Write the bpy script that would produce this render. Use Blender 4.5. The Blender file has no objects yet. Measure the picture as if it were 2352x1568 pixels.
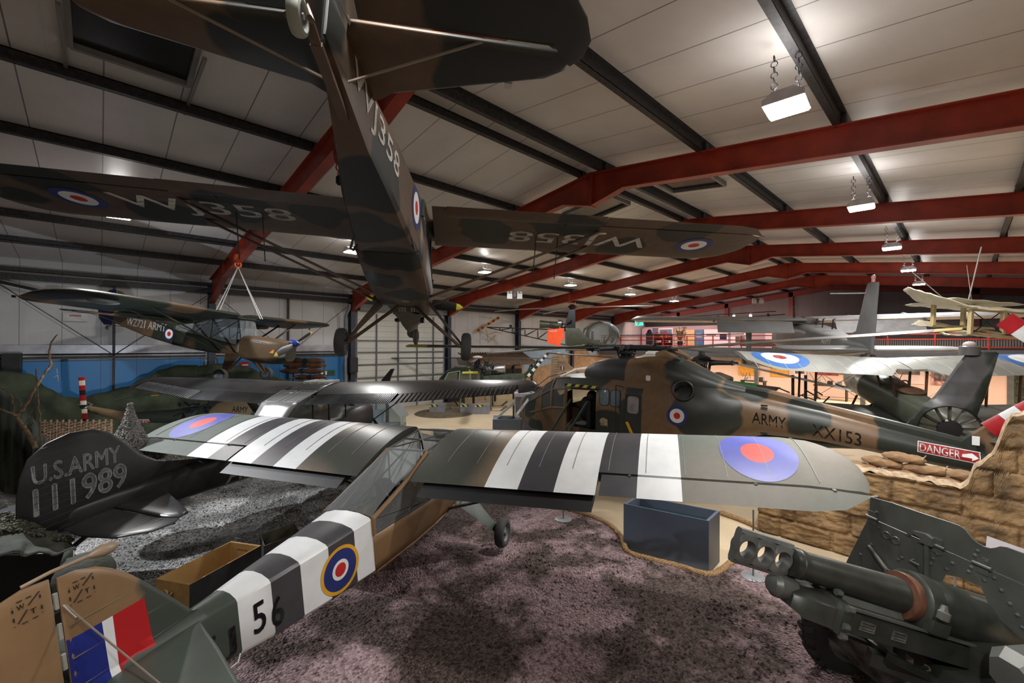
import bpy, bmesh, math, random
from math import sin, cos, pi, radians as rad, sqrt, atan2, hypot
from mathutils import Vector, Matrix, noise as mnoise
from mathutils.bvhtree import BVHTree
random.seed(7)
SC = bpy.context.scene
COL = SC.collection

# ---------------------------------------------------------------- camera
EYE = 3.6                                   # camera height on the balcony
YAW, PITCH, ROLL = rad(46.367), rad(.267), rad(.241)
_f = Vector((-sin(YAW), cos(YAW), 0)); _r = Vector((cos(YAW), sin(YAW), 0)); _u = Vector((0, 0, 1))
_fw = _f*cos(PITCH) + _u*sin(PITCH); _u2 = -_f*sin(PITCH) + _u*cos(PITCH)
_rt = _r*cos(ROLL) + _u2*sin(ROLL); _up = -_r*sin(ROLL) + _u2*cos(ROLL)
cam = bpy.data.cameras.new('camera'); cam_o = bpy.data.objects.new('camera', cam); COL.objects.link(cam_o)
cam.sensor_fit = 'HORIZONTAL'; cam.sensor_width = 36; cam.lens = 991.3/2352*36
cam.clip_start = .05; cam.clip_end = 300
m = Matrix.Identity(4)
for i, v in enumerate((_rt, _up, -_fw)):
    for k in range(3): m[k][i] = v[k]
m[0][3], m[1][3], m[2][3] = 0, 0, EYE
cam_o.matrix_world = m
SC.camera = cam_o

# ---------------------------------------------------------------- world, exposure
W = bpy.data.worlds.new('world'); SC.world = W; W.use_nodes = True
W.node_tree.nodes['Background'].inputs[0].default_value = (.6, .7, 1, 1)
W.node_tree.nodes['Background'].inputs[1].default_value = 0.02
vs = SC.view_settings
vs.view_transform = 'Standard'; vs.look = 'None'; vs.gamma = 1; vs.exposure = 0.45; vs.use_curve_mapping = False

# ---------------------------------------------------------------- lights of the hall
LAMP_ROWS = [(-14.64, .30, 6.80, 6), (-1.63, .56, 6.79, 6)]      # x, first y, z of the hanging high-bay lamps
def area(name, loc, power, size, size_y=None, col=(1, .97, .93), target=None, spread=None):
    l = bpy.data.lights.new(name, 'AREA'); l.energy = power; l.color = col
    l.shape = 'RECTANGLE' if size_y else 'SQUARE'; l.size = size
    if size_y: l.size_y = size_y
    if spread: l.spread = spread
    o = bpy.data.objects.new(name, l); COL.objects.link(o); o.location = loc
    if target is not None:
        o.rotation_euler = (Vector(target)-Vector(loc)).to_track_quat('-Z', 'Y').to_euler()
    return o
def spot(name, loc, target, power, angle, blend=.3, col=(1, .97, .95), r=.05):
    l = bpy.data.lights.new(name, 'SPOT'); l.energy = power; l.color = col; l.spot_size = rad(angle); l.spot_blend = blend; l.shadow_soft_size = r
    o = bpy.data.objects.new(name, l); COL.objects.link(o); o.location = loc
    o.rotation_euler = (Vector(target)-Vector(loc)).to_track_quat('-Z', 'Y').to_euler()
    return o
LAMPS = []
for rx, ry, rz, n in LAMP_ROWS:
    for i in range(n):
        LAMPS.append((rx, ry+6*i, rz))
for x, y, z in LAMPS:
    far = min(1.0, .55+.05*max(0, y))
    area('highbay_light', (x, y, z-.12), (120 if y < 1 else 190) if x > -5 else 130, .42, .42)
# third row of the same lamps over the visitors' side of the hall (right of and behind the viewpoint)
for y in (-5.4, 6.56, 18.56):
    area('highbay_light', (5.6, y, 6.6), 130, .42, .42)
# unseen upward lights added above the lamps to brighten the roof sheeting
for x, y, z in LAMPS+[(5.6, -5.4, 6.6), (5.6, 6.56, 6.6), (5.6, 18.56, 6.6)]:
    area('added_roof_fill', (x, y, z+.14), 10, .3, .3, (1, .96, .92), target=(x, y+.001, z+3))
# spots without fixtures, added to brighten the exhibits and shape their shadows
spot('unseen_spot', (-3.4, 9.3, 7.0), (-2.6, 5.3, 1.2), 460, 60, .5)
spot('unseen_spot', (1.2, -1.2, 6.6), (1.5, 4.6, 1.2), 800, 62, .5)
spot('unseen_spot', (-10.5, .5, 1.9), (-22, 2.0, 3.9), 420, 75, .25, (.86, .92, 1))  # bluish wall spot, inferred from aircraft shadows thrown up the wall
spot('unseen_spot', (-1.2, -1.6, 6.6), (-4.3, 1.0, 1.3), 420, 46, .5)
spot('unseen_spot', (-12.5, -2.2, 6.6), (-7.9, 1.9, 0), 1900, 50, .35, (.95, .97, 1))
spot('unseen_spot', (-3.2, 3.5, 6.9), (-1.6, 10.6, 1.6), 700, 60, .5)
# warm gallery light under and on the mezzanine
for x in (-18.5, -14, -9.5, -5, -.5, 4):
    area('gallery_light', (x, 33.6, 2.55), 170, 2.5, .5, (1, .76, .60))
for x in (-20, -17, -13.5, -10):
    area('gallery_light', (x, 35.4, 5.5), 60, 2.2, .4, (1, .66, .58), target=(x, 38, 4.2))

# ---------------------------------------------------------------- plan helper: metres right of / ahead of the viewpoint -> world
def pl(r, f, z=0.0):
    return Vector((_r.x*r + _f.x*f, _r.y*r + _f.y*f, z))

def at(u, v, d):
    """where a thing seen at photo position u,v stands when it is d metres ahead"""
    return Vector((0, 0, EYE)) + (_fw + _rt*((u-1176)/991.3) - _up*((v-784)/991.3))*d
def ground(u, v, z=0.0):
    r = _fw + _rt*((u-1176)/991.3) - _up*((v-784)/991.3); return Vector((0, 0, EYE)) + r*((z-EYE)/r.z)
# ---------------------------------------------------------------- materials
MATS = {}
def _nt(name):
    m = bpy.data.materials.new(name); m.use_nodes = True
    nt = m.node_tree; b = nt.nodes['Principled BSDF']
    return m, nt, b
def C4(c): return (c[0], c[1], c[2], 1)
def srgb(r, g, b):
    f = lambda v: (v/255/12.92) if v/255 <= .04045 else ((v/255+.055)/1.055)**2.4
    return (f(r), f(g), f(b))
def node(nt, t, **kw):
    n = nt.nodes.new(t)
    for k, v in kw.items(): setattr(n, k, v)
    return n
def mat(name, col, rough=.6, metal=0, var=.12, vscale=4, bump=0, bscale=40, emit=None, espow=1, coat=0, alpha=None, trans=0, spec=.5):
    if name in MATS: return MATS[name]
    m, nt, b = _nt(name); L = nt.links.new
    b.inputs['Roughness'].default_value = rough; b.inputs['Metallic'].default_value = metal
    b.inputs['Base Color'].default_value = C4(col)
    b.inputs['Specular IOR Level'].default_value = spec
    if coat: b.inputs['Coat Weight'].default_value = coat; b.inputs['Coat Roughness'].default_value = .15
    tc = node(nt, 'ShaderNodeTexCoord')
    if var:
        n = node(nt, 'ShaderNodeTexNoise'); n.inputs['Scale'].default_value = vscale; n.inputs['Detail'].default_value = 6
        L(tc.outputs['Object'], n.inputs['Vector'])
        r = node(nt, 'ShaderNodeValToRGB'); e = r.color_ramp.elements
        e[0].position = .3; e[0].color = C4([max(0, c*(1-var*1.6)) for c in col]); e[1].position = .72; e[1].color = C4([min(1, c*(1+var)) for c in col])
        L(n.outputs['Fac'], r.inputs['Fac']); L(r.outputs['Color'], b.inputs['Base Color'])
    if bump:
        n2 = node(nt, 'ShaderNodeTexNoise'); n2.inputs['Scale'].default_value = bscale; n2.inputs['Detail'].default_value = 4
        L(tc.outputs['Object'], n2.inputs['Vector'])
        bp = node(nt, 'ShaderNodeBump'); bp.inputs['Strength'].default_value = bump; bp.inputs['Distance'].default_value = .02
        L(n2.outputs['Fac'], bp.inputs['Height']); L(bp.outputs['Normal'], b.inputs['Normal'])
    if emit:
        b.inputs['Emission Color'].default_value = C4(emit); b.inputs['Emission Strength'].default_value = espow
    if trans:
        b.inputs['Transmission Weight'].default_value = trans
    MATS[name] = m
    return m
def camo(name, cols, scale=.55, th=.5, soft=.015, seed=0, rough=.55, dirt=.15, ribs=None, ribaxis=1, spec=.5, third=None, th3=.62):
    """large hard-edged disruptive patches in the thing's own coordinates"""
    if name in MATS: return MATS[name]
    m, nt, b = _nt(name); L = nt.links.new
    b.inputs['Roughness'].default_value = rough; b.inputs['Specular IOR Level'].default_value = spec
    tc = node(nt, 'ShaderNodeTexCoord'); mp = node(nt, 'ShaderNodeMapping'); mp.inputs['Location'].default_value = (seed*3.1, seed*1.7, seed*.9)
    L(tc.outputs['Object'], mp.inputs['Vector'])
    n = node(nt, 'ShaderNodeTexNoise'); n.inputs['Scale'].default_value = scale; n.inputs['Detail'].default_value = .6
    L(mp.outputs[0], n.inputs['Vector'])
    r = node(nt, 'ShaderNodeValToRGB'); e = r.color_ramp.elements
    e[0].position = th-soft; e[0].color = C4(cols[0]); e[1].position = th+soft; e[1].color = C4(cols[1])
    if third:
        q = e.new(th3-soft); q.color = C4(cols[1]); q = e.new(th3+soft); q.color = C4(third)
    L(n.outputs['Fac'], r.inputs['Fac'])
    d = node(nt, 'ShaderNodeTexNoise'); d.inputs['Scale'].default_value = 7; d.inputs['Detail'].default_value = 8; d.inputs['Roughness'].default_value = .7
    L(tc.outputs['Object'], d.inputs['Vector'])
    dr = node(nt, 'ShaderNodeValToRGB'); dr.color_ramp.elements[0].position = .3; dr.color_ramp.elements[0].color = (1-dirt*1.6,)*3+(1,)
    dr.color_ramp.elements[1].position = .75; dr.color_ramp.elements[1].color = (1+dirt*.3,)*3+(1,)
    L(d.outputs['Fac'], dr.inputs['Fac'])
    mx = node(nt, 'ShaderNodeMix', data_type='RGBA', blend_type='MULTIPLY'); mx.inputs[0].default_value = 1
    L(r.outputs['Color'], mx.inputs[6]); L(dr.outputs['Color'], mx.inputs[7]); L(mx.outputs[2], b.inputs['Base Color'])
    if ribs:
        w = node(nt, 'ShaderNodeTexWave'); w.wave_type = 'BANDS'; w.bands_direction = 'XYZ'[ribaxis]; w.inputs['Scale'].default_value = ribs; w.inputs['Distortion'].default_value = 0
        L(tc.outputs['Object'], w.inputs['Vector'])
        wr = node(nt, 'ShaderNodeValToRGB'); wr.color_ramp.elements[0].position = .93; wr.color_ramp.elements[1].position = .99
        L(w.outputs['Color'], wr.inputs['Fac'])
        bp = node(nt, 'ShaderNodeBump'); bp.inputs['Strength'].default_value = .35; bp.inputs['Distance'].default_value = .02
        L(wr.outputs['Color'], bp.inputs['Height']); L(bp.outputs['Normal'], b.inputs['Normal'])
    MATS[name] = m
    return m
def blobs(name, base, other, spheres, rough=.4, dirt=.15, soft=.03):
    """two-tone scheme with the second colour in given round patches (x,y,z,r in the thing's own coordinates)"""
    m, nt, b = _nt(name); L = nt.links.new; b.inputs['Roughness'].default_value = rough
    tc = node(nt, 'ShaderNodeTexCoord'); n = node(nt, 'ShaderNodeTexNoise'); n.inputs['Scale'].default_value = 1.4; L(tc.outputs['Object'], n.inputs['Vector'])
    vm = node(nt, 'ShaderNodeVectorMath', operation='MULTIPLY_ADD'); vm.inputs[1].default_value = (.7, .7, .7); L(n.outputs['Color'], vm.inputs[0]); L(tc.outputs['Object'], vm.inputs[2])
    sb = node(nt, 'ShaderNodeVectorMath', operation='SUBTRACT'); sb.inputs[1].default_value = (.35, .35, .35); L(vm.outputs[0], sb.inputs[0])
    last = None
    for x, y, z, r in spheres:
        d = node(nt, 'ShaderNodeVectorMath', operation='DISTANCE'); d.inputs[1].default_value = (x, y, z); L(sb.outputs[0], d.inputs[0])
        k = node(nt, 'ShaderNodeMath', operation='SUBTRACT'); k.inputs[1].default_value = r; L(d.outputs['Value'], k.inputs[0])
        if last is not None:
            mn = node(nt, 'ShaderNodeMath', operation='MINIMUM'); L(last, mn.inputs[0]); L(k.outputs[0], mn.inputs[1]); last = mn.outputs[0]
        else: last = k.outputs[0]
    mr = node(nt, 'ShaderNodeMapRange'); mr.inputs[1].default_value = -soft; mr.inputs[2].default_value = soft; L(last, mr.inputs[0])
    d = node(nt, 'ShaderNodeTexNoise'); d.inputs['Scale'].default_value = 6; d.inputs['Detail'].default_value = 8; L(tc.outputs['Object'], d.inputs['Vector'])
    mx = node(nt, 'ShaderNodeMix', data_type='RGBA'); mx.inputs[6].default_value = C4(other); mx.inputs[7].default_value = C4(base); L(mr.outputs[0], mx.inputs[0])
    dr = node(nt, 'ShaderNodeValToRGB'); dr.color_ramp.elements[0].position = .3; dr.color_ramp.elements[0].color = (1-dirt*1.5,)*3+(1,); dr.color_ramp.elements[1].position = .75; L(d.outputs['Fac'], dr.inputs['Fac'])
    m2 = node(nt, 'ShaderNodeMix', data_type='RGBA', blend_type='MULTIPLY'); m2.inputs[0].default_value = 1; L(mx.outputs[2], m2.inputs[6]); L(dr.outputs['Color'], m2.inputs[7]); L(m2.outputs[2], b.inputs['Base Color'])
    MATS[name] = m; return m
def banded(name, c1, c2, axis, period, duty=.5, rough=.6, angle=0):
    """hazard tape / stripes by object coordinate"""
    if name in MATS: return MATS[name]
    m, nt, b = _nt(name); L = nt.links.new; b.inputs['Roughness'].default_value = rough
    tc = node(nt, 'ShaderNodeTexCoord'); w = node(nt, 'ShaderNodeTexWave'); w.wave_profile = 'SAW'
    w.bands_direction = 'DIAGONAL' if axis == 'D' else axis; w.inputs['Scale'].default_value = (2*pi/20)/period; w.inputs['Distortion'].default_value = 0
    L(tc.outputs['Object'], w.inputs['Vector'])
    r = node(nt, 'ShaderNodeValToRGB'); r.color_ramp.interpolation = 'CONSTANT'; e = r.color_ramp.elements
    e[0].position = 0; e[0].color = C4(c1); e[1].position = duty; e[1].color = C4(c2)
    L(w.outputs['Color'], r.inputs['Fac']); L(r.outputs['Color'], b.inputs['Base Color'])
    MATS[name] = m
    return m
def glass(name, tint=(.8, .85, .85), op=.12, rough=.03):
    """thin perspex: mostly clear, with a reflecting face"""
    if name in MATS: return MATS[name]
    m, nt, b = _nt(name); L = nt.links.new
    t = node(nt, 'ShaderNodeBsdfTransparent'); t.inputs[0].default_value = C4(tint)
    g = node(nt, 'ShaderNodeBsdfPrincipled'); g.inputs['Base Color'].default_value = (.5, .53, .53, 1); g.inputs['Roughness'].default_value = rough
    fr = node(nt, 'ShaderNodeFresnel'); fr.inputs[0].default_value = 1.45
    ad = node(nt, 'ShaderNodeMath', operation='ADD', use_clamp=True); ad.inputs[1].default_value = op
    L(fr.outputs[0], ad.inputs[0])
    mx = node(nt, 'ShaderNodeMixShader'); L(ad.outputs[0], mx.inputs[0]); L(t.outputs[0], mx.inputs[1]); L(g.outputs[0], mx.inputs[2])
    L(mx.outputs[0], nt.nodes['Material Output'].inputs[0])
    MATS[name] = m
    return m

# ---------------------------------------------------------------- mesh building
def V(*a): return Vector(a)
class MB:
    def __init__(s): s.v = []; s.f = []; s.m = []
    def add(s, vs, fs, mi=0):
        o = len(s.v); s.v += [tuple(v) for v in vs]; s.f += [tuple(i+o for i in f) for f in fs]; s.m += [mi]*len(fs); return s
    def box(s, c, d, mi=0, rot=None):
        x, y, z = d[0]/2, d[1]/2, d[2]/2
        vs = [Vector((a*x, b*y, e*z)) for a in (-1, 1) for b in (-1, 1) for e in (-1, 1)]
        if rot is not None: vs = [rot @ v for v in vs]
        return s.add([v+Vector(c) for v in vs], [(0, 1, 3, 2), (4, 6, 7, 5), (0, 4, 5, 1), (2, 3, 7, 6), (0, 2, 6, 4), (1, 5, 7, 3)], mi)
    def bar(s, p0, p1, w, h, mi=0, up=(0, 0, 1)):
        p0, p1 = Vector(p0), Vector(p1); d = (p1-p0); l = d.length; d.normalize()
        u = Vector(up); sd = d.cross(u)
        if sd.length < 1e-4: sd = d.cross(Vector((1, 0, 0)))
        sd.normalize(); u = sd.cross(d).normalized()
        vs = [p+sd*a*w/2+u*b*h/2 for p in (p0, p1) for a, b in ((-1, -1), (1, -1), (1, 1), (-1, 1))]
        return s.add(vs, [(0, 3, 2, 1), (4, 5, 6, 7), (0, 1, 5, 4), (1, 2, 6, 5), (2, 3, 7, 6), (3, 0, 4, 7)], mi)
    def loft(s, rings, caps=(1, 1), mi=0, closed=True):
        o = len(s.v); n = len(rings[0])
        for r in rings: s.v += [tuple(p) for p in r]
        for i in range(len(rings)-1):
            for j in range(n if closed else n-1):
                k = (j+1) % n
                s.f.append((o+i*n+j, o+i*n+k, o+(i+1)*n+k, o+(i+1)*n+j)); s.m.append(mi)
        if caps[0]: s.f.append(tuple(o+j for j in reversed(range(n)))); s.m.append(mi)
        if caps[1]: s.f.append(tuple(o+(len(rings)-1)*n+j for j in range(n))); s.m.append(mi)
        return s
    def tube(s, pts, r, n=10, mi=0, caps=(1, 1)):
        pts = [Vector(p) for p in pts]; rs = r if isinstance(r, (list, tuple)) else [r]*len(pts)
        rings = []; ref = None
        for i, p in enumerate(pts):
            d = (pts[min(i+1, len(pts)-1)]-pts[max(i-1, 0)]).normalized()
            if ref is None:
                ref = d.orthogonal().normalized()
            ref = (ref-d*ref.dot(d))
            if ref.length < 1e-5: ref = d.orthogonal()
            ref.normalize(); b = d.cross(ref)
            rings.append([p+(ref*cos(2*pi*j/n)+b*sin(2*pi*j/n))*rs[i] for j in range(n)])
        return s.loft(rings, caps, mi)
    def cyl(s, p0, p1, r0, r1=None, n=20, mi=0, caps=(1, 1)):
        return s.tube([p0, p1], [r0, r0 if r1 is None else r1], n, mi, caps)
    def lathe(s, prof, o=(0, 0, 0), ax=(0, 0, 1), n=24, mi=0, caps=(1, 1)):
        """prof: (radius, height along ax)"""
        a = Vector(ax).normalized(); e = a.orthogonal().normalized(); b = a.cross(e); o = Vector(o)
        return s.loft([[o+a*h+(e*cos(2*pi*j/n)+b*sin(2*pi*j/n))*max(r, 1e-4) for j in range(n)] for r, h in prof], caps, mi)
    def torus(s, o, ax, R, r, n=32, k=12, mi=0, sq=1.0):
        a = Vector(ax).normalized(); e = a.orthogonal().normalized(); b = a.cross(e); o = Vector(o); rings = []
        for i in range(n):
            d = e*cos(2*pi*i/n)+b*sin(2*pi*i/n)
            rings.append([o+d*(R+r*cos(2*pi*j/k))+a*r*sq*sin(2*pi*j/k) for j in range(k)])
        rings.append(rings[0]); return s.loft(rings, (0, 0), mi)
    def ell(s, o, d, n=16, k=10, mi=0, rot=None):
        o = Vector(o); rings = []
        for i in range(k+1):
            t = pi*i/k; r = max(sin(t), 1e-3); z = -cos(t)
            rg = [Vector((d[0]*r*cos(2*pi*j/n), d[1]*r*sin(2*pi*j/n), d[2]*z)) for j in range(n)]
            rings.append([o+((rot @ p) if rot is not None else p) for p in rg])
        return s.loft(rings, (1, 1), mi)
    def prism(s, poly, ax, lo, hi, mi=0):
        """poly: 2-D outline on the two axes other than ax"""
        def P(q, h):
            return {0: (h, q[0], q[1]), 1: (q[0], h, q[1]), 2: (q[0], q[1], h)}[ax]
        n = len(poly)
        return s.add([P(q, lo) for q in poly]+[P(q, hi) for q in poly],
            [tuple(reversed(range(n))), tuple(range(n, 2*n))]+[(i, (i+1) % n, n+(i+1) % n, n+i) for i in range(n)], mi)
    def plate(s, poly, ax, c, t, e=.008, k=.8, mi=0):
        """flying surface: thin rim, fuller middle"""
        cx = sum(p[0] for p in poly)/len(poly); cy = sum(p[1] for p in poly)/len(poly)
        def P(q, h):
            return {0: (c+h, q[0], q[1]), 1: (q[0], c+h, q[1]), 2: (q[0], q[1], c+h)}[ax]
        inn = [(cx+(p[0]-cx)*k, cy+(p[1]-cy)*k) for p in poly]; mid = [(cx+(p[0]-cx)*.95, cy+(p[1]-cy)*.95) for p in poly]
        return s.loft([[P(q, -t) for q in inn], [P(q, -t*.7) for q in mid], [P(q, -e) for q in poly], [P(q, e) for q in poly], [P(q, t*.7) for q in mid], [P(q, t) for q in inn]], (1, 1), mi)
    def grid(s, fn, nu, nv, mi=0, wrap=False):
        o = len(s.v)
        for i in range(nu+1):
            for j in range(nv+1): s.v.append(tuple(fn(i/nu, j/nv)))
        for i in range(nu):
            for j in range(nv):
                a = o+i*(nv+1)+j; s.f.append((a, a+nv+1, a+nv+2, a+1)); s.m.append(mi if not callable(mi) else mi(i/nu, j/nv))
        return s
    def build(s, name, mats, parent=None, ang=35, M=None, fix=True, solid=0, flat=False):
        me = bpy.data.meshes.new(name); vs = s.v
        if M is not None: vs = [tuple(M @ Vector(v)) for v in vs]
        me.from_pydata(vs, [], s.f)
        for mm in (mats if isinstance(mats, (list, tuple)) else [mats]): me.materials.append(mm)
        me.polygons.foreach_set('material_index', s.m)
        if fix:
            bm = bmesh.new(); bm.from_mesh(me); bmesh.ops.remove_doubles(bm, verts=bm.verts, dist=1e-5); bmesh.ops.delete(bm, geom=[v for v in bm.verts if not v.link_faces], context='VERTS'); bmesh.ops.recalc_face_normals(bm, faces=bm.faces); bm.to_mesh(me); bm.free()
        if not flat:
            me.polygons.foreach_set('use_smooth', [True]*len(me.polygons)); me.set_sharp_from_angle(angle=rad(ang))
        me.update()
        o = bpy.data.objects.new(name, me); COL.objects.link(o)
        if parent is not None: o.parent = parent
        if solid:
            q = o.modifiers.new('thickness', 'SOLIDIFY'); q.thickness = solid; q.offset = 0
        return o
def tag(o, label=None, cat=None, group=None, kind=None):
    if label: o['label'] = label
    if cat: o['category'] = cat
    if group: o['group'] = group
    if kind: o['kind'] = kind
    return o
def thing(name, label, cat, loc=(0, 0, 0), rot=(0, 0, 0), group=None):
    o = bpy.data.objects.new(name, None); COL.objects.link(o); o.location = loc; o.rotation_euler = rot; o.empty_display_size = .2
    return tag(o, label, cat, group)
def plane_rot(h, p, r):
    """heading, nose-up pitch, roll of an aircraft whose nose is +X"""
    return (Matrix.Rotation(rad(h), 3, 'Z') @ Matrix.Rotation(-rad(p), 3, 'Y') @ Matrix.Rotation(rad(r), 3, 'X')).to_euler()
def copy_tree(o, parent=None):
    c = o.copy(); COL.objects.link(c)
    if parent is not None: c.parent = parent
    for ch in list(o.children): copy_tree(ch, c)
    return c
def struct(name, mb, mats, **k):
    o = mb.build(name, mats, **k); o['kind'] = 'structure'; return o

# lettering and marks -----------------------------------------------------------------------------
def text_bm(txt, bold=0.0, seg=.06, size=1.0, w=None, h=None, shear=0):
    """flat mesh of the words, lower left at 0,0, scaled to w x h"""
    cu = bpy.data.curves.new('lettering', 'FONT'); cu.body = txt; cu.size = size; cu.offset = 0; cu.shear = shear; cu.resolution_u = 3
    to = bpy.data.objects.new('lettering', cu); COL.objects.link(to)
    dg = bpy.context.evaluated_depsgraph_get(); me = bpy.data.meshes.new_from_object(to.evaluated_get(dg))
    bpy.data.objects.remove(to); bpy.data.curves.remove(cu)
    bm = bmesh.new(); bm.from_mesh(me); bpy.data.meshes.remove(me)
    if not bm.verts: return bm
    x0 = min(v.co.x for v in bm.verts); x1 = max(v.co.x for v in bm.verts); y0 = min(v.co.y for v in bm.verts); y1 = max(v.co.y for v in bm.verts)
    if h is None: h = w*(y1-y0)/(x1-x0)
    if w is None: w = h*(x1-x0)/(y1-y0)
    for v in bm.verts: v.co.x = (v.co.x-x0)/(x1-x0)*w; v.co.y = (v.co.y-y0)/(y1-y0)*h; v.co.z = 0
    bm_fine(bm, seg)
    if bold:                                    # heavier strokes: the same letters laid down again a little to each side
        src = bm.copy(); k = bold*h*.75
        for dx, dy in ((k, 0), (-k, 0), (0, k), (0, -k)):
            me2 = bpy.data.meshes.new('lettering'); src.to_mesh(me2); me2.transform(Matrix.Translation((dx, dy, 0))); bm.from_mesh(me2); bpy.data.meshes.remove(me2)
        src.free()
    return bm
def bm_fine(bm, seg):
    bmesh.ops.triangulate(bm, faces=bm.faces)
    for _ in range(5):
        es = [e for e in bm.edges if e.calc_length() > seg]
        if not es: break
        bmesh.ops.subdivide_edges(bm, edges=es, cuts=1); bmesh.ops.triangulate(bm, faces=bm.faces)
def rings_bm(radii, seg=40, asp=1.0, nr=3):
    """concentric discs, material 0 is the outermost"""
    bm = bmesh.new(); rr = list(radii)+[0]; 
    for i in range(len(radii)):
        R0, R1 = rr[i], rr[i+1]; prev = None
        for q in range(nr+1):
            r = R0+(R1-R0)*q/nr
            ring = [bm.verts.new((r*cos(2*pi*j/seg), r*asp*sin(2*pi*j/seg), 0)) for j in range(seg)] if r > 1e-6 else [bm.verts.new((0, 0, 0))]
            if prev:
                for j in range(seg):
                    k = (j+1) % seg
                    f = bm.faces.new((prev[j], prev[k], ring[k], ring[j])) if len(ring) > 1 else bm.faces.new((prev[j], prev[k], ring[0]))
                    f.material_index = i
            prev = ring
    return bm
def poly_bm(polys, seg=.08):
    bm = bmesh.new()
    for mi, p in polys:
        f = bm.faces.new([bm.verts.new((q[0], q[1], 0)) for q in p]); f.material_index = mi
    bm_fine(bm, seg); return bm
def bvh_of(*objs):
    vs = []; fs = []
    for o in objs:
        k = len(vs); vs += [v.co.copy() for v in o.data.vertices]; fs += [tuple(i+k for i in p.vertices) for p in o.data.polygons]
    return BVHTree.FromPolygons(vs, fs)
def decal(name, bm, mats, parent, o, u, v, cast, tree, off=.004, label=None):
    """lay a flat mesh on a surface: bm x,y -> o+x*u+y*v, dropped along cast"""
    o, u, v, cast = Vector(o), Vector(u), Vector(v), Vector(cast).normalized()
    miss = []
    for q in bm.verts:
        p = o+u*q.co.x+v*q.co.y
        h = tree.ray_cast(p-cast*3, cast, 8) if tree else (p, -cast, 0, 0)
        if h[0] is None: miss.append(q); q.co = p; continue
        nn = h[1] if h[1].dot(cast) < 0 else -h[1]
        q.co = h[0]+nn*off
    if miss: bmesh.ops.delete(bm, geom=miss, context='VERTS')
    me = bpy.data.meshes.new(name); bm.to_mesh(me); bm.free()
    for mm in (mats if isinstance(mats, (list, tuple)) else [mats]): me.materials.append(mm)
    ob = bpy.data.objects.new(name, me); COL.objects.link(ob); ob.parent = parent
    if label: ob['label'] = label
    return ob
def flat_text(name, txt, m, parent, o, u, v, w, h, bold=0, off=.003, shear=0):
    u, v = Vector(u).normalized(), Vector(v).normalized()
    return decal(name, text_bm(txt, bold, 9, w=w, h=h, shear=shear), m, parent, Vector(o)+u.cross(v)*off, u, v, -u.cross(v), None)

# paints used on several exhibits -------------------------------------------------------------------
BLACK = mat('black_paint', (.012, .012, .013), .5, var=.2)
RUBBER = mat('tyre_rubber', (.045, .044, .042), .75, bump=.3, bscale=60)
DKSTEEL = mat('dark_steel', (.035, .035, .038), .5, .6, var=.25)
STEEL = mat('bare_steel', (.38, .38, .39), .35, .9, var=.2, vscale=9)
GREYMET = mat('grey_metal_paint', (.13, .14, .15), .5, .1)
WHITE = mat('white_paint', (.78, .8, .8), .5, var=.05)
CREAM = mat('cream_lettering', (.62, .60, .54), .6, var=.06)
RED = mat('insignia_red', (.50, .02, .02), .5, var=.1)
BLUE = mat('insignia_blue', (.018, .03, .16), .5, var=.1)
YELLOW = mat('insignia_yellow', (.75, .42, .03), .5, var=.1)
PERSPEX = glass('perspex')
# ================================================================ THE HALL
XL, XR, XRIDGE, Y0, Y1 = -21.98, 8.45, -6.76, -8.64, 39.36
ZR, SL = 8.08, .125                       # rafter top at the ridge, roof pitch
def rz(x, off=0): return ZR - SL*abs(x-XRIDGE) + off
FR = [-2.64+6*k for k in range(7)]          # portal frames along the hall

def panel_mat(name, col, axis, seam, rib, rough=.45, dark=.45, var=.1, ribs_s=.3):
    m, nt, b = _nt(name); L = nt.links.new; b.inputs['Roughness'].default_value = rough
    tc = node(nt, 'ShaderNodeTexCoord'); sp = node(nt, 'ShaderNodeSeparateXYZ'); L(tc.outputs['Object'], sp.inputs[0])
    def line(period, width):
        d = node(nt, 'ShaderNodeMath', operation='DIVIDE'); d.inputs[1].default_value = period; L(sp.outputs['XYZ'.index(axis)], d.inputs[0])
        f = node(nt, 'ShaderNodeMath', operation='FRACT'); L(d.outputs[0], f.inputs[0])
        c = node(nt, 'ShaderNodeMath', operation='LESS_THAN'); c.inputs[1].default_value = width/period; L(f.outputs[0], c.inputs[0]); return c.outputs[0]
    s = line(seam, .02); r = line(rib, rib*.12)
    n = node(nt, 'ShaderNodeTexNoise'); n.inputs['Scale'].default_value = .7; n.inputs['Detail'].default_value = 6; L(tc.outputs['Object'], n.inputs['Vector'])
    cr = node(nt, 'ShaderNodeValToRGB'); cr.color_ramp.elements[0].position = .3; cr.color_ramp.elements[1].position = .7
    cr.color_ramp.elements[0].color = C4([c*(1-var) for c in col]); cr.color_ramp.elements[1].color = C4([c*(1+var) for c in col]); L(n.outputs['Fac'], cr.inputs[0])
    mx = node(nt, 'ShaderNodeMix', data_type='RGBA'); mx.inputs[7].default_value = C4([c*dark for c in col]); L(s, mx.inputs[0]); L(cr.outputs[0], mx.inputs[6]); L(mx.outputs[2], b.inputs['Base Color'])
    ad = node(nt, 'ShaderNodeMath', operation='MAXIMUM'); L(s, ad.inputs[0]); L(r, ad.inputs[1])
    bp = node(nt, 'ShaderNodeBump'); bp.inputs['Strength'].default_value = ribs_s; bp.inputs['Distance'].default_value = .02; bp.invert = True
    L(ad.outputs[0], bp.inputs['Height']); L(bp.outputs[0], b.inputs['Normal'])
    return m
ROOF = panel_mat('roof_sheet', (.61, .585, .57), 'Y', 1.0, .125, .40, .3, ribs_s=.6)
CLAD = panel_mat('wall_cladding', (.50, .49, .49), 'Y', 1.0, .125, .5, .5, ribs_s=.5)
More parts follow.
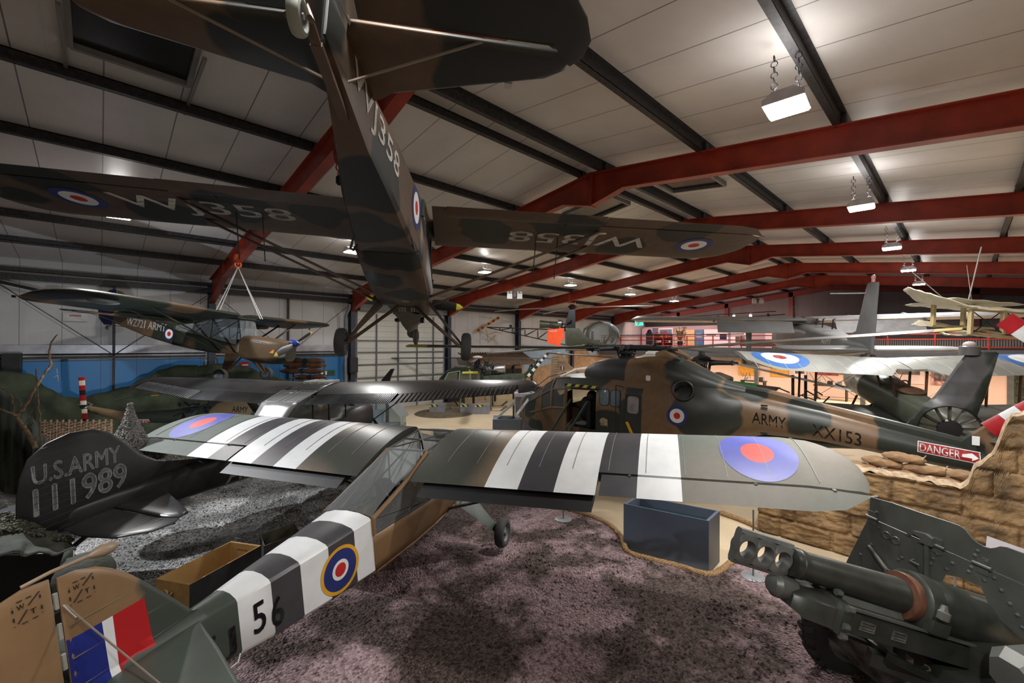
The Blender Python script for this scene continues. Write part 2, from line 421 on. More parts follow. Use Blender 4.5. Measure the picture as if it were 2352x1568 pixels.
CLADX = panel_mat('end_cladding', (.115, .10, .10), 'X', 1.0, .25, .6, .6)
CLADR = panel_mat('plain_cladding', (.33, .32, .31), 'Y', 1.0, .1, .5, .6)
CLADB = panel_mat('back_cladding', (.33, .32, .31), 'X', 1.0, .1, .5, .6)
DADO = panel_mat('blue_dado', (.022, .17, .42), 'Y', 1.0, .5, .45, .5)
DADOD = mat('deep_blue_band', (.005, .02, .16), .5)
REDST = mat('red_oxide_steel', (.33, .036, .015), .42, var=.22, vscale=2.2)
PURL = mat('galvanised_purlin', (.045, .043, .045), .55, .35, var=.3, vscale=14)
NAVY = mat('navy_column', (.018, .026, .045), .5, var=.2)

# floor
b = MB(); b.add([(XL, Y0, 0), (XR, Y0, 0), (XR, Y1, 0), (XL, Y1, 0)], [(0, 1, 2, 3)])
struct('floor', b, mat('cream_floor', (.62, .50, .34), .33, var=.06, vscale=1.2, bump=.03, bscale=12), fix=False)
# roof: two slopes with the sheeting 0.22 m over the rafters
b = MB()
for x in (XL, XR):
    zA, zB = rz(XRIDGE, .22), rz(x, .22)
    vs = [(XRIDGE, Y0, zA), (XRIDGE, Y1, zA), (x, Y1, zB), (x, Y0, zB)]
    b.add(vs+[(v[0], v[1], v[2]+.06) for v in vs], [(0, 1, 2, 3), (7, 6, 5, 4)])
struct('ceiling', b, ROOF, flat=True)
# walls
def wall(name, p0, p1, z0, z1, m, t=.1, peak=None):
    b = MB(); x0, y0 = p0; x1, y1 = p1; d = Vector((x1-x0, y1-y0, 0)).normalized(); n = Vector((-d.y, d.x, 0))*t
    top = [(x1, y1, z1), (x0, y0, z1)] if peak is None else [(x1, y1, z1), (peak[0], y0, peak[1]), (x0, y0, z1)]
    fr = [Vector((x0, y0, z0)), Vector((x1, y1, z0))]+[Vector(q) for q in top]; k = len(fr)
    b.add(fr+[q+n for q in fr], [tuple(range(k)), tuple(reversed(range(k, 2*k)))]+[(i, (i+1) % k, k+(i+1) % k, k+i) for i in range(k)])
    return struct(name, b, m, flat=True)
wall('wall_left', (XL, Y0), (XL, Y1), 0, rz(XL, .22), CLAD)
wall('wall_right', (XR, Y1), (XR, Y0), 0, rz(XR, .22), CLADR)
wall('wall_back', (XR, Y0), (XL, Y0), 0, rz(XR, .22), CLADB, peak=(XRIDGE, rz(XRIDGE, .22)))
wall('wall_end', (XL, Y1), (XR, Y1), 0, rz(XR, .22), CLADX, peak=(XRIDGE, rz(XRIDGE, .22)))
# blue dado along the first bays, with its darker band, silver flashing and rail
for i, (ya, yb) in enumerate(((Y0, 3.15), (3.6, 9.1))):
    b = MB(); b.box((XL+.03, (ya+yb)/2, 1.5), (.06, yb-ya, 2.86)); o = struct('wall_dado', b, DADO, flat=True); o.name = f'baseboard_left_{i+1}'
    b = MB(); b.box((XL+.07, (ya+yb)/2, .72), (.03, yb-ya, 1.42)); struct(f'trim_dado_{i+1}', b, DADOD)
    b = MB(); b.box((XL+.06, (ya+yb)/2, 3.33), (.12, yb-ya, .30)); struct(f'trim_flashing_{i+1}', b, mat('flashing', (.42, .42, .45), .35, .4))
    b = MB(); b.box((XL+.12, (ya+yb)/2, 3.03), (.24, yb-ya, .07)); b.tube([(XL+.2, ya, 3.14), (XL+.2, yb, 3.14)], .02, 8); struct(f'trim_rail_{i+1}', b, DKSTEEL)
# mural painted on the lower wall of the far bays
b = MB(); b.box((XL+.03, 27.6, 1.75), (.05, 11.2, 3.5), 0)
b.prism([(22.1, 0), (33.2, 0), (33.2, 3.45), (32.2, 3.4), (31.2, 2.75), (30.2, 2.6), (29.3, 3.3), (28.2, 3.45), (27.0, 2.7), (26.0, 2.05), (24.6, 2.0), (22.1, 1.6)], 0, XL+.055, XL+.075, 1)
struct('trim_mural', b, [mat('mural_sky', (.30, .42, .55), .6), mat('mural_sand', (.42, .26, .14), .6, var=.2)], flat=True)

# roller door with its guard frame, third bay
b = MB(); b.box((XL+.12, 12.35, 2.65), (.1, 5.35, 5.3), 0)
DOORM = panel_mat('roller_slats', (.56, .56, .52), 'Z', .3, .15, .5, .55)
d1 = struct('door_1', b, DOORM, flat=True)
b = MB()
for y in (10.72, 12.0, 13.2, 14.3): b.box((XL+.22, y, 2.6), (.05, .06, 5.1))
for z in (3.72, 3.1, 2.45, 1.75, 1.0): b.box((XL+.22, 12.35, z), (.06, 5.3, .06))
b.build('guard_frame', mat('guard_frame', (.12, .12, .13), .5), d1)
b = MB(); b.box((XL+.3, 12.35, 5.45), (.5, 5.4, .34)); b.build('roller_box', GREYMET, d1)

# portal frames: red rafters on navy columns
def portal(k, y):
    b = MB(); D = .50; half = .11
    for sgn, xe in ((-1, XL+.28), (1, XR-.28)):
        zt = lambda x: rz(x)
        xh = xe-sgn*2.6; xa = XRIDGE+sgn*.95
        poly = [(XRIDGE, zt(XRIDGE)), (xe, zt(xe)), (xe, zt(xe)-.98), (xh, zt(xh)-D), (xa, zt(xa)-D), (XRIDGE, zt(XRIDGE)-.86)]
        b.prism(poly, 1, y-.012, y+.012)
        up = (0, 1, 0)
        for p, q in ((poly[0], poly[1]), (poly[2], poly[3]), (poly[3], poly[4]), (poly[4], poly[5])):
            b.bar((p[0], y, p[1]), (q[0], y, q[1]), .022, .22, 0, up)
        b.box((xh, y, zt(xh)-D/2), (.02, .2, D))
    b.box((XRIDGE, y, rz(XRIDGE)-.44), (.05, .21, .88))
    struct(f'trim_frame_{k}', b, REDST, ang=20)
    for j, (x, s) in enumerate(((XL+.20, 1), (XR-.2, -1))):
        b = MB(); zt = rz(x)-.1
        b.box((x, y, zt/2), (.36, .02, zt)); b.box((x+s*.17, y, (zt-.9)/2), (.025, .24, zt-.9)); b.box((x-s*.17, y, zt/2), (.025, .24, zt))
        struct(f'trim_column_{k}_{j+1}', b, NAVY, flat=True)
for k, y in enumerate(FR): portal(k+1, y)
# purlins
PX = [XRIDGE-.36, XRIDGE+.36]+[XRIDGE-2.95-2.42*i for i in range(6)]+[XRIDGE+2.89+2.38*i for i in range(5)]
for i, x in enumerate(sorted(PX)):
    z = rz(x, .11); s = 1 if x < XRIDGE else -1
    if x < XL+.3: continue
    b = MB(); b.box((x, (Y0+Y1)/2, z), (.02, Y1-Y0, .22)); b.box((x+s*.045, (Y0+Y1)/2, z-.10), (.11, Y1-Y0, .016)); b.box((x-s*.04, (Y0+Y1)/2, z+.10), (.1, Y1-Y0, .016))
    b.box((x+s*.095, (Y0+Y1)/2, z-.085), (.014, Y1-Y0, .04))
    for y in FR: b.box((x, y, z-.02), (.16, .14, .19))
    struct(f'trim_purlin_{i+1}', b, PURL, flat=True)
# eaves beam and gutter line on the left wall, wall bracing rods
b = MB(); b.box((XL+.22, (Y0+Y1)/2, 5.76), (.2, Y1-Y0, .2)); b.box((XL+.1, (Y0+Y1)/2, 6.02), (.2, Y1-Y0, .12)); struct('trim_eaves', b, PURL, flat=True)
b = MB()
for ya, yb in ((-2.64, 3.36), (3.36, 9.36)):
    ym = (ya+yb)/2
    for (p, q) in (((ya+.2, 5.5), (ym, 3.1)), ((yb-.2, 5.5), (ym, 3.1))):
        b.tube([(XL+.25, p[0], p[1]), (XL+.25, q[0], q[1])], .012, 6)
    b.box((XL+.1, ym, 2.9), (.1, .08, 5.5))
b.tube([(XL+.45, -2.9, 5.65), (XL+.5, .2, 4.9), (XL+.6, 3.2, 3.4)], .05, 8)
struct('trim_bracing', b, DKSTEEL)
# gable posts and rafters of the end wall, with the dark band over the gallery
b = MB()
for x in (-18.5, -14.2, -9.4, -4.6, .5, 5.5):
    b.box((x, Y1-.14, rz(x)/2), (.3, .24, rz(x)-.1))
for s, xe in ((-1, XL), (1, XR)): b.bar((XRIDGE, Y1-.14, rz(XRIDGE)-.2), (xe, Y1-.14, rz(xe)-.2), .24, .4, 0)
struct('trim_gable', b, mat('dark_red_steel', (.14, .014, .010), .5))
b = MB(); b.box((XRIDGE, Y1-.3, 5.5), (XR-XL-.4, .3, .45)); struct('trim_band', b, mat('dark_duct', (.01, .01, .012), .6))

# roof-light openings: recess darkness painted as a flat panel, with a pale lining
def rooflight(n, x0, x1, y0, y1):
    b = MB(); zc = lambda x: rz(x, .22)
    for (xa, ya, xb, yb) in ((x0, y0, x1, y0), (x0, y1, x1, y1), (x0, y0, x0, y1), (x1, y0, x1, y1)):
        p, q = Vector((xa, ya, zc(xa)-.05)), Vector((xb, yb, zc(xb)-.05)); b.bar(p, q, .07, .13, 0)
    vs = [(x0, y0, zc(x0)-.03), (x1, y0, zc(x1)-.03), (x1, y1, zc(x1)-.03), (x0, y1, zc(x0)-.03)]
    b.add(vs, [(0, 1, 2, 3)], 1)
    struct(f'window_{n}', b, [mat('rooflight_lining', (.22, .21, .20), .5), mat('recess_dark', (.006, .006, .007), .25)], flat=True)
rooflight(1, -9.05, -7.35, -.35, 1.05); rooflight(2, -9.3, -7.5, 11.2, 12.4); rooflight(3, -6.0, -4.5, 11.0, 12.3)
b = MB(); b.box((-9.55, -.42, rz(-9.55, .17)), (3.2, .05, .05)); b.box((-9.55, 1.12, rz(-9.55, .17)), (3.2, .05, .05)); struct('trim_rooflight', b, mat('rooflight_lining', (1, 1, 1)))

# downpipe by the second column
b = MB(); b.tube([(XL+.75, 9.0, 5.55), (XL+.72, 9.0, 5.35), (XL+.45, 8.95, 5.0), (XL+.4, 8.95, 4.8), (XL+.4, 8.95, .05)], .075, 12)
for z in (1.2, 2.6, 4.0): b.torus((XL+.4, 8.95, z), (0, 0, 1), .08, .012, 16, 6)
tag(b.build('downpipe', mat('grey_pipe', (.20, .205, .22), .4, .2)), 'dark grey rainwater downpipe with offset bend beside the navy column left of the roller door', 'pipe')

# hanging high-bay lamps
LEM = mat('lamp_panel', (1, 1, 1), .5, var=0, emit=(1, .98, .95), espow=60)
LH = mat('lamp_housing', (.7, .7, .72), .4, .3)
ROWN = ['over the left-hand wall', 'down the right']
ORD = ['nearest', 'second', 'third', 'fourth', 'fifth', 'farthest']
for n, (x, y, z) in enumerate(LAMPS):
    row, i = n // 6, n % 6
    if row == 1 and i == 0: lab = 'bright square high-bay lamp hanging behind the top edge, nearest to the balcony'
    else:
        o_ = ORD[i] if row == 0 else ['', 'nearest', 'second', 'third', 'fourth', 'farthest'][i]
        lab = f'lit high-bay lamp on chains, {o_} of the row {ROWN[row]}'
    t = thing('high_bay_lamp', lab, 'ceiling lamp', (x, y, z), (0, 0, rad(4 if row else -3)), 'high-bay lamps hung in rows')
    b = MB(); b.prism([(-.24, -.05), (.24, -.05), (.24, .02), (.12, .1), (-.12, .1), (-.24, .02)], 1, -.24, .24); b.build('housing', LH, t)
    b = MB(); b.box((0, 0, -.062), (.44, .44, .02)); b.build('light_panel', LEM, t)
    top = rz(x, .05)-z
    for s in (-1, 1):
        b = MB(); k = max(4, int((top-.1)/.07))
        for q in range(k): b.torus((s*.14, 0, .1+(q+.5)*(top-.1)/k), (1, 0, 0) if q % 2 else (0, 1, 0), (top-.1)/k*.55, .006, 8, 4)
        b.build('chain', DKSTEEL, t)

# emergency twin spots hung under the rafters
def twin_spot(loc, lab, rzt=0):
    t = thing('emergency_light', lab, 'emergency light', loc, (0, 0, rzt), 'twin-head emergency lights')
    b = MB(); b.box((0, 0, .1), (.16, .1, .2)); b.tube([(0, 0, .2), (0, 0, .5)], .012, 6); b.box((0, 0, .1), (.5, .03, .03)); b.build('bracket', GREYMET, t)
    for s in (-1, 1):
        b = MB(); b.box((s*.25, -.05, .02), (.26, .12, .26)); h = b.build('lamp_box', WHITE, t)
        for q in (-1, 1):
            b = MB(); b.lathe([(.03, 0), (.06, .02), (.055, .09), (.02, .1)], (s*.25+q*.06, -.02, .17), (q*.3, -.2, 1), 12); b.build('spot_head', LH, h)
twin_spot((-15.6, 15.05, 5.95), 'white twin-box emergency light hung under the third red rafter', rad(46))
twin_spot((-9.9, 32.9, 6.55), 'small white emergency light on the last red rafter before the end wall', rad(46))
# ================================================================ HIGH-WING LIGHT AIRCRAFT
def foil(c, t=.12, camber=.05):
    yt = 5*t*(.2969*sqrt(max(c, 0))-.126*c-.3516*c*c+.2843*c**3-.1036*c**4); return camber*4*c*(1-c)*.75+yt, camber*4*c*(1-c)*.75-yt
class Wing:
    """upper-lower surface of one half wing in aircraft coordinates; s = +1 left, -1 right"""
    def __init__(w, s, y0, y1, le, te, z0=.0, inc=.2, dih=.02, t=.12): w.s, w.y0, w.y1, w.le, w.te, w.z0, w.inc, w.dih, w.t = s, y0, y1, le, te, z0, inc, dih, t
    def pt(w, y, x, top):
        a, b = w.le(y), w.te(y); ch = max(a-b, .02); c = min(1, max(0, (a-x)/ch)); u, l = foil(c, w.t)
        full = 1.6
        tf = ch/full
        return V(x, w.s*y, w.z0-w.inc*(-x)/full+(u if top else l)*full*min(1, tf)+w.dih*(y-w.y0))
    def panel(w, ys, xa, xb, n=14, mi=0, ridge=None):
        """closed panel between chord lines xa(y), xb(y) for span stations ys; mi(ymid) picks the paint"""
        mb = MB(); rings = []
        for y in ys:
            a, b = xa(y), xb(y); xs = [a+(b-a)*(.5-.5*cos(pi*i/n)) if a == w.le(y) else a+(b-a)*i/n for i in range(n+1)]
            r = [w.pt(y, x, True) for x in xs]; r2 = [w.pt(y, x, False) for x in reversed(xs)]
            k = ridge(y) if ridge else 0
            rings.append([p+V(0, 0, k) for p in r]+r2)
        o = len(mb.v); N = len(rings[0])
        for r in rings: mb.v += [tuple(p) for p in r]
        for i in range(len(rings)-1):
            mm = mi((ys[i]+ys[i+1])/2) if callable(mi) else mi
            for j in range(N):
                k = (j+1) % N; mb.f.append((o+i*N+j, o+i*N+k, o+(i+1)*N+k, o+(i+1)*N+j)); mb.m.append(mm)
        mb.f.append(tuple(range(o, o+N))); mb.m.append(mi(ys[0]) if callable(mi) else mi)
        mb.f.append(tuple(range(o+(len(rings)-1)*N, o+len(rings)*N))); mb.m.append(mi(ys[-1]) if callable(mi) else mi)
        return mb
def frange(a, b, n): return [a+(b-a)*i/n for i in range(n+1)]
def stations(a, b, step, extra=()):
    n = max(1, int(round((b-a)/step))); s = frange(a, b, n)+[e for e in extra if a < e < b]; return sorted(set(round(v, 4) for v in s))
def wheel(parent, c, ax, R, w, tyre=RUBBER, hub=GREYMET, name='wheel'):
    b = MB(); r = w/2
    b.lathe([(R*.55, -r*.75), (R*.72, -r), (R*.9, -r*.85), (R*.985, -r*.45), (R, 0), (R*.985, r*.45), (R*.9, r*.85), (R*.72, r), (R*.55, r*.75)], c, ax, 36, 0, (0, 0))
    o = b.build(name, tyre, parent)
    b = MB(); b.lathe([(R*.06, -r*.9), (R*.16, -r*.9), (R*.2, -r*.5), (R*.45, -r*.4), (R*.58, -r*.8), (R*.58, r*.8), (R*.45, r*.4), (R*.2, r*.5), (R*.16, r*.9), (R*.06, r*.9)], c, ax, 28)
    b.build('hub', hub, o); return o
def propeller(parent, x, z, R, m, tip=None, ang=0, n=2, hubm=None, spin=None):
    pr = MB()
    def blade(a, mm, r0, r1, mb, mi):
        rings = []
        for i in range(9):
            q = r0+(r1-r0)*i/8; f = q/R; wd = (.035+.075*sin(pi*min(1, f*1.02))**.8)*(1.0 if f < .93 else 1-(f-.93)*9); th = .03*(1-f*.8)+.004; tw = rad(55-43*f)
            e = V(0, cos(a), sin(a)); p = V(x, 0, z)+e*q; t = V(0, -sin(a), cos(a))*cos(tw)+V(1, 0, 0)*sin(tw); nrm = e.cross(t)
            rings.append([p+t*wd*cos(2*pi*j/10)+nrm*th*sin(2*pi*j/10) for j in range(10)])
        mb.loft(rings, (1, 1), mi)
    for k in range(n):
        a = ang+2*pi*k/n; blade(a, m, .05, R*.86, pr, 0); blade(a, m, R*.86, R, pr, 1)
    o = pr.build('propeller', [m, tip or m], parent)
    b = MB(); b.lathe([(.11, -.1), (.115, 0), (.1, .09), (.06, .17), (.005, .21)], (x-.03, 0, z), (1, 0, 0), 20); b.build('spinner', spin or hubm or m, parent)
    return o

AUS_SEC = [(-2.33, .345, -.36, -1.04), (-3.0, .27, -.355, -.97), (-3.5, .215, -.345, -.90), (-4.1, .12, -.335, -.79), (-4.87, .025, -.35, -.62)]
def sec_at(S, x):
    if x >= S[0][0]: return S[0][1:]
    for a, b in zip(S, S[1:]):
        if a[0] >= x >= b[0]:
            t = (a[0]-x)/(a[0]-b[0]); return tuple(a[i]+(b[i]-a[i])*t for i in (1, 2, 3))
    return S[-1][1:]
def fus_ring(x, hw, zt, zb, crown=.05):
    h = [(-hw*.88, zb), (-hw, zb+.04), (-hw, (zt+zb)/2), (-hw, zt-.03), (-hw*.9, zt), (-hw*.5, zt+crown*.75), (0, zt+crown)]
    return [V(x, y, z) for y, z in h]+[V(x, -y, z) for y, z in reversed(h[:-1])]
def auster(root, paint, wing_mi=0, wing_mats=None, bands=None, kx=1.0, tail_z=-.36, dark=BLACK, open_centre=False, strut=None, leg=None, cowl_open=False, propkw=None, rudder_mats=None, fin_mats=None, wing_ex=(), glass_m=PERSPEX, tail_mats=None, under=None, inc=.2, z0=0.0, flap=(-1.60, -.275, .2, 16), tp_out=None, el_out=None, span=5.62, twx=None, cowl=None):
    wing_mats = wing_mats or [paint]; strut = strut or paint; leg = leg or strut; G = {}
    X = lambda x: -2.33+(x+2.33)*kx if x < -2.33 else x
    S = [(X(x), hw, zt+(tail_z+.36)*min(1, (-2.33-x)/2), zb+(tail_z+.36)*min(1, (-2.33-x)/2)) for x, hw, zt, zb in AUS_SEC]
    # rear fuselage
    cuts = sorted({s[0] for s in S} | {c for c, _ in (bands or [])} | {S[0][0]-.35*i for i in range(1, 8)}, reverse=True); cuts = [c for c in cuts if S[-1][0] <= c <= S[0][0]]
    mb = MB(); o = 0; N = 13; mats = [paint]+[m_ for m_ in dict.fromkeys(b_[1] for b_ in (bands or []))]
    for c in cuts: mb.v += [tuple(p) for p in fus_ring(c, *sec_at(S, c))]
    N = len(mb.v)//len(cuts)
    for i in range(len(cuts)-1):
        xm = (cuts[i]+cuts[i+1])/2; mi = 0
        for c, m_ in (bands or []):
            if xm < c: mi = mats.index(m_)
        for j in range(N): k = (j+1) % N; mb.f.append((i*N+j, i*N+k, (i+1)*N+k, (i+1)*N+j)); mb.m.append(mi)
    mb.f.append(tuple(range(N))); mb.m.append(0); mb.f.append(tuple(range(len(mb.f)*0+(len(cuts)-1)*N, len(cuts)*N))); mb.m.append(0)
    G['rear'] = mb.build('rear_fuselage', mats, root, ang=30)
    # cabin trough
    mb = MB(); st = [(-2.33, .345, -.57, -1.04), (-1.5, .38, -.64, -1.10), (-.9, .39, -.69, -1.12), (-.05, .40, -.80, -1.10), (.12, .40, -.62, -1.08)]
    for s in (-1, 1):
        mb.grid(lambda u, v: (lambda q: V(q[0], s*(q[1]-.03*(1-v)*(v < .2)), q[3]+(q[2]-q[3])*v))(st[min(4, int(round(u*4)))]), 4, 4)
    mb.grid(lambda u, v: (lambda q: V(q[0], q[1]*(2*v-1), q[3]))(st[min(4, int(round(u*4)))]), 4, 4)
    mb.add([V(-2.33, -.345, -1.04), V(-2.33, .345, -1.04), V(-2.33, .345, -.57), V(-2.33, -.345, -.57)], [(0, 1, 2, 3)])
    G['cabin'] = mb.build('cabin_shell', paint, root, solid=.02)
    mb = MB()
    CB = mat('cabin_black', (.02, .02, .022), .7)
    for s in (-1, 1):
        mb = MB(); mb.box((-1.15, s*.17, -.86), (.4, .3, .1)); mb.box((-1.34, s*.17, -.64), (.09, .28, .46)); mb.ell((-1.34, s*.17, -.40), (.05, .12, .08)); mb.build('seat', CB, root)
    mb = MB(); mb.box((-.12, 0, -.72), (.08, .7, .2)); mb.build('dashboard', CB, root)
    # glazing
    rl = MB()
    for s in (-1, 1):
        rl.tube([(-2.32, s*.348, -.385), (-1.55, s*.352, -.215), (-1.0, s*.338, -.03)], .03, 8); rl.tube([(-2.31, s*.348, -.57), (-2.31, s*.348, -.38)], .03, 8)
    rl.build('window_rail', paint, root)
    tube = MB(); r = .016
    zs = lambda x: -.57-.1*(x+2.33)
    topx = [(-2.30, .33, -.36), (-1.0, .31, .0), (-.05, .32, .02)]
    for s in (-1, 1):
        tube.tube([(-2.32, s*.34, -.37), (-1.55, s*.345, -.2), (-1.0, s*.33, -.02), (-.1, s*.34, .02), (.1, s*.38, -.62)], r, 8)
        tube.tube([(-2.3, s*.345, -.57), (-1.5, s*.38, -.64), (-.9, s*.39, -.69), (-.05, s*.4, -.8), (.1, s*.4, -.62)], r, 8)
        tube.tube([(-1.0, s*.33, -.02), (-.95, s*.39, -.69)], r, 8); tube.tube([(-2.3, s*.34, -.57), (-1.0, s*.33, -.02)], .011, 6); tube.tube([(-1.6, s*.37, -.62), (-1.0, s*.33, -.04)], .011, 6); tube.tube([(-2.2, s*.34, -.42), (-1.2, s*.38, -.66)], .011, 6)
        tube.tube([(-.95, s*.38, -.66), (-.1, s*.35, -.02)], .013, 6); tube.tube([(-.1, s*.34, .02), (-.02, s*.4, -.8)], .013, 6)
    for x, z in ((-1.0, -.02), (-.1, .02), (-.55, .0)): tube.tube([(x, -.36, z), (x, .36, z)], r, 8)
    tube.tube([(-1.0, -.34, -.02), (-.1, .34, .02)], .012, 6); tube.tube([(-1.0, .34, -.02), (-.1, -.34, .02)], .012, 6); tube.tube([(-2.3, 0, -.33), (-1.0, 0, .0)], .012, 6)
    tube.tube([(-1.75, -.36, -.62), (-1.72, 0, -.2), (-1.75, .36, -.62)], .012, 6)
    tube.build('cabin_frame', dark, root)
    g = MB()
    g.grid(lambda u, v: V(-2.32+1.32*v, (2*u-1)*(.335-.02*v), -.36+.36*v**.85+.05*(1-(2*u-1)**2)*(1-v*.6)), 8, 8)
    for s in (-1, 1):
        g.add([V(-2.3, s*.342, -.38), V(-2.3, s*.345, -.56), V(-.95, s*.385, -.68), V(-1.0, s*.335, -.03)], [(0, 1, 2, 3)])
        g.add([V(-.95, s*.385, -.68), V(-.03, s*.4, -.79), V(-.1, s*.34, .01), V(-1.0, s*.335, -.03)], [(0, 1, 2, 3)])
    g.grid(lambda u, v: V(.12-.2*v, (2*u-1)*(.39-.04*v), -.6+.62*v)+V(.12*(1-(2*u-1)**2)*(1-v*.5), 0, 0), 8, 4)
    g.build('canopy', glass_m, root)
    if not open_centre:
        mb = MB(); mb.grid(lambda u, v: V(.02-1.05*u, (2*v-1)*.43, .05+.06*sin(pi*u)-.1*u), 8, 4); mb.build('centre_section', paint, root, solid=.02)
    # engine cowling
    mb = MB(); rg = []
    for x, hw, zt, zb in cowl or ((.10, .40, -.58, -1.09), (.5, .39, -.56, -1.12), (1.0, .34, -.57, -1.12), (1.4, .27, -.58, -1.05), (1.56, .17, -.60, -.92)):
        zc, hz = (zt+zb)/2, (zt-zb)/2; rg.append([V(x, hw*math.copysign(abs(cos(a))**.55, cos(a)), zc+hz*math.copysign(abs(sin(a))**.55, sin(a))) for a in [2*pi*j/24 for j in range(24)]])
    mb.loft(rg); G['cowl'] = mb.build('engine_cowling', paint, root, ang=40)
    for s in (-1, 1):
        mb = MB(); mb.tube([(.9, s*.2, -1.08), (.85, s*.22, -1.2), (.6, s*.22, -1.24)], .035, 10); mb.build('exhaust', DKSTEEL, G['cowl'])
    kw = dict(R=.97, m=BLACK, tip=YELLOW); kw.update(propkw or {})
    propeller(root, 1.66, -.53 if kw.pop('high', 0) else -.66, kw.pop('R'), kw.pop('m'), **kw)
    # wings
    k_ = span-5.66
    def le(y): t = min(1, max(0, (y-5.02-k_)/.64)); return -.80*(1-sqrt(max(0, 1-t*t)))
    def te(y): t = min(1, max(0, (y-5.0-k_)/.66)); return -1.63+.80*(1-sqrt(max(0, 1-t*t)))
    hinge = lambda y: -1.27-.01*(y-2.5)+max(0, y-5.35-k_)*.3
    for s in (1, -1):
        w = Wing(s, .42, span, le, te, z0, inc); G['w', s] = w
        ins = stations(.42, 2.84, .3, wing_ex); out = stations(2.84, 5.56+k_, .28, list(wing_ex)+[5.38+k_, 5.48+k_])+[5.61+k_, 5.645+k_]
        mi = (lambda y, s=s: wing_mi(y, s)) if callable(wing_mi) else wing_mi
        a = w.panel(ins, le, te, 14, mi); b = w.panel(out, le, lambda y: min(max(hinge(y), te(y)+.001), le(y)-.02), 14, mi)
        a.add(b.v, b.f, 0); a.m = a.m[:len(a.f)-len(b.f)]+b.m
        wo = a.build('wing', wing_mats, root, ang=40); G['wing', s] = wo
        al = w.panel(stations(2.88, 5.56+k_, .28, wing_ex)+[5.62+k_], lambda y: hinge(y)-.035, lambda y: min(te(y), hinge(y)-.06), 6, mi); G['ail', s] = al.build('aileron', wing_mats, root, ang=40)
        for y in (3.2, 4.5, 5.2): mb = MB(); mb.box((hinge(y)-.015, s*y, w.pt(y, hinge(y), True).z-.03), (.07, .03, .05)); mb.build('hinge', dark, G['ail', s])
        rb = MB()
        for y in frange(.7, 5.1, 12): rb.tube([w.pt(y, x, True)+V(0, 0, .0015) for x in frange(le(y)-.02, (te(y) if y < 2.8 else hinge(y))+.02, 10)], .006, 4)
        # flap slung under the trailing edge
        mb = MB(); fl = []; fx, fzz, fc, fd = flap; cd, sd_ = cos(rad(fd)), sin(rad(fd))
        for y in frange(.62, 2.82, 8):
            sec = [(fc*cos(q), .03*sin(q)*(1.2+cos(q))) for q in [2*pi*j/16 for j in range(16)]]
            fl.append([V(fx+a_*cd-b_*sd_, s*y, fzz+.02*(y-.42)+a_*sd_+b_*cd) for a_, b_ in sec])
        mb.loft(fl); G['flap', s] = mb.build('flap', under or paint, root)
        for y in (.9, 2.3): mb = MB(); mb.box((fx+.12, s*y, fzz+.05), (.1, .02, .1)); mb.build('flap_bracket', dark, G['flap', s])
        # lift struts
        zl = lambda y, x: w.pt(y, x, False)
        for xa, xw in ((.02, -.42), (-.55, -1.08)):
            p, q = V(xa, s*.39, -1.08), zl(2.95, xw); d = (q-p).normalized(); sd = V(1, 0, 0)-d*d.x; sd.normalize(); nn = d.cross(sd); mb = MB()
            mb.loft([[e+sd*.045*cos(2*pi*j/10)+nn*.018*sin(2*pi*j/10) for j in range(10)] for e in (p, q)]); mb.build('lift_strut', strut, root)
        # undercarriage
        hub = V(.1, s*1.0, -1.74); mb = MB()
        mb.loft([[V(.15, s*.38, -1.06), V(-.35, s*.38, -1.08), V(-.35, s*.40, -1.10), V(.15, s*.40, -1.1)], [hub+V(.05, -s*.08, .06), hub+V(-.06, -s*.08, .06), hub+V(-.06, -s*.06, .0), hub+V(.05, -s*.06, 0)]])
        mb.build('main_leg', leg, root); mb = MB(); mb.tube([V(.05, s*.12, -1.1), hub+V(0, -s*.1, .0)], .028, 10); mb.tube([hub+V(0, -s*.12, 0), hub+V(0, s*.06, 0)], .022, 8); mb.build('shock_strut', strut, root)
        wheel(root, hub, (0, 1, 0), .235, .16)
    # tail
    Z = tail_z
    fz = Z+.36; FX = lambda p: [(X(a), b+fz) for a, b in p]
    fin = FX([(-4.0, -.36), (-4.1, -.32), (-4.24, -.11), (-4.42, .15), (-4.52, .28), (-4.60, .36), (-4.68, .42), (-4.78, .455), (-4.875, .46), (-4.875, -.66), (-4.6, -.55)])
    mb = MB(); mb.plate(fin, 1, 0, .028, .006); G['fin'] = mb.build('fin', fin_mats or paint, root, ang=50)
    rud = FX([(-4.91, .475), (-5.02, .49), (-5.15, .455), (-5.32, .33), (-5.46, .08), (-5.5, -.25), (-5.42, -.55), (-5.2, -.74), (-4.905, -.70)])
    mb = MB(); mb.plate(rud, 1, 0, .026, .006); G['rudder'] = mb.build('rudder', rudder_mats or paint, root, ang=50)
    for s in (1, -1):
        tp = tp_out or [(-4.12, s*.05), (-4.16, s*.16), (-4.29, s*.5), (-4.47, s*.93), (-4.6, s*1.22), (-4.68, s*1.35), (-4.78, s*1.36), (-4.79, s*.08), (-4.7, s*.04)]
        if tp_out: tp = [(a, s*b) for a, b in tp_out]
        mb = MB(); mb.plate([(a if tp_out else X(a), b) for a, b in tp], 2, Z, .032, .008); G['tp', s] = mb.build('tailplane', tail_mats or paint, root, ang=50)
        el = [(-4.815, s*.14), (-4.815, s*1.37), (-4.70, s*1.40), (-4.75, s*1.5), (-4.9, s*1.53), (-5.05, s*1.47), (-5.2, s*1.25), (-5.3, s*.9), (-5.32, s*.45), (-5.2, s*.16)]
        if el_out: el = [(a, s*b) for a, b in el_out]
        mb = MB(); mb.plate([(a if el_out else X(a), b) for a, b in el], 2, Z, .026, .007); G['el', s] = mb.build('elevator', tail_mats or paint, root, ang=50)
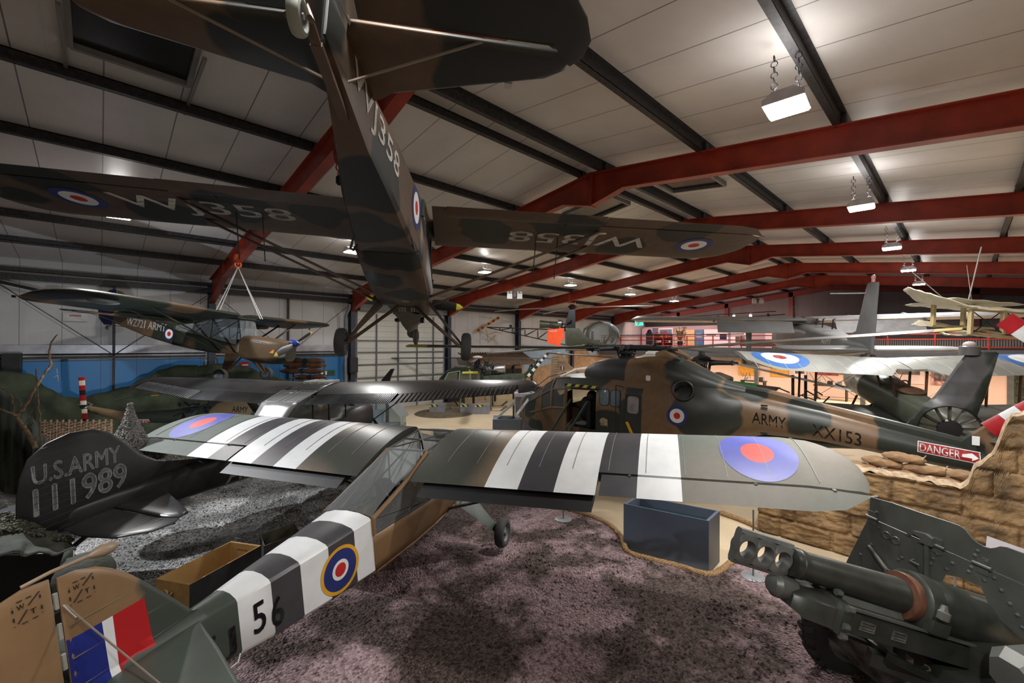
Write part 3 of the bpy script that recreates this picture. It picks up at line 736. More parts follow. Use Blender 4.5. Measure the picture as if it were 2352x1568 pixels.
        mb = MB(); mb.tube([V(X(-4.86), s*.01, .28+fz), V(X(-4.72), s*.85, Z+.03)], .006, 6); mb.tube([V(X(-4.55), s*.06, -.62+fz), V(X(-4.72), s*.85, Z-.03)], .009, 6)
        mb.tube([V(X(-4.86), 0, .28+fz), V(X(-4.845), s*.1, .20+fz)], .013, 8); mb.build('bracing_wire', mat('bracing_wire', (.24, .20, .16), .5, .3), root)
    # tailwheel
    tw = V(twx or X(-5.05), 0, Z-.46); mb = MB(); mb.bar(V(X(-4.35), 0, Z-.36), V(twx+.25 if twx else X(-4.7), 0, Z-.37), .06, .025); mb.bar(V(twx+.25 if twx else X(-4.7), 0, Z-.37), tw+V(.06, 0, .1), .05, .02)
    mb.tube([tw+V(.06, 0, .14), tw+V(.05, .045, .03), tw+V(0, .05, 0)], .012, 8); mb.tube([tw+V(.06, 0, .14), tw+V(.05, -.045, .03), tw+V(0, -.05, 0)], .012, 8); mb.build('tailwheel_fork', leg, root)
    wheel(root, tw, (0, 1, 0), .085, .06, name='tailwheel', tyre=mat('grey_tyre', (.26, .28, .25), .7, var=.2))
    return G
def roundel(root, tree, o, u, v, cast, radii, mats, asp=1.0, name='roundel'):
    return decal(name, rings_bm(radii, asp=asp), mats, root, o, u, v, cast, tree)
WDG = mat('roundel_white', (.72, .73, .73), .5, var=.05)

# ---- suspended aircraft seen from below and behind ------------------------------------------------
EARTH, DGREEN = (.125, .074, .042), (.012, .013, .010)
CAM_WJ = blobs('camo_brown_black', (.098, .060, .035), DGREEN, [(-4.55, -1.25, -.55, .62), (-5.2, -1.0, -.55, .5), (-4.45, .42, -.55, .36), (-5.1, .25, -.5, .4), (-3.75, -.12, -.95, .36), (-3.0, .12, -1.0, .34), (-2.2, -.1, -1.05, .38), (-1.35, .22, -1.1, .34), (-.7, -.12, -1.1, .36), (-.1, .35, -1.0, .22), (-2.1, -.4, -.5, .28), (-1.0, 1.2, -.1, .42), (-1.1, 2.3, 0, .55), (-.5, 3.4, 0, .5), (-1.3, 4.3, 0, .45), (-.7, 5.1, 0, .35), (-.9, -1.2, -.1, .5), (-1.25, -2.4, 0, .5), (-.5, -3.5, 0, .42), (-1.3, -4.3, 0, .4)], .55, .2, .02)
wj = thing('spotter_plane', 'camouflaged brown and black high-wing aircraft hung overhead, seen from below, lettered WJ358', 'airplane', (-6.439, 3.759, 5.311), plane_rot(144.86, -8.09, 2.03), 'high-wing spotter planes')
G = auster(wj, CAM_WJ, inc=.09, z0=-.02, flap=(-1.60, -.155, .17, 5), kx=1.05, tail_z=-.55, twx=-5.3, tp_out=[(-4.15, .05), (-4.26, .17), (-4.47, .85), (-4.61, 1.3), (-4.68, 1.39), (-4.80, 1.41), (-4.82, 1.3), (-4.83, .08), (-4.7, .04)], el_out=[(-4.855, .14), (-4.855, 1.33), (-4.72, 1.42), (-4.80, 1.48), (-4.93, 1.49), (-5.07, 1.42), (-5.27, 1.24), (-5.5, .92), (-5.58, .5), (-5.4, .15)], cowl_open=True, propkw=dict(ang=rad(3), tip=mat('prop_tip_yellow', (.72, .70, .05), .5)))
for s in (1, -1):
    tr = bvh_of(G['wing', s], G['ail', s]); w = G['w', s]
    y0 = 1.45
    # the serial reads upright from the tail on the left wing, inverted on the right
    if s == 1: decal('serial_lettering', text_bm('WJ358', .012, .09, w=2.3, h=.52), CREAM, wj, (-.54, 3.86, 0), (0, -1, 0), (-1, 0, 0), (0, 0, 1), tr)
    else: decal('serial_lettering', text_bm('WJ358', .012, .09, w=2.3, h=.52), CREAM, wj, (-1.05, -3.88, 0), (0, 1, 0), (1, 0, 0), (0, 0, 1), tr)
    roundel(wj, tr, (-.76, 4.36 if s == 1 else -4.68, 0), (1, 0, 0), (0, 1, 0), (0, 0, 1), [.30, .2, .09], [BLUE, WDG, RED])
    mb = MB()
    for y in (2.0, 2.35): mb.tube([w.pt(y, -.8, False), w.pt(y, -.8, False)+V(.25, -s*.08*0, -.62)], .008, 6)
    mb.build('jury_strut', BLACK, wj)
tr = bvh_of(G['rear'], G['cabin'])
roundel(wj, tr, (-2.62, -1, -.62), (1, 0, 0), (0, 0, 1), (0, 1, 0), [.23, .165, .075], [BLUE, WDG, RED])
decal('serial_lettering', text_bm('WJ358', .012, .06, w=1.15, h=.26), CREAM, wj, (-4.62, -1, -.80), (1, 0, -.03), (0, 0, 1), (0, 1, 0), bvh_of(G['rear']))
for s, x in ((1, -2.5), (-1, -2.6)):
    mb = MB(); mb.tube([(x, s*.29, -1.03), (x, s*.33, -1.1), (x-.12, s*.33, -1.12), (x-.16, s*.30, -1.02)], .012, 8); mb.build('grab_handle', BLACK, wj)
mb = MB(); mb.torus((-.35, -.02, -1.115), (0, 0, 1), .045, .008, 20, 8); mb.build('drain_ring', mat('pale_metal', (.45, .45, .42), .4, .4), wj)
mb = MB(); mb.grid(lambda u, v: V(.35+.95*u, (2*v-1)*.26*(1-.4*u), -1.12-.24*sin(pi*v)*sin(pi*min(1, u*1.1))-.05*sin(9*u+7*v)), 12, 12); mb.build('engine_cover_sheet', mat('canvas_grey', (.16, .15, .12), .8, bump=.3), wj, solid=.01)
mb = MB(); mb.ell((1.28, -.08, -1.42), (.07, .06, .16)); mb.ell((1.33, -.0, -1.34), (.05, .1, .1)); mb.build('canvas_bag', mat('canvas_grey', (1, 1, 1)), wj)
for y in (-.12, .08):
    mb = MB(); mb.box((.16, y, -1.12), (.04, .13, .02))
    for q in (-.045, 0, .045): mb.box((.16, y+q, -1.135), (.05, .025, .07))
    mb.build('cowl_clip', mat('pale_metal', (1, 1, 1)), wj)
mb = MB(); mb.tube([V(X_, Y_, Z_) for X_, Y_, Z_ in ((-4.45, -.12, -.5), (-5.5, -.03, -.66))], .01, 6); mb.build('control_rod', mat('pale_metal', (1, 1, 1)), wj)
mb = MB(); mb.box((-4.5, -1.05, -.565), (.05, .05, .012)); mb.build('inspection_patch', mat('pale_metal', (1, 1, 1)), wj)

# hoist that carries it from the red rafter
h = thing('lifting_sling', 'dark wire sling with red shackle holding up the big overhead aircraft', 'hoist', (-8.45, 3.36, 7.3))
rt = Vector((-8.45, 3.36, 7.3))
mb = MB()
for dx, dy, dz in ((2.5, -.7, -1.95), (2.95, -.28, -1.98)): mb.tube([(0, 0, -.55), (dx, dy, dz)], .012, 6)
for dx, dy, dz in ((1.3, .9, -2.0), (1.6, 1.3, -2.0)): mb.tube([(0, 0, -.55), (dx, dy, dz)], .01, 6)
mb.build('wire', DKSTEEL, h)
mb = MB(); mb.torus((0, 0, -.28), (1, 0, 0), .06, .016, 16, 8); mb.torus((0, 0, -.4), (0, 1, 0), .06, .014, 16, 8); mb.build('shackle', mat('red_shackle', (.5, .05, .02), .4), h)
mb = MB(); mb.prism([(-.22, .35), (.22, .35), (.13, -.1), (0, -.24), (-.13, -.1)], 1, -.05, .05); mb.build('beam_clamp', REDST, h)
mb = MB(); mb.lathe([(.02, -.62), (.06, -.58), (.06, -.46), (.02, -.42)], n=12); mb.build('swivel', DKSTEEL, h)

# ---- striped aircraft standing on the gravel --------------------------------------------------------
OLIVE, BROWN2 = (.050, .060, .045), (.23, .135, .062)
CAM_TJ = camo('camo_green_brown', [(.045, .052, .042), (.21, .125, .06)], .75, .50, .04, 11, .42, .12, third=(.05, .058, .046))
CAM_TJW = camo('camo_wing_top', [(.052, .054, .045), (.20, .145, .095)], .5, .52, .06, 4, .36, .12)
CAM_TIP = camo('camo_wing_tip', [(.115, .135, .12), (.185, .17, .145)], .55, .50, .08, 9, .62, .08, spec=.25)
SW = mat('stripe_white', (.74, .76, .77), .42, var=.05); SB = mat('stripe_black', (.055, .053, .06), .42, var=.12)
def tj_mi(y, s):
    st = [1.49, 1.92, 2.36, 2.84, 3.29, 3.76]
    if y < st[0]: return 0
    for i in range(5):
        if st[i] <= y < st[i+1]: return 1 if i % 2 == 0 else 2
    return 3
tj = thing('spotter_plane', 'high-wing aircraft with black and white bands round wings and tail, standing on the gravel', 'airplane', (-6.138, 4.168, 2.137), plane_rot(117.24, 5.53, -1.47), 'high-wing spotter planes')
TJB = [(-2.33, SW), (-2.60, SB), (-2.95, SW), (-3.28, SB), (-3.58, SW), (-3.87, 'G')]
TJB = [(a, b) for a, b in TJB]
GREENP = mat('sage_green_paint', (.052, .068, .055), .42, var=.1)
BRN = mat('sand_brown_paint', (.23, .135, .065), .45, var=.08)
TJB[-1] = (-3.87, GREENP)
CAM_FIN = blobs('camo_fin', (.23, .135, .065), (.045, .056, .046), [(-4.25, 0, -.18, .36), (-4.5, 0, -.45, .36), (-4.35, 0, .12, .16), (-4.75, 0, -.6, .2)], .42, .1, .025)
G = auster(tj, BRN, tj_mi, [CAM_TJW, SW, SB, CAM_TIP], TJB, open_centre=True, dark=mat('frame_grey', (.07, .07, .065), .5), wing_ex=(1.49, 1.92, 2.36, 2.84, 3.29, 3.76), fin_mats=CAM_FIN, rudder_mats=BRN, leg=GREENP, strut=GREENP, tail_mats=GREENP, under=BLACK, glass_m=glass('old_perspex', (.78, .8, .78), .16, .12))
for s in (1, -1):
    tr = bvh_of(G['wing', s]); w = G['w', s]
    roundel(tj, tr, (-.72, s*4.62, 0), (1, 0, 0), (0, 1, 0), (0, 0, -1), [.56, .235], [mat('faded_roundel_blue', (.085, .10, .38), .45, var=.1), mat('faded_roundel_red', (.62, .085, .075), .45, var=.1)], asp=.72)
    mb = MB()
    for y in frange(.8, 5.1, 10): mb.tube([w.pt(y, x, True)+V(0, 0, .001) for x in frange(-.02, -1.24, 12)], .005, 4)
    mb.build('rib_tape', mat('rib_tape', (.2, .2, .19), .5), G['wing', s])
tr = bvh_of(G['rear'])
roundel(tj, tr, (-2.82, -1, -.70), (1, 0, 0), (0, 0, 1), (0, 1, 0), [.255, .218, .108, .072], [mat('roundel_yellow', (.70, .36, .02), .45), BLUE, WDG, RED], asp=.98)
LB = mat('letter_black', (.014, .014, .016), .5)
for ch, x0, x1, z0, z1 in (('J', -4.02, -3.91, -.80, -.545), ('T', -4.24, -4.06, -.78, -.52), ('5', -3.76, -3.655, -.745, -.475), ('6', -3.60, -3.49, -.80, -.53)):
    decal('serial_lettering', text_bm(ch, .02, .05, w=x1-x0, h=z1-z0), LB, tj, (x0, -1, z0), (1, 0, 0), (0, 0, 1), (0, 1, 0), tr)
ft = bvh_of(G['fin'], G['rear'])
FR_, FB_ = mat('flash_red', (.46, .012, .016), .4, var=.08), mat('flash_blue', (.012, .022, .20), .4, var=.1)
decal('fin_flash', poly_bm([(0, [(-4.64, .05), (-4.64, -.42), (-4.42, -.43), (-4.45, .05)])]), FR_, tj, (0, -1, 0), (1, 0, 0), (0, 0, 1), (0, 1, 0), ft, label='red panel of the tail flash')
decal('fin_flash', poly_bm([(0, [(-4.70, .05), (-4.69, -.42), (-4.64, -.42), (-4.64, .05)])]), SW, tj, (0, -1, 0), (1, 0, 0), (0, 0, 1), (0, 1, 0), ft, label='white panel of the tail flash')
decal('fin_flash', poly_bm([(0, [(-4.872, .05), (-4.872, -.42), (-4.69, -.42), (-4.70, .05)])]), FB_, tj, (0, -1, 0), (1, 0, 0), (0, 0, 1), (0, 1, 0), ft, label='blue panel of the tail flash')
def iwt(x, z, tree):
    k = .145
    def bm_(): 
        B = []
        def q(x0, z0, x1, z1, w=.006):
            d = Vector((x1-x0, z1-z0)).normalized(); n = Vector((-d.y, d.x))*w/2
            B.append((0, [(x0+n.x, z0+n.y), (x0-n.x, z0-n.y), (x1-n.x, z1-n.y), (x1+n.x, z1+n.y)]))
        q(0, .085, 0, .105, .007); q(0, .115, 0, .118, .007); q(.02, .135, .045, .135); q(.06, .135, .085, .135); q(.065, .09, .12, .14); q(.12, .10, .12, .12, .007); q(.12, .135, .12, .139, .007)
        q(0, .03, 0, .055, .007); q(0, .0, 0, .004, .007); q(.015, .01, .06, .07); q(.03, .0, .055, .0); q(.075, .0, .1, .0); q(.12, .03, .12, .055, .007); q(.12, .008, .12, .012, .007)
        return poly_bm(B, .05)
    decal('stencil_lettering', bm_(), LB, tj, (x, -1, z), (1, 0, 0), (0, 0, 1), (0, 1, 0), tree)
    decal('stencil_lettering', text_bm('W', .01, .05, w=.032, h=.03), LB, tj, (x+.018, -1, z+.085), (1, 0, 0), (0, 0, 1), (0, 1, 0), tree)
    decal('stencil_lettering', text_bm('T', .01, .05, w=.026, h=.03), LB, tj, (x+.07, -1, z+.03), (1, 0, 0), (0, 0, 1), (0, 1, 0), tree)
iwt(-5.085, .30, bvh_of(G['rudder'])); iwt(-4.835, .26, bvh_of(G['fin'])); iwt(-2.0, -.86, bvh_of(G['cabin']))
mb = MB(); mb.tube([(-5.03, -.0, .50), (-4.9, -.015, .52), (-4.70, -.02, .515)], [.012, .012, .013], 10); mb.lathe([(.013, 0), (.03, .03), (.042, .08), (.038, .13), (.018, .16), (.002, .165)], (-4.72, -.02, .515), (1, 0, -.03), 16); mb.build('balance_weight', mat('beige_paint', (.30, .22, .15), .4), G['rudder'])
for z in (.32, .12, -.08, -.3, -.5): mb = MB(); mb.tube([(-4.89, 0, z-.05), (-4.89, 0, z+.05)], .013, 8); mb.build('hinge', mat('pale_metal', (1, 1, 1)), G['rudder'])
# ridge lines of the fabric on the fin
mb = MB()
for z, x0, x1 in ((.14, -4.86, -4.45), (-.08, -4.86, -4.3), (-.28, -4.86, -4.2)): mb.tube([(x0, -.03, z), (x1, -.024, z)], .004, 5)
mb.build('rib_tape', mat('fin_rib', (.14, .1, .06), .5), G['fin'])
mb = MB(); mb.tube([(-4.05, -.16, -.80), (-4.02, -.19, -.83), (-3.95, -.2, -.83), (-3.9, -.17, -.80)], .008, 6); mb.build('lifting_handle', mat('pale_metal', (1, 1, 1)), tj)

# ---- aircraft hung by the left wall -------------------------------------------------------------------
CAM_WZ = camo('camo_wall_plane', [(.14, .088, .048), (.028, .032, .022)], .62, .5, .02, 21, .45, .2)
wz = thing('spotter_plane', 'camouflaged high-wing aircraft hung by the left wall, lettered WZ721 ARMY', 'airplane', (-15.976, 3.486, 4.287), plane_rot(38.89, -6.47, -1.86), 'high-wing spotter planes')
DKBL = mat('tail_navy', (.012, .016, .07), .45, var=.15)
G = auster(wz, CAM_WZ, cowl=((.10, .42, -.46, -1.20), (.5, .42, -.44, -1.28), (1.0, .40, -.45, -1.28), (1.42, .34, -.47, -1.22), (1.58, .26, -.50, -1.12)), inc=.36, z0=.15, span=5.2, kx=1.05, tail_z=-.33, rudder_mats=DKBL, propkw=dict(ang=rad(25), spin=mat('spinner_blue', (.02, .05, .3), .35), high=1), glass_m=glass('cabin_glass', (.6, .68, .75), .2))
tr = bvh_of(G['rear'], G['cabin'])
decal('serial_lettering', text_bm('WZ721 ARMY', .016, .07, w=1.72, h=.25), WHITE, wz, (-4.38, -1, -.62), (1, 0, -.03), (.03, 0, 1), (0, 1, 0), tr)
roundel(wz, tr, (-2.50, -1, -.72), (1, 0, 0), (0, 0, 1), (0, 1, 0), [.2, .155, .075], [BLUE, WDG, RED])
for s in (1, -1): roundel(wz, bvh_of(G['wing', s]), (-.72, s*3.9, 0), (1, 0, 0), (0, 1, 0), (0, 0, -1), [.45, .3, .15], [BLUE, WDG, RED])
ft = bvh_of(G['fin'])
for x0, x1, m_ in ((-4.85, -4.72, RED), (-4.98, -4.85, WHITE)):
    decal('fin_flash', poly_bm([(0, [(x0, -.05), (x0, .25), (x1, .25), (x1, -.05)])]), m_, wz, (0, -1, 0), (1, 0, 0), (0, 0, 1), (0, 1, 0), ft)
ct = bvh_of(G['cowl'])
decal('name_plate', poly_bm([(0, [(0, 0), (.32, 0), (.32, .07), (0, .07)])]), BLACK, wz, (.52, -1, -.66), (1, 0, 0), (0, 0, 1), (0, 1, 0), ct)
decal('name_lettering', text_bm('DRAGON', .01, .05, w=.28, h=.045), WHITE, wz, (.54, -1, -.648), (1, 0, 0), (0, 0, 1), (0, 1, 0), ct, off=.008)
decal('badge', poly_bm([(0, [(0, 0), (.13, .0), (.13, .12)]), (1, [(0, 0), (.13, .12), (.06, .13)])]), [YELLOW, RED], wz, (1.12, -1, -.9), (1, 0, 0), (0, 0, 1), (0, 1, 0), ct)
mb = MB(); mb.ell((-.06, -4.4, .06), (.16, .34, .06)); mb.build('landing_light', glass('lamp_cover', (.85, .88, .9), .3), wz)
h = thing('lifting_sling', 'white strap sling on an orange hook above the aircraft by the left wall', 'hoist', (-17.0, 3.36, 6.35))
mb = MB()
for dx, dy in ((.1, -.75), (.25, -.65), (1.25, .45), (1.4, .35)): mb.tube([(0, 0, -.2), (dx, dy, -2.0)], .014, 6)
mb.build('strap', mat('white_strap', (.6, .6, .6), .6), h)
mb = MB(); mb.torus((0, 0, -.12), (1, 0, 0), .09, .025, 16, 8); mb.box((0, 0, .12), (.3, .2, .18)); mb.tube([(-.14, 0, 0.05), (0, 0, -.1), (.14, 0, .05)], .025, 8); mb.build('hook', mat('orange_hook', (.75, .12, .02), .4), h)
# ================================================================ BLACK AIRCRAFT WITH THE BIG RUDDER
BDK = mat('satin_black', (.030, .030, .033), .38, var=.25, vscale=3); BDW = mat('worn_black_wing', (.060, .061, .065), .30, .1, var=.35, vscale=2.2)
BDT = mat('tail_black', (.020, .020, .021), .45, var=.3, vscale=5); LG = mat('letter_grey', (.36, .36, .36), .5, var=.1)
bd = thing('observation_plane', 'black aircraft with tall rounded rudder lettered U.S.ARMY 111989 and ribbed wings', 'airplane', (-11.265, 4.303, 2.279), plane_rot(122.64, 2.27, -.98))
def ble(y): t = max(0, (y-5.1)/.42); return -.5*(1-sqrt(max(0, 1-t*t)))-.04*max(0, y-2.6)
def bte(y): t = max(0, (y-5.2)/.32); return (-1.64 if y < 2.6 else -1.64+.22*(y-2.6))+.25*(1-sqrt(max(0, 1-t*t)))
bhg = lambda y: bte(y)+(.42 if y < 2.6 else .36)
BG = {}
for s in (1, -1):
    w = Wing(s, .5, 5.52, ble, bte, .25, .22, .032, .13); BG['w', s] = w
    o = w.panel(stations(.5, 5.12, .3)+[5.2, 5.3, 5.4, 5.47, 5.5], ble, lambda y: bhg(y) if y < 5.13 else bte(y), 14).build('wing', BDW, bd, ang=40); BG['wing', s] = o
    for nm, ya, yb, n in (('flap', .56, 2.58, 44), ('aileron', 2.64, 5.1, 26)):
        ys = []
        for i in range(n):
            y0 = ya+(yb-ya)*i/n; dy = (yb-ya)/n; ys += [y0, y0+dy*.78, y0+dy*.82, y0+dy*.96]
        ys.append(yb); cnt = {round(y, 5): (i % 4) for i, y in enumerate(ys)}
        mbq = w.panel(ys, lambda y: bhg(y)-.015, bte, 4, 0, lambda y: .010 if cnt[round(y, 5)] in (2, 3) else 0)
        # pale lines laid along the aileron ridges
        mbq.build(nm, BDW if nm == 'flap' else BDK, bd, ang=25)
        if nm == 'aileron':
            mb = MB()
            for i in range(1, n): y = ya+(yb-ya)*(i-.1)/n; mb.tube([w.pt(y, bhg(y)-.02, True)+V(0, 0, .011), w.pt(y, bte(y)+.01, True)+V(0, 0, .011)], .006, 5)
            mb.build('pale_ridge', mat('pale_edge', (.30, .30, .30), .5), bd)
    p, q = V(-.1, s*.5, -1.1), w.pt(2.6, -.6, False); mb = MB(); mb.loft([[e+V(.05*cos(a), .0, .05*.3*sin(a)) for a in [2*pi*j/10 for j in range(10)]] for e in (p, q)]); mb.build('lift_strut', BDK, bd)
    mb = MB(); mb.tube([(-.1, s*.4, -1.2), (.05, s*1.1, -1.75)], [.05, .035], 10); mb.build('gear_leg', BDK, bd); wheel(bd, V(.05, s*1.18, -1.78), (0, 1, 0), .24, .15)
# centre section, roof windows, slots
mb = MB(); mb.grid(lambda u, v: V(-1.15*u+.02, (2*v-1)*.52, .27+.12*sin(pi*min(1, u*.9+.08))-.12*u), 8, 4); mb.build('centre_section', BDW, bd, solid=.02)
for y0 in (-.36, -.18, .06, .24):
    pts = [(-.12, y0), (-.55, y0), (-.6, y0+.06), (-.55, y0+.12), (-.12, y0+.12), (-.07, y0+.06)]
    mb = MB(); mb.prism([(a, b) for a, b in pts], 2, .28, .392); mb.build('roof_slot', mat('slot_white', (.62, .63, .6), .3), bd)  # opaque white slot shapes on the centre section
mb = MB(); mb.grid(lambda u, v: V(-1.12-.62*u, (2*v-1)*(.50-.04*u), .24-.16*u), 4, 4); mb.build('roof_window', glass('smoked_glass', (.45, .47, .46), .2), bd)
mb = MB()
for s in (1, -1): mb.tube([(-1.13, s*.06, .245), (-1.12, s*.47, .245), (-1.70, s*.40, .09), (-1.72, s*.08, .085), (-1.13, s*.06, .245)], .014, 6)
mb.build('roof_window_frame', mat('pale_seal', (.4, .41, .4), .5), bd)
mb = MB(); mb.grid(lambda u, v: V(-1.74-.45*u, (2*v-1)*(.46-.06*u), +.07-.42*u+.03*cos(pi*(v-.5))), 4, 6); mb.build('rear_window_cover', mat('polished_alloy', (.62, .63, .64), .28, .75), bd, solid=.01)
BS = [(1.55, .22, -.55, -1.0), (1.35, .36, -.42, -1.12), (.7, .44, -.38, -1.2), (.1, .48, -.38, -1.25), (-.1, .5, -.55, -1.26), (-1.7, .49, -.55, -1.27), (-2.2, .40, -.45, -1.26), (-3.3, .27, -.58, -1.2), (-4.2, .17, -.62, -1.14), (-5.0, .1, -.66, -1.06), (-5.62, .03, -.72, -.98)]
def bsec(x, hw, zt, zb): zc, hz = (zt+zb)/2, (zt-zb)/2; return [V(x, hw*math.copysign(abs(cos(a))**.62, cos(a)), zc+hz*math.copysign(abs(sin(a))**.62, sin(a))) for a in [2*pi*j/28 for j in range(28)]]
mb = MB(); mb.loft([bsec(*q) for q in BS]); bf = mb.build('fuselage', BDK, bd, ang=45)
mb = MB()
for s in (1, -1): mb.add([V(.1, s*.46, -.4), V(-.1, s*.5, .2), V(-1.1, s*.5, .18), V(-1.75, s*.45, .06), V(-2.1, s*.4, -.44), V(-1.7, s*.49, -.56)], [(0, 1, 2, 3, 4, 5)])
mb.add([V(.5, -.36, -.4), V(.5, .36, -.4), V(0, .44, .24), V(0, -.44, .24)], [(0, 1, 2, 3)]); mb.build('side_windows', glass('smoked_glass'), bd)
for s in (1, -1):
    for x in (-.1, -.75, -1.3): mb = MB(); mb.tube([(x, s*.49, -.56), (x, s*.49, .17)], .018, 8); mb.build('window_post', BDK, bd)
propeller(bd, 1.66, -.76, 1.1, BLACK, ang=rad(55))
fin = [(-6.02, -.62), (-6.01, -.40), (-5.97, -.14), (-5.88, .08), (-5.7, .23), (-5.45, .31), (-5.2, .30), (-4.99, .21), (-4.78, 0), (-4.6, -.22), (-4.35, -.39), (-3.95, -.52), (-3.5, -.60), (-3.5, -.75), (-4.6, -.95), (-5.5, -.98), (-5.8, -.88), (-5.95, -.74)]
mb = MB(); mb.plate(fin, 1, 0, .04, .01, .86); bfin = mb.build('fin_and_rudder', BDT, bd, ang=50)
mb = MB()
for i in range(14):
    z = .20-.085*i; x1 = -5.35; x0 = -5.93+abs(z+.35)**2*.35
    mb.tube([(x0+.05, -.043, z-.02), (x1, -.045, z+.02)], .004, 4)
mb.build('skin_bead', mat('bead_grey', (.06, .06, .06), .5), bfin)
ft = bvh_of(bfin)
decal('serial_lettering', text_bm('U.S.ARMY', .03, .1, w=.98, h=.235), LG, bd, (-5.87, -1, -.255), (1, 0, .01), (0, 0, 1), (0, 1, 0), ft)
decal('serial_lettering', text_bm('111989', .04, .1, w=1.05, h=.34), LG, bd, (-5.87, -1, -.655), (1, 0, .03), (0, 0, 1), (0, 1, 0), ft)
decal('side_lettering', text_bm('ARMY', .02, .08, w=1.25, h=.33), LG, bd, (-3.34, -1, -1.13), (1, 0, 0), (.06, 0, 1), (0, 1, 0), bvh_of(bf))
for s in (-1, 1):
    tpo = [(-4.32, s*.05), (-4.5, s*.45), (-4.84, s*1.14), (-4.96, s*1.36), (-5.12, s*1.40), (-5.18, s*1.18), (-5.05, s*.12)]
    mb = MB(); mb.plate(tpo, 2, -.87, .035, .01); mb.build('tailplane', BDW, bd, ang=50)
    elo = [(-5.08, s*.14), (-5.21, s*1.19), (-5.15, s*1.44), (-5.3, s*1.5), (-5.52, s*1.47), (-5.76, s*1.18), (-5.8, s*.7), (-5.7, s*.25)]
    mb = MB(); mb.plate(elo, 2, -.87, .022, .008); el = mb.build('elevator', BDW, bd, ang=50)
    mb = MB()
    for i in range(14): y = .3+.075*i; mb.tube([(-5.13-.10*(y-.14), s*y, -.845), (-5.74+max(0, y-1.1)*.5, s*y, -.858)], .006, 4)
    mb.build('skin_bead', BDK, el)
mb = MB(); mb.tube([(-5.1, 0, -1.05), (-5.6, 0, -1.3)], .03, 8); mb.build('tail_spring', BDK, bd); wheel(bd, V(-5.65, 0, -1.36), (0, 1, 0), .12, .09, name='tailwheel')

# ================================================================ HELICOPTERS
def blade(parent, hub, az, r0, r1, chord, droop, m, th=.035, tipm=None, name='rotor_blade', rise=0, tip=.12, pitch=6):
    """one main blade; az in degrees about +Z, droop metres at the tip"""
    a = rad(az); e = V(cos(a), sin(a), 0); t = V(-sin(a), cos(a), 0); mb = MB(); rings = []; n = 16; pt = rad(pitch)
    for i in range(n+1):
        f = i/n; r = r0+(r1-r0)*f; z = rise*f-droop*f*f; p = V(*hub)+e*r+V(0, 0, z); w = chord/2*(1 if f < .97 else .6)
        rings.append([p+t*(w*cos(q)*cos(pt))+V(0, 0, th/2*sin(q)*(1+.3*cos(q))+w*cos(q)*sin(pt)) for q in [2*pi*j/10 for j in range(10)]])
    k = int(n*(1-tip)) if tipm else n
    mb.loft(rings[:k+1], (1, 1), 0)
    if tipm: mb.loft(rings[k:], (1, 1), 1)
    return mb.build(name, [m, tipm or m], parent)
def cuff(parent, hub, az, r0, r1, m, rise=0, name='blade_cuff', R=.07):
    a = rad(az); e = V(cos(a), sin(a), 0); t = V(-sin(a), cos(a), 0); h = V(*hub); mb = MB()
    mb.tube([h+e*r0, h+e*(r0+.25)+V(0, 0, rise*.3), h+e*r1+V(0, 0, rise)], [R*1.3, R, R*.8], 12); mb.box(h+e*(r0+.35)+t*.12, (.16, .2, .1), 0, Matrix.Rotation(a, 3, 'Z')); mb.box(h+e*r1+V(0, 0, rise), (.22, .26, .1), 0, Matrix.Rotation(a, 3, 'Z'))
    for s in (-.1, .1): mb.tube([h+e*(r1-.08)+t*s+V(0, 0, rise-.09), h+e*(r1-.08)+t*s+V(0, 0, rise+.09)], .022, 8)
    return mb.build(name, m, parent)
LXB, LXG = (.185, .115, .062), (.030, .036, .030)
CAM_LX = camo('camo_lynx', [LXB, LXG], .36, .52, .012, 14, .42, .18)
CAM_LX = blobs('camo_lynx_patches', LXB, LXG, [(-2.35, .9, -1.4, .74), (-1.95, .5, -.6, .62), (-2.3, .6, -2.3, .5), (.15, .9, -2.5, .9), (-.6, .9, -1.6, .35), (2.9, .7, -1.75, .45), (1.9, .4, -.7, .7), (2.6, .7, -2.5, .35), (.9, .4, -.75, .8), (-4.12, .3, -1.35, .42), (-6.0, .3, -1.8, .72), (-5.75, 0, -1.2, .5), (-3.0, 0, -.8, .5), (.3, .4, -.4, .55)])
lx = thing('helicopter', 'large camouflaged helicopter with round tail boom lettered ARMY XX153', 'helicopter', (-6.397, 10.421, 3.519), plane_rot(184.68, .7, -1.31))
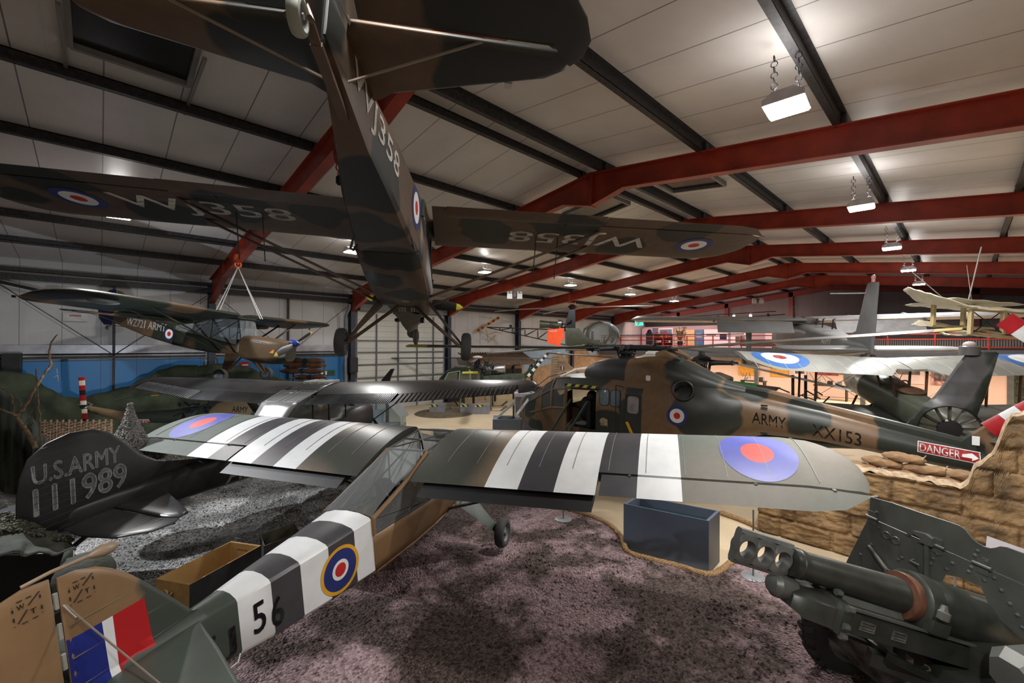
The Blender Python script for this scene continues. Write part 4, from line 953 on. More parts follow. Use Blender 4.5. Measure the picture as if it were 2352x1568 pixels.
# body: rings of 15 points, left side holes for door and glazing
LS = [(3.72, .12, -1.88, -2.15), (3.5, .42, -1.68, -2.38), (3.15, .64, -1.52, -2.55), (2.75, .78, -1.42, -2.66), (2.3, .85, -1.12, -2.70), (1.9, .88, -.86, -2.72), (1.4, .89, -.80, -2.72), (.42, .90, -.76, -2.72), (-.3, .90, -.75, -2.70), (-1.2, .90, -.76, -2.66), (-1.9, .84, -.80, -2.52), (-2.5, .70, -.85, -2.30), (-3.0, .50, -.92, -2.02), (-3.35, .38, -.98, -1.88), (-4.4, .33, -1.17, -1.86), (-5.4, .285, -1.37, -1.95), (-6.5, .24, -1.58, -2.06), (-7.0, .2, -1.66, -2.06)]
def lring(x, hw, zt, zb):
    h = zt-zb; rnd = .0 if x > -2.2 else min(1, (-2.2-x)/.9)
    P = [(0, zb), (.62, zb+.01*h), (.93, zb+.12*h), (1.0, zb+.27*h), (1.0, zb+.52*h), (.96, zb+.80*h), (.74, zb+.96*h), (0, zt)]
    Q = []
    for i, (a, z) in enumerate(P):
        an = -pi/2+pi*i/7; ca, sa = cos(an), sin(an); cz = (zt+zb)/2
        Q.append((hw*(a*(1-rnd)+ca*rnd), z*(1-rnd)+(cz+h/2*sa)*rnd))
    return [V(x, y, z) for y, z in Q]+[V(x, -y, z) for y, z in reversed(Q[1:-1])]
R_ = [lring(*q) for q in LS]; N = len(R_[0]); mb = MB(); mb.v = [tuple(p) for r in R_ for p in r]
gl = MB(); gl.v = list(mb.v); fr_ = MB()
for i in range(len(R_)-1):
    xa, xb = LS[i][0], LS[i+1][0]
    for j in range(N):
        k = (j+1) % N; f = (i*N+j, i*N+k, (i+1)*N+k, (i+1)*N+j); side = j if j < 7 else 13-j
        door = (xa == 1.4 and side in (3, 4) and j < 7) or (xa == 1.4 and side == 4 and j >= 7)
        ws = (xa in (2.75, 2.3) and side in (5, 6)) or (xa in (1.9,) and side == 4) or (xa in (2.3,) and side == 4)
        if door: continue
        (gl if ws else mb).f.append(f); (gl if ws else mb).m.append(0)
mb.f.append(tuple(reversed(range(N)))); mb.m.append(0); mb.f.append(tuple(range((len(R_)-1)*N, len(R_)*N))); mb.m.append(0)
body = mb.build('fuselage', CAM_LX, lx, ang=30)
gl.build('cockpit_glazing', glass('cockpit_glass', (.75, .8, .8), .15), lx)
lt = bvh_of(body)
mb = MB()
for j in (3, 4, 5):
    for i in (3, 4, 5): mb.tube([R_[i][j+1]*1.0, R_[i+1][j+1]*1.0], .028, 6)
for i in (4, 5): mb.tube([R_[i][4], R_[i][5], R_[i][6]], .035, 6)
mb.tube([R_[6][2], R_[6][3], R_[6][4], R_[6][5]], .05, 6)
mb.build('window_frame', mat('lynx_brown', LXB, .5), lx)
mb = MB(); mb.box((.9, 0, -2.55), (1.4, 1.6, .05)); mb.box((.36, .3, -1.85), (.06, 1.1, 1.3)); mb.build('cabin_floor', BLACK, lx)
for y in (.45, -.45):
    mb = MB(); mb.box((1.05, y, -2.25), (.5, .48, .16)); mb.box((.78, y, -1.85), (.12, .46, .75)); mb.ell((.8, y, -1.38), (.13, .19, .17)); mb.ell((.98, y, -1.75), (.2, .2, .35)); mb.build('crew_seat', mat('seat_black', (.012, .012, .012), .7), lx)
# engine and gearbox fairing along the roof
ES = [(1.25, .12, -.70, -.80), (1.05, .42, -.55, -.85), (.7, .60, -.38, -.86), (.3, .66, -.29, -.86), (-.3, .68, -.27, -.86), (-.62, .70, -.24, -.88), (-1.2, .68, -.19, -.88), (-1.65, .60, -.30, -.90), (-2.1, .48, -.52, -.95), (-2.6, .32, -.74, -1.0), (-3.0, .2, -.84, -1.05)]
def ering(x, hw, zt, zb): return [V(x, hw*math.copysign(abs(cos(a))**.6, cos(a)), zb+(zt-zb)*abs(sin(a))**.7) for a in [pi*j/14 for j in range(15)]]+[V(x, -hw, zb-.1), V(x, hw, zb-.1)]
mb = MB(); o = 0; rr = [ering(*q) for q in ES]; mb.loft(rr[:5], (1, 1), 0); mb.loft(rr[4:], (1, 1), 1); fair = mb.build('engine_fairing', [mat('intake_black', (.025, .026, .028), .5), CAM_LX], lx, ang=40)
for y in (.24, -.24):
    mb = MB(); mb.tube([(-1.0, y, -.24), (-1.25, y, -.16), (-1.6, y, -.30)], [.14, .17, .1], 14); mb.build('exhaust_hump', CAM_LX, lx)
for s in (1, -1):
    mb = MB(); mb.lathe([(.235, -.35), (.24, .02), (.225, .05), (.20, .05), (.195, -.25), (.01, -.26)], (-1.86, s*.86, -.94), (-.45, s*.85, .1), 28); mb.build('exhaust_pipe', mat('sooty_steel', (.10, .10, .105), .4, .6, var=.3), lx)
mb = MB(); sp = [(-2.7, .16, -.80, -.98), (-3.35, .13, -.86, -1.05), (-4.4, .12, -1.08, -1.25), (-5.4, .11, -1.27, -1.43), (-6.45, .10, -1.48, -1.66)]
mb.loft([[V(x, h, zb), V(x, h, zt-.05), V(x, h*.6, zt), V(x, -h*.6, zt), V(x, -h, zt-.05), V(x, -h, zb)] for x, h, zt, zb in sp]); mb.build('driveshaft_cover', CAM_LX, lx, ang=40)
mb = MB(); mb.prism([(-6.35, -1.55), (-7.35, -.55), (-7.75, -.1), (-8.0, -.1), (-7.4, -1.1), (-7.0, -1.95), (-6.6, -1.95)], 1, -.11, .11); mb.build('tail_pylon', CAM_LX, lx)
# windows and marks on the left side
GW = mat('window_glass_blue', (.16, .21, .26), .1, var=.3, vscale=2); GWF = mat('window_rubber', (.02, .02, .02), .5)
def rrect(w, h, r=.08, n=5):
    P = []
    for cx, cy, a0 in ((w-r, h-r, 0), (r, h-r, 90), (r, r, 180), (w-r, r, 270)): P += [(cx+r*cos(rad(a0+90*i/n)), cy+r*sin(rad(a0+90*i/n))) for i in range(n+1)]
    return P
L_, U_, CI = (-1, 0, 0), (0, 0, 1), (0, -1, 0)
for x0, w_, m_ in ((.30, .26, GW), (-.02, .26, GW)):
    decal('cabin_window', poly_bm([(0, [(a-.02, b-.02) for a, b in rrect(w_+.04, .44, .1)])]), GWF, lx, (x0, 2, -1.50), L_, U_, CI, lt, .006)
    decal('window_pane', poly_bm([(0, rrect(w_, .40, .08))]), m_, lx, (x0, 2, -1.50), L_, U_, CI, lt, .011)
decal('door_panel', poly_bm([(0, [(0, 0), (.44, 0), (.44, 1.25), (0, 1.25)])]), mat('door_black', (.028, .03, .028), .5), lx, (-.42, 2, -2.25), L_, U_, CI, lt, .006)
decal('window_pane', poly_bm([(0, rrect(.30, .42, .08))]), mat('window_glass_grey', (.30, .28, .28), .12, var=.2), lx, (-.49, 2, -1.62), L_, U_, CI, lt, .012)
roundel(lx, lt, (-1.72, 2, -1.55), L_, U_, CI, [.235, .165, .075], [BLUE, WDG, RED])
decal('side_lettering', text_bm('ARMY', .004, .1, w=.62, h=.24), LB, lx, (-3.19, 2, -1.58), (-1, 0, -.10), (-.02, 0, 1), CI, lt)
decal('serial_lettering', text_bm('XX153', .004, .1, w=.78, h=.26), LB, lx, (-4.26, 2, -1.72), (-1, 0, -.12), (-.02, 0, 1), CI, lt)
DR = mat('sign_red', (.33, .012, .014), .4, var=.08)
decal('danger_sign', poly_bm([(0, [(0, 0), (.78, 0), (.78, .19), (0, .19)])], .05), WHITE, lx, (-5.83, 2, -1.76), (-1, 0, -.11), (-.02, 0, 1), CI, lt, .004)
decal('danger_sign', poly_bm([(0, [(.012, .012), (.768, .012), (.768, .178), (.012, .178)])], .05), DR, lx, (-5.83, 2, -1.76), (-1, 0, -.11), (-.02, 0, 1), CI, lt, .007)
decal('danger_lettering', text_bm('DANGER', .012, .05, w=.51, h=.13), WHITE, lx, (-5.86, 2, -1.735), (-1, 0, -.11), (-.02, 0, 1), CI, lt, .010)
decal('danger_arrow', poly_bm([(0, [(0, .04), (.12, .04), (.12, .0), (.20, .06), (.12, .12), (.12, .08), (0, .08)])]), WHITE, lx, (-6.39, 2, -1.79), (-1, 0, -.11), (-.02, 0, 1), CI, lt, .010)
decal('data_plate', poly_bm([(0, rrect(.12, .13, .03))]), WHITE, lx, (-.88, 2, -.80), L_, U_, CI, bvh_of(body, fair), .006)
mb = MB()
mb.build  # ladder rails and hazard strip at the door
for x in (1.25, .72):
    mb = MB(); mb.tube([(x+.55, 1.55, -2.85), (x-.1, .98, -1.45)], .03, 10); mb.tube([(x+.55, 1.5, -3.25), (x+.55, 1.5, -2.85)], .03, 8); mb.build('boarding_rail', mat('rail_green', (.012, .045, .035), .4), lx)
mb = MB(); mb.tube([(1.12, .96, -2.75), (1.12, .96, -2.0), (1.5, 1.3, -2.6)], .025, 8); mb.build('boarding_rail', mat('rail_green', (1, 1, 1)), lx)
HAZ = banded('hazard_tape', (.62, .58, .05), (.012, .012, .012), 'D', .13, .5)
mb = MB(); mb.box((.9, .9, -1.06), (1.0, .03, .07)); mb.build('hazard_strip', HAZ, lx); mb = MB(); mb.box((.9, .93, -2.62), (1.0, .03, .09)); mb.build('hazard_strip', HAZ, lx)
mb = MB(); mb.prism([(-.45, -1.86), (-.52, -1.84), (-.82, -2.4), (-.75, -2.44)], 1, .91, .925); mb.build('release_arrow', mat('arrow_yellow', (.66, .38, .02), .5), lx)
mb = MB(); mb.box((.16, .905, -1.95), (.2, .02, .18)); mb.ell((.17, .915, -1.93), (.12, .02, .1)); mb.build('worn_patch', mat('bare_patch', (.40, .31, .2), .7, var=.5, vscale=30), lx)
mb = MB(); mb.tube([(-.20, .95, -.95), (-.20, .97, -2.6)], .012, 6); mb.tube([(-.2, .95, -.95), (-.42, .93, -.98)], .012, 6); mb.build('safety_rail', BLACK, lx)
mb = MB(); mb.tube([(3.0, .25, -1.35), (2.4, .3, -.95), (1.9, .1, -.80)], .012, 6); mb.build('wiper_arm', BLACK, lx)
mb = MB()
for x, z in ((-3.42, -1.18), (-3.42, -1.78)): mb.box((x, .40, z), (.12, .06, .03))
mb.build('boom_fitting', BLACK, lx)
mb = MB(); mb.box((-6.55, .235, -1.45), (.09, .02, .15)); mb.build('notice', WHITE, lx); mb = MB(); mb.prism([(-6.72, -1.46), (-6.80, -1.32), (-6.98, -1.32), (-7.0, -1.48)], 1, .11, .18); mb.build('tail_grille', mat('mesh_grey', (.18, .17, .15), .6, bump=.8, bscale=90), lx)
# rotor head and blades
mb = MB(); mb.lathe([(.30, -.45), (.26, -.3), (.14, -.22), (.12, -.08), (.2, -.05), (.2, .05), (.08, .07)], n=20)
for k in range(10): a = 2*pi*k/10; mb.tube([(.18*cos(a), .18*sin(a), -.38), (.26*cos(a+.3), .26*sin(a+.3), -.06)], .018, 6)
mb.torus((0, 0, -.16), (0, 0, 1), .22, .03, 20, 6); mb.build('rotor_head', DKSTEEL, lx)
LBL = mat('blade_olive', (.07, .066, .055), .45, var=.2); LBT = mat('blade_tip_yellow', (.42, .33, .06), .5)
for az, ri in ((80, .16), (-9, -.42), (170, .44), (-100, -.42)):
    cuff(lx, (0, 0, -.02), az, .15, 1.35, DKSTEEL, 0); blade(lx, (0, 0, 0), az, 1.35, 6.4, .36, .0, LBL, .05, LBT if az in (80, 170) else None, rise=ri, tip=.04)
# red and white tail rotor
TRW = [mat('rotor_red', (.40, .012, .02), .35), mat('rotor_white', (.70, .72, .74), .35)]
def striped_blade(parent, p, d, nrm, length, w, nb, mats, th=.03, first=0, name='tail_rotor_blade', fr=None):
    p, d, nrm = Vector(p), Vector(d).normalized(), Vector(nrm).normalized(); t = d.cross(nrm).normalized(); mb = MB(); fr = fr or [i/nb for i in range(nb+1)]
    for i in range(nb):
        mb.loft([[p+d*length*q+t*w/2*cos(a)+nrm*th/2*sin(a) for a in [2*pi*j/12 for j in range(12)]] for q in (fr[i], fr[i+1])], (1, 1), mats[0 if False else 0] if False else (i+first) % 2)
    return mb.build(name, mats, parent)
tro = V(-7.75, .28, -.25)
mb = MB(); mb.tube([(-7.75, .0, -.25), (-7.75, .32, -.25)], .07, 12); mb.build('tail_rotor_hub', DKSTEEL, lx)
striped_blade(lx, tro, (.93, 0, -.86), (0, 1, .1), 1.45, .26, 4, TRW, fr=[.08, .5, .66, .82, 1.0], first=1)
striped_blade(lx, tro, (.86, .0, .80), (.1, 1, 0), 1.25, .26, 4, TRW, fr=[.08, .4, .62, .82, 1.0], first=1)
striped_blade(lx, tro, (-.93, 0, .86), (0, 1, 0), 1.2, .26, 4, TRW, fr=[.08, .4, .62, .82, 1.0]); striped_blade(lx, tro, (-.86, 0, -.8), (0, 1, 0), 1.2, .26, 4, TRW, fr=[.08, .4, .62, .82, 1.0])
for s in (1, -1):
    mb = MB(); mb.tube([(-.3, s*.7, -2.65), (-.5, s*1.0, -3.2), (-.5, s*1.0, -3.46)], .05, 10); mb.tube([(1.9, s*.6, -2.65), (2.0, s*.9, -3.2), (2.0, s*.9, -3.46)], .05, 10); mb.tube([(2.7, s*.95, -3.38), (2.4, s*.95, -3.46), (-1.2, s*.95, -3.46)], .05, 10); mb.build('landing_skid', DKSTEEL, lx)

# ---- shrouded-fan tail beyond the boom ------------------------------------------------------------------
gz = thing('helicopter', 'dark green helicopter tail fin with a shrouded fan, rising behind the round tail boom', 'helicopter', at(2180, 985, 8.5), (0, 0, rad(8)))
GG = blobs('camo_fan_tail', (.016, .024, .017), (.085, .086, .09), [(-.08, 0, .95, .55), (-.1, 0, .72, .42), (-.02, 0, 1.4, .6)], .36, .2)
# local: +X to the right of the picture along the tail, Z up; ring centre at origin
mb = MB(); n = 40; out = [( -1.05, -.42), (-.84, -.28), (-.2, .65), (.12, 1.28), (.24, 1.5), (.36, 1.52), (.62, 1.53), (.66, 1.50), (.50, .72), (.36, .28), (.62, -.05), (1.0, -.22), (1.0, -.46), (.0, -.62), (-.6, -.58)]
def ray_out(a):
    best = None; d = (cos(a), sin(a))
    for i in range(len(out)):
        (x1, y1), (x2, y2) = out[i], out[(i+1) % len(out)]; ex, ey = x2-x1, y2-y1; den = d[0]*ey-d[1]*ex
        if abs(den) < 1e-9: continue
        t = (x1*ey-y1*ex)/den; u = (x1*d[1]-y1*d[0])/den
        if t > 0 and -1e-6 <= u <= 1+1e-6 and (best is None or t > best): best = t
    return best or .5
an = sorted(set([2*pi*i/72 for i in range(72)]+[atan2(q[1], q[0]) % (2*pi) for q in out]))
R0 = .44
prof = lambda a: [(R0, 0), (R0+.02, .10), (R0+.07, .12)]
rings = []
for sgn in (1, -1): rings.append([V(cos(a)*R0, sgn*.10, sin(a)*R0) for a in an]); 
A = [[V(cos(a)*R0, -.10, sin(a)*R0) for a in an], [V(cos(a)*(R0+.03), -.145, sin(a)*(R0+.03)) for a in an], [V(cos(a)*min(R0+.1, ray_out(a)), -.10, sin(a)*min(R0+.1, ray_out(a))) for a in an], [V(cos(a)*ray_out(a)*.94, -.07, sin(a)*ray_out(a)*.94) if ray_out(a) > .62 else V(cos(a)*ray_out(a), -.06, sin(a)*ray_out(a)) for a in an], [V(cos(a)*ray_out(a), -.015, sin(a)*ray_out(a)) for a in an]]
B_ = [[V(p.x, -p.y, p.z) for p in r] for r in reversed(A)]
mb.loft(A+B_+[A[0]], (0, 0)); gfin = mb.build('fin_and_shroud', GG, gz, ang=35)
mb = MB(); mb.lathe([(.001, -.12), (.17, -.11), (.19, 0), (.17, .08), (.001, .1)], ax=(0, 1, 0), n=24); mb.build('fan_hub', BLACK, gz)
for k in range(13):
    a = 2*pi*k/13+.1; d = V(cos(a), 0, sin(a)); t = V(-sin(a), 0, cos(a))*.75+V(0, .66, 0); mb = MB(); nn = d.cross(t)
    mb.loft([[d*r+t*.035*cos(q)+nn*.010*sin(q) for q in [2*pi*j/8 for j in range(8)]] for r in (.17, .43)]); mb.build('fan_blade', mat('fan_blade', (.085, .075, .065), .45), gz)
for k in range(3): a = 2*pi*k/3+.5; mb = MB(); mb.tube([(.15*cos(a), .09, .15*sin(a)), (.46*cos(a), .09, .46*sin(a))], .025, 8); mb.build('fan_stay', BLACK, gz)
mb = MB(); mb.lathe([(.15, 0), (.15, .16), (.13, .18)], (.28, 0, 1.46), n=20); mb.build('beacon_base', mat('grey_fin', (.10, .10, .105), .4), gz)
mb = MB(); mb.ell((.28, 0, 1.66), (.10, .1, .07)); mb.build('beacon_lamp', mat('beacon_glass', (.5, .42, .4), .15), gz)
mb = MB(); mb.loft([[V(x, h*cos(q), zc+h*sin(q)) for q in [2*pi*j/16 for j in range(16)]] for x, h, zc in ((-.8, .12, -.42), (-2.2, .2, -.50), (-4.2, .32, -.62))]); mb.build('tail_boom', mat('gazelle_green', (.022, .03, .022), .4), gz)
tr = bvh_of(gfin)
decal('danger_sign', poly_bm([(0, [(0, 0), (.40, 0), (.40, .13), (0, .13)])], .1), WHITE, gz, (.46, -2, -.05), (1, 0, .22), (0, 0, 1), (0, 1, 0), tr, .004)
decal('danger_sign', poly_bm([(0, [(.01, .01), (.39, .01), (.39, .12), (.01, .12)])], .1), BLACK, gz, (.46, -2, -.05), (1, 0, .22), (0, 0, 1), (0, 1, 0), tr, .006)
decal('danger_lettering', text_bm('DANGER', .01, .2, w=.34, h=.065), WHITE, gz, (.49, -2, .005), (1, 0, .22), (0, 0, 1), (0, 1, 0), tr, .008)

# ---- small helicopter hung at the left wall --------------------------------------------------------------
al = thing('helicopter', 'small helicopter with glass bubble nose, open lattice tail and orange panel, hung by the wall', 'helicopter', at(1330, 768, 27), (0, 0, rad(38)))
OLV = mat('olive_drab', (.045, .052, .033), .5, var=.2); k = 27/991.3
def lp(px, py, y=0): return V((px-1330)*k, y, -(py-768)*k)
mb = MB(); mb.ell(lp(1383, 770), (1.05, .72, .86), 24, 16); mb.build('bubble_canopy', glass('bubble', (.82, .86, .86), .12), al)
mb = MB()
for y in (-.45, .45):
    mb.tube([lp(1345, 795, y), lp(1338, 772, y), lp(1342, 755, y), lp(1358, 744, y), lp(1378, 740, y*.7), lp(1400, 748, y*.5), lp(1412, 765, y*.4)], .05, 8); mb.tube([lp(1385, 793, y), lp(1400, 770, y), lp(1398, 748, y*.6)], .04, 8)
mb.tube([lp(1342, 758), lp(1375, 737), lp(1405, 748), lp(1421, 778)], .03, 8); mb.build('canopy_frame', OLV, al)
mb = MB(); mb.loft([[lp(x, zz, y) for y, zz in ((-.62, t), (.62, t), (.7, (t+b)/2), (.55, b), (-.55, b), (-.7, (t+b)/2))] for x, t, b in ((1302, 754, 794), (1330, 754, 796), (1348, 775, 797), (1395, 791, 797), (1415, 790, 794))]); mb.build('cabin_base', OLV, al)
mb = MB()
for y in (-.3, .3): mb.box(lp(1367, 783, y), (.5, .45, .12)); mb.box(lp(1360, 772, y), (.12, .42, .6)); mb.tube([lp(1385, 790, y), lp(1388, 772, y)], .03, 6)
mb.build('pilot_seats', BLACK, al)
mb = MB(); mb.prism([(lp(1259, 757).x, lp(1259, 757).z), (lp(1296, 754).x, lp(1296, 754).z), (lp(1297, 780).x, lp(1297, 780).z), (lp(1289, 780).x, lp(1289, 780).z), (lp(1289, 796).x, lp(1289, 796).z), (lp(1259, 788).x, lp(1259, 788).z)], 1, -.7, -.62); mb.build('side_panel', mat('dayglo_orange', (.95, .10, .02), .5, var=.05), al, )
flat_text('panel_lettering', 'RESCUE', WHITE, al, lp(1264, 763, -.7), (1, 0, .05), (0, 0, 1), .45, .1, 0, .01)
mb = MB()
top = [lp(x, 751+(x-1115)*.035, 0) for x in (1115, 1145, 1175, 1205, 1235, 1265, 1300)]; bot = {s: [lp(x, 757+(x-1140)*.22, s*(.12+(x-1115)*.0028)) for x in (1115, 1145, 1175, 1205, 1235, 1265, 1300)] for s in (1, -1)}
mb.tube(top, .035, 6)
for s in (1, -1):
    mb.tube(bot[s], .03, 6)
    for i in range(7):
        mb.tube([top[i], bot[s][i]], .02, 5)
        if i < 6: mb.tube([top[i+1], bot[s][i]], .02, 5)
for i in range(7): mb.tube([bot[1][i], bot[-1][i]], .018, 5)
mb.box(top[2]+V(-.1, 0, .1), (.16, .16, .22)); mb.build('lattice_tail', mat('lattice_dark', (.02, .022, .02), .5), al)
mb = MB(); mb.tube([lp(1112, 758, .1), lp(1118, 786), lp(1135, 770)], .03, 6); mb.tube([lp(1115, 770, -.3), lp(1135, 762), lp(1150, 765, .2)], .025, 6); mb.build('tail_guard', mat('guard_yellow', (.4, .28, .05), .5), al)
striped_blade(al, lp(1112, 748, -.2), V(.86, 0, .52), (0, 1, 0), 1.05, .16, 6, [mat('blade_yellow', (.55, .30, .02), .5), mat('blade_maroon', (.2, .02, .015), .5)])
striped_blade(al, lp(1112, 748, -.2), V(-.86, 0, -.52), (0, 1, 0), .75, .16, 5, [MATS['blade_yellow'], MATS['blade_maroon']])
mb = MB(); mb.cyl(lp(1240, 744), lp(1262, 745), .26, .2, 16); mb.cyl(lp(1262, 745), lp(1285, 748), .22, .26, 16); mb.build('exhaust_can', mat('olive_metal', (.10, .11, .08), .35, .5), al)
mb = MB(); mb.cyl(lp(1282, 742), lp(1290, 742), .22, .22, 16); mb.build('turbine_casing', STEEL, al)
rnd = random.Random(3); mb = MB()
for i in range(26): p = lp(1282+rnd.random()*34, 742+rnd.random()*14, rnd.uniform(-.4, .4)); mb.tube([p, p+V(rnd.uniform(-.4, .4), rnd.uniform(-.2, .2), rnd.uniform(-.25, .25))], .035, 6)
mb.prism([(lp(1296, 752).x, lp(1296, 752).z), (lp(1308, 712).x, lp(1308, 712).z), (lp(1321, 710).x, lp(1321, 710).z), (lp(1322, 754).x, lp(1322, 754).z)], 1, -.25, .25); mb.build('engine_mount', mat('engine_black', (.015, .016, .02), .4, .3), al)
mb = MB(); mb.lathe([(.12, -.3), (.2, 0), (.32, .1), (.1, .25)], lp(1315, 708), n=12); mb.build('rotor_head', BLACK, al)
PB = mat('blade_grey', (.34, .33, .31), .4, var=.1)
for az, d in ((2, .15), (118, .1), (185, .22)): blade(al, lp(1315, 707), az, .4, 4.9 if az != 118 else 4.5, .28, d, PB, .05, rise=.25 if az == 2 else 0)
mb = MB(); mb.tube([lp(1308, 640), lp(1308, 705)], .015, 6); mb.torus(lp(1315, 700), (0, 1, 0), .12, .03, 14, 6); mb.tube([lp(1310, 694), lp(1316, 705), lp(1322, 694)], .035, 8); mb.build('hanger_hook', MATS['orange_hook'], al)
mb = MB()
for y in (-.7, .7): mb.tube([lp(1300, 803, y), lp(1400, 803, y), lp(1412, 799, y)], .045, 8); mb.tube([lp(1320, 796, y*.8), lp(1318, 803, y)], .035, 6); mb.tube([lp(1372, 796, y*.8), lp(1374, 803, y)], .035, 6)
mb.build('landing_skid', OLV, al)

# ---- helicopter with exposed engine on the floor ------------------------------------------------------------
sc = thing('helicopter', 'dark green cabin helicopter with bare engine and white-topped rotor, beside the shed', 'helicopter', at(1090, 870, 24)*1.0, (0, 0, rad(46)))
zs_ = sc.location.z; k2 = 24/991.3
def sp_(px, py, y=0): return V((px-1090)*k2, y, -(py-870)*k2)
mb = MB(); mb.loft([[sp_(x, t+(b-t)*q, s*w) for s, q in ((-1, .0), (-.6, -.04), (.6, -.04), (1, 0), (1.05, .5), (.9, 1), (-.9, 1), (-1.05, .5))] for x, t, b, w in ((1108, 848, 905, .7), (1080, 843, 905, .72), (1050, 843, 905, .7), (1028, 852, 903, .6), (1012, 868, 900, .4), (1006, 880, 896, .15))]); mb.build('cabin', mat('cabin_dark_green', (.018, .026, .018), .35, var=.2), sc, ang=50)
mb = MB()
for y in (-.74, .74):
    mb.prism([(sp_(1031, 0).x, sp_(0, 858).z), (sp_(1055, 0).x, sp_(0, 853).z), (sp_(1055, 0).x, sp_(0, 875).z), (sp_(1026, 0).x, sp_(0, 875).z)], 1, y-.01, y+.01); mb.prism([(sp_(1062, 0).x, sp_(0, 853).z), (sp_(1104, 0).x, sp_(0, 852).z), (sp_(1106, 0).x, sp_(0, 875).z), (sp_(1058, 0).x, sp_(0, 875).z)], 1, y-.01, y+.01)
mb.build('cabin_window', mat('dim_window', (.12, .12, .09), .15), sc)
mb = MB(); mb.tube([sp_(1025, 872, -.76), sp_(1034, 855, -.74), sp_(1060, 850, -.74), sp_(1058, 878, -.76)], .05, 6); mb.tube([sp_(1078, 842, -.6), sp_(1083, 852, -.76), sp_(1084, 880, -.78)], .05, 6); mb.torus(sp_(1058, 841, 0), (0, 0, 1), .3, .03, 24, 6); mb.build('window_frame', mat('pale_green_frame', (.2, .28, .2), .5), sc)
mb = MB(); mb.tube([sp_(1066, 854, -.78), sp_(1100, 853, -.78)], .07, 8); mb.build('padded_edge', mat('padding_yellow', (.6, .55, .08), .6), sc)
rnd = random.Random(5); mb = MB()
for i in range(60): p = sp_(1104+rnd.random()*32, 838+rnd.random()*26, rnd.uniform(-.5, .5)); mb.tube([p, p+V(rnd.uniform(-.3, .3), rnd.uniform(-.3, .3), rnd.uniform(-.3, .3))], rnd.uniform(.03, .07), 6)
mb.ell(sp_(1116, 852), (.45, .4, .4)); mb.build('bare_engine', mat('engine_grey', (.08, .085, .085), .4, .6, var=.4, vscale=12), sc)
mb = MB(); mb.lathe([(.24, 0), (.29, .1), (.29, .62), (.25, .66), (.22, .5)], sp_(1133, 848), (1, .1, .05), 18); mb.build('jet_pipe', STEEL, sc)
mb = MB(); mb.tube([sp_(1096, 850), sp_(1096, 822)], .1, 10)
for s in (-1, 1): mb.tube([sp_(1096+s*9, 848), sp_(1096+s*3, 822)], .04, 6)
mb.build('rotor_mast', BLACK, sc)
mb = MB(); mb.lathe([(.02, -.1), (.26, -.05), (.3, 0), (.2, .06), (.02, .09)], sp_(1097, 820), n=16); mb.build('hub_cap', mat('hub_white', (.75, .66, .58), .4), sc)
for az in (-178, 2, 92, 272): blade(sc, sp_(1097, 822), az, .25, 4.9, .25, .02, mat('blade_dark', (.06, .062, .065), .4), .05)
mb = MB(); mb.loft([[sp_(x, t, -w), sp_(x, t, w), sp_(x, b, w), sp_(x, b, -w)] for x, t, b, w in ((1105, 862, 895, .5), (1165, 858, 880, .25), (1205, 857, 868, .12))]); mb.build('tail_boom', mat('boom_green_grey', (.06, .085, .065), .5, var=.3), sc)
mb = MB(); mb.prism([(sp_(1195, 0).x, sp_(0, 866).z), (sp_(1232, 0).x, sp_(0, 832).z), (sp_(1237, 0).x, sp_(0, 834).z), (sp_(1222, 0).x, sp_(0, 866).z)], 1, -.08, .08); mb.build('tail_pylon', mat('pylon_green', (.012, .05, .02), .5), sc)
striped_blade(sc, sp_(1238, 833, -.2), V(.62, 0, .72), (0, 1, 0), .75, .14, 5, [BLACK, WHITE]); striped_blade(sc, sp_(1238, 833, -.2), V(-.62, 0, -.72), (0, 1, 0), .95, .16, 5, [BLACK, WHITE], first=1)
mb = MB(); mb.lathe([(.1, 0), (.12, .08), (.04, .2)], sp_(1236, 832), n=10); mb.build('tail_gearbox', BLACK, sc)
mb = MB()
for y in (-.95, .95):
    mb.tube([sp_(1040, 928, y), sp_(1050, 940, y), sp_(1150, 938, y), sp_(1165, 926, y)], .05, 8)
    for x in (1062, 1130): mb.tube([sp_(x, 900, y*.7), sp_(x, 938, y)], .045, 8)
mb.build('landing_skid', mat('skid_khaki', (.10, .10, .06), .5), sc)

# ---- helicopter at far left: tail boom and striped tail rotor --------------------------------------------------
sk = thing('helicopter', 'camouflaged helicopter with red, white and black tail rotor, behind the black aircraft at left', 'helicopter', at(205, 935, 12.6), (0, 0, rad(46)))
k3 = 12.6/991.3
def kp(px, py, y=0): return V((px-205)*k3, y, -(py-935)*k3)
SKB = camo('camo_boom', [(.16, .105, .055), (.03, .037, .027)], .7, .5, .02, 31, .5, .15)
mb = MB(); mb.tube([kp(184, 930), kp(195, 936), kp(290, 958), kp(385, 958, .3), kp(470, 948, .6)], [.05, .08, .15, .21, .24], 16); bm_ = mb.build('tail_boom', SKB, sk)
mb = MB(); mb.tube([kp(182, 928, 0), kp(188, 931, 0)], .06, 10); mb.tube([kp(203, 936, -.12), kp(203, 930, .1), kp(200, 920, -.1)], .035, 8); mb.build('tail_gearbox', STEEL, sk)
RWK = [mat('rotor_red', (1, 1, 1)), mat('rotor_cream', (.75, .68, .5), .5), BLACK]
def pal_blade(parent, p, d, nrm, length, w, seq, name='tail_rotor_blade'):
    p, d, nrm = Vector(p), Vector(d).normalized(), Vector(nrm).normalized(); t = d.cross(nrm).normalized(); mb = MB(); q0 = 0
    for fr_, mi in seq:
        mb.loft([[p+d*length*q+t*w/2*cos(a)+nrm*.015*sin(a) for a in [2*pi*j/12 for j in range(12)]] for q in (q0, q0+fr_)], (1, 1), mi); q0 += fr_
    return mb.build(name, RWK, parent)
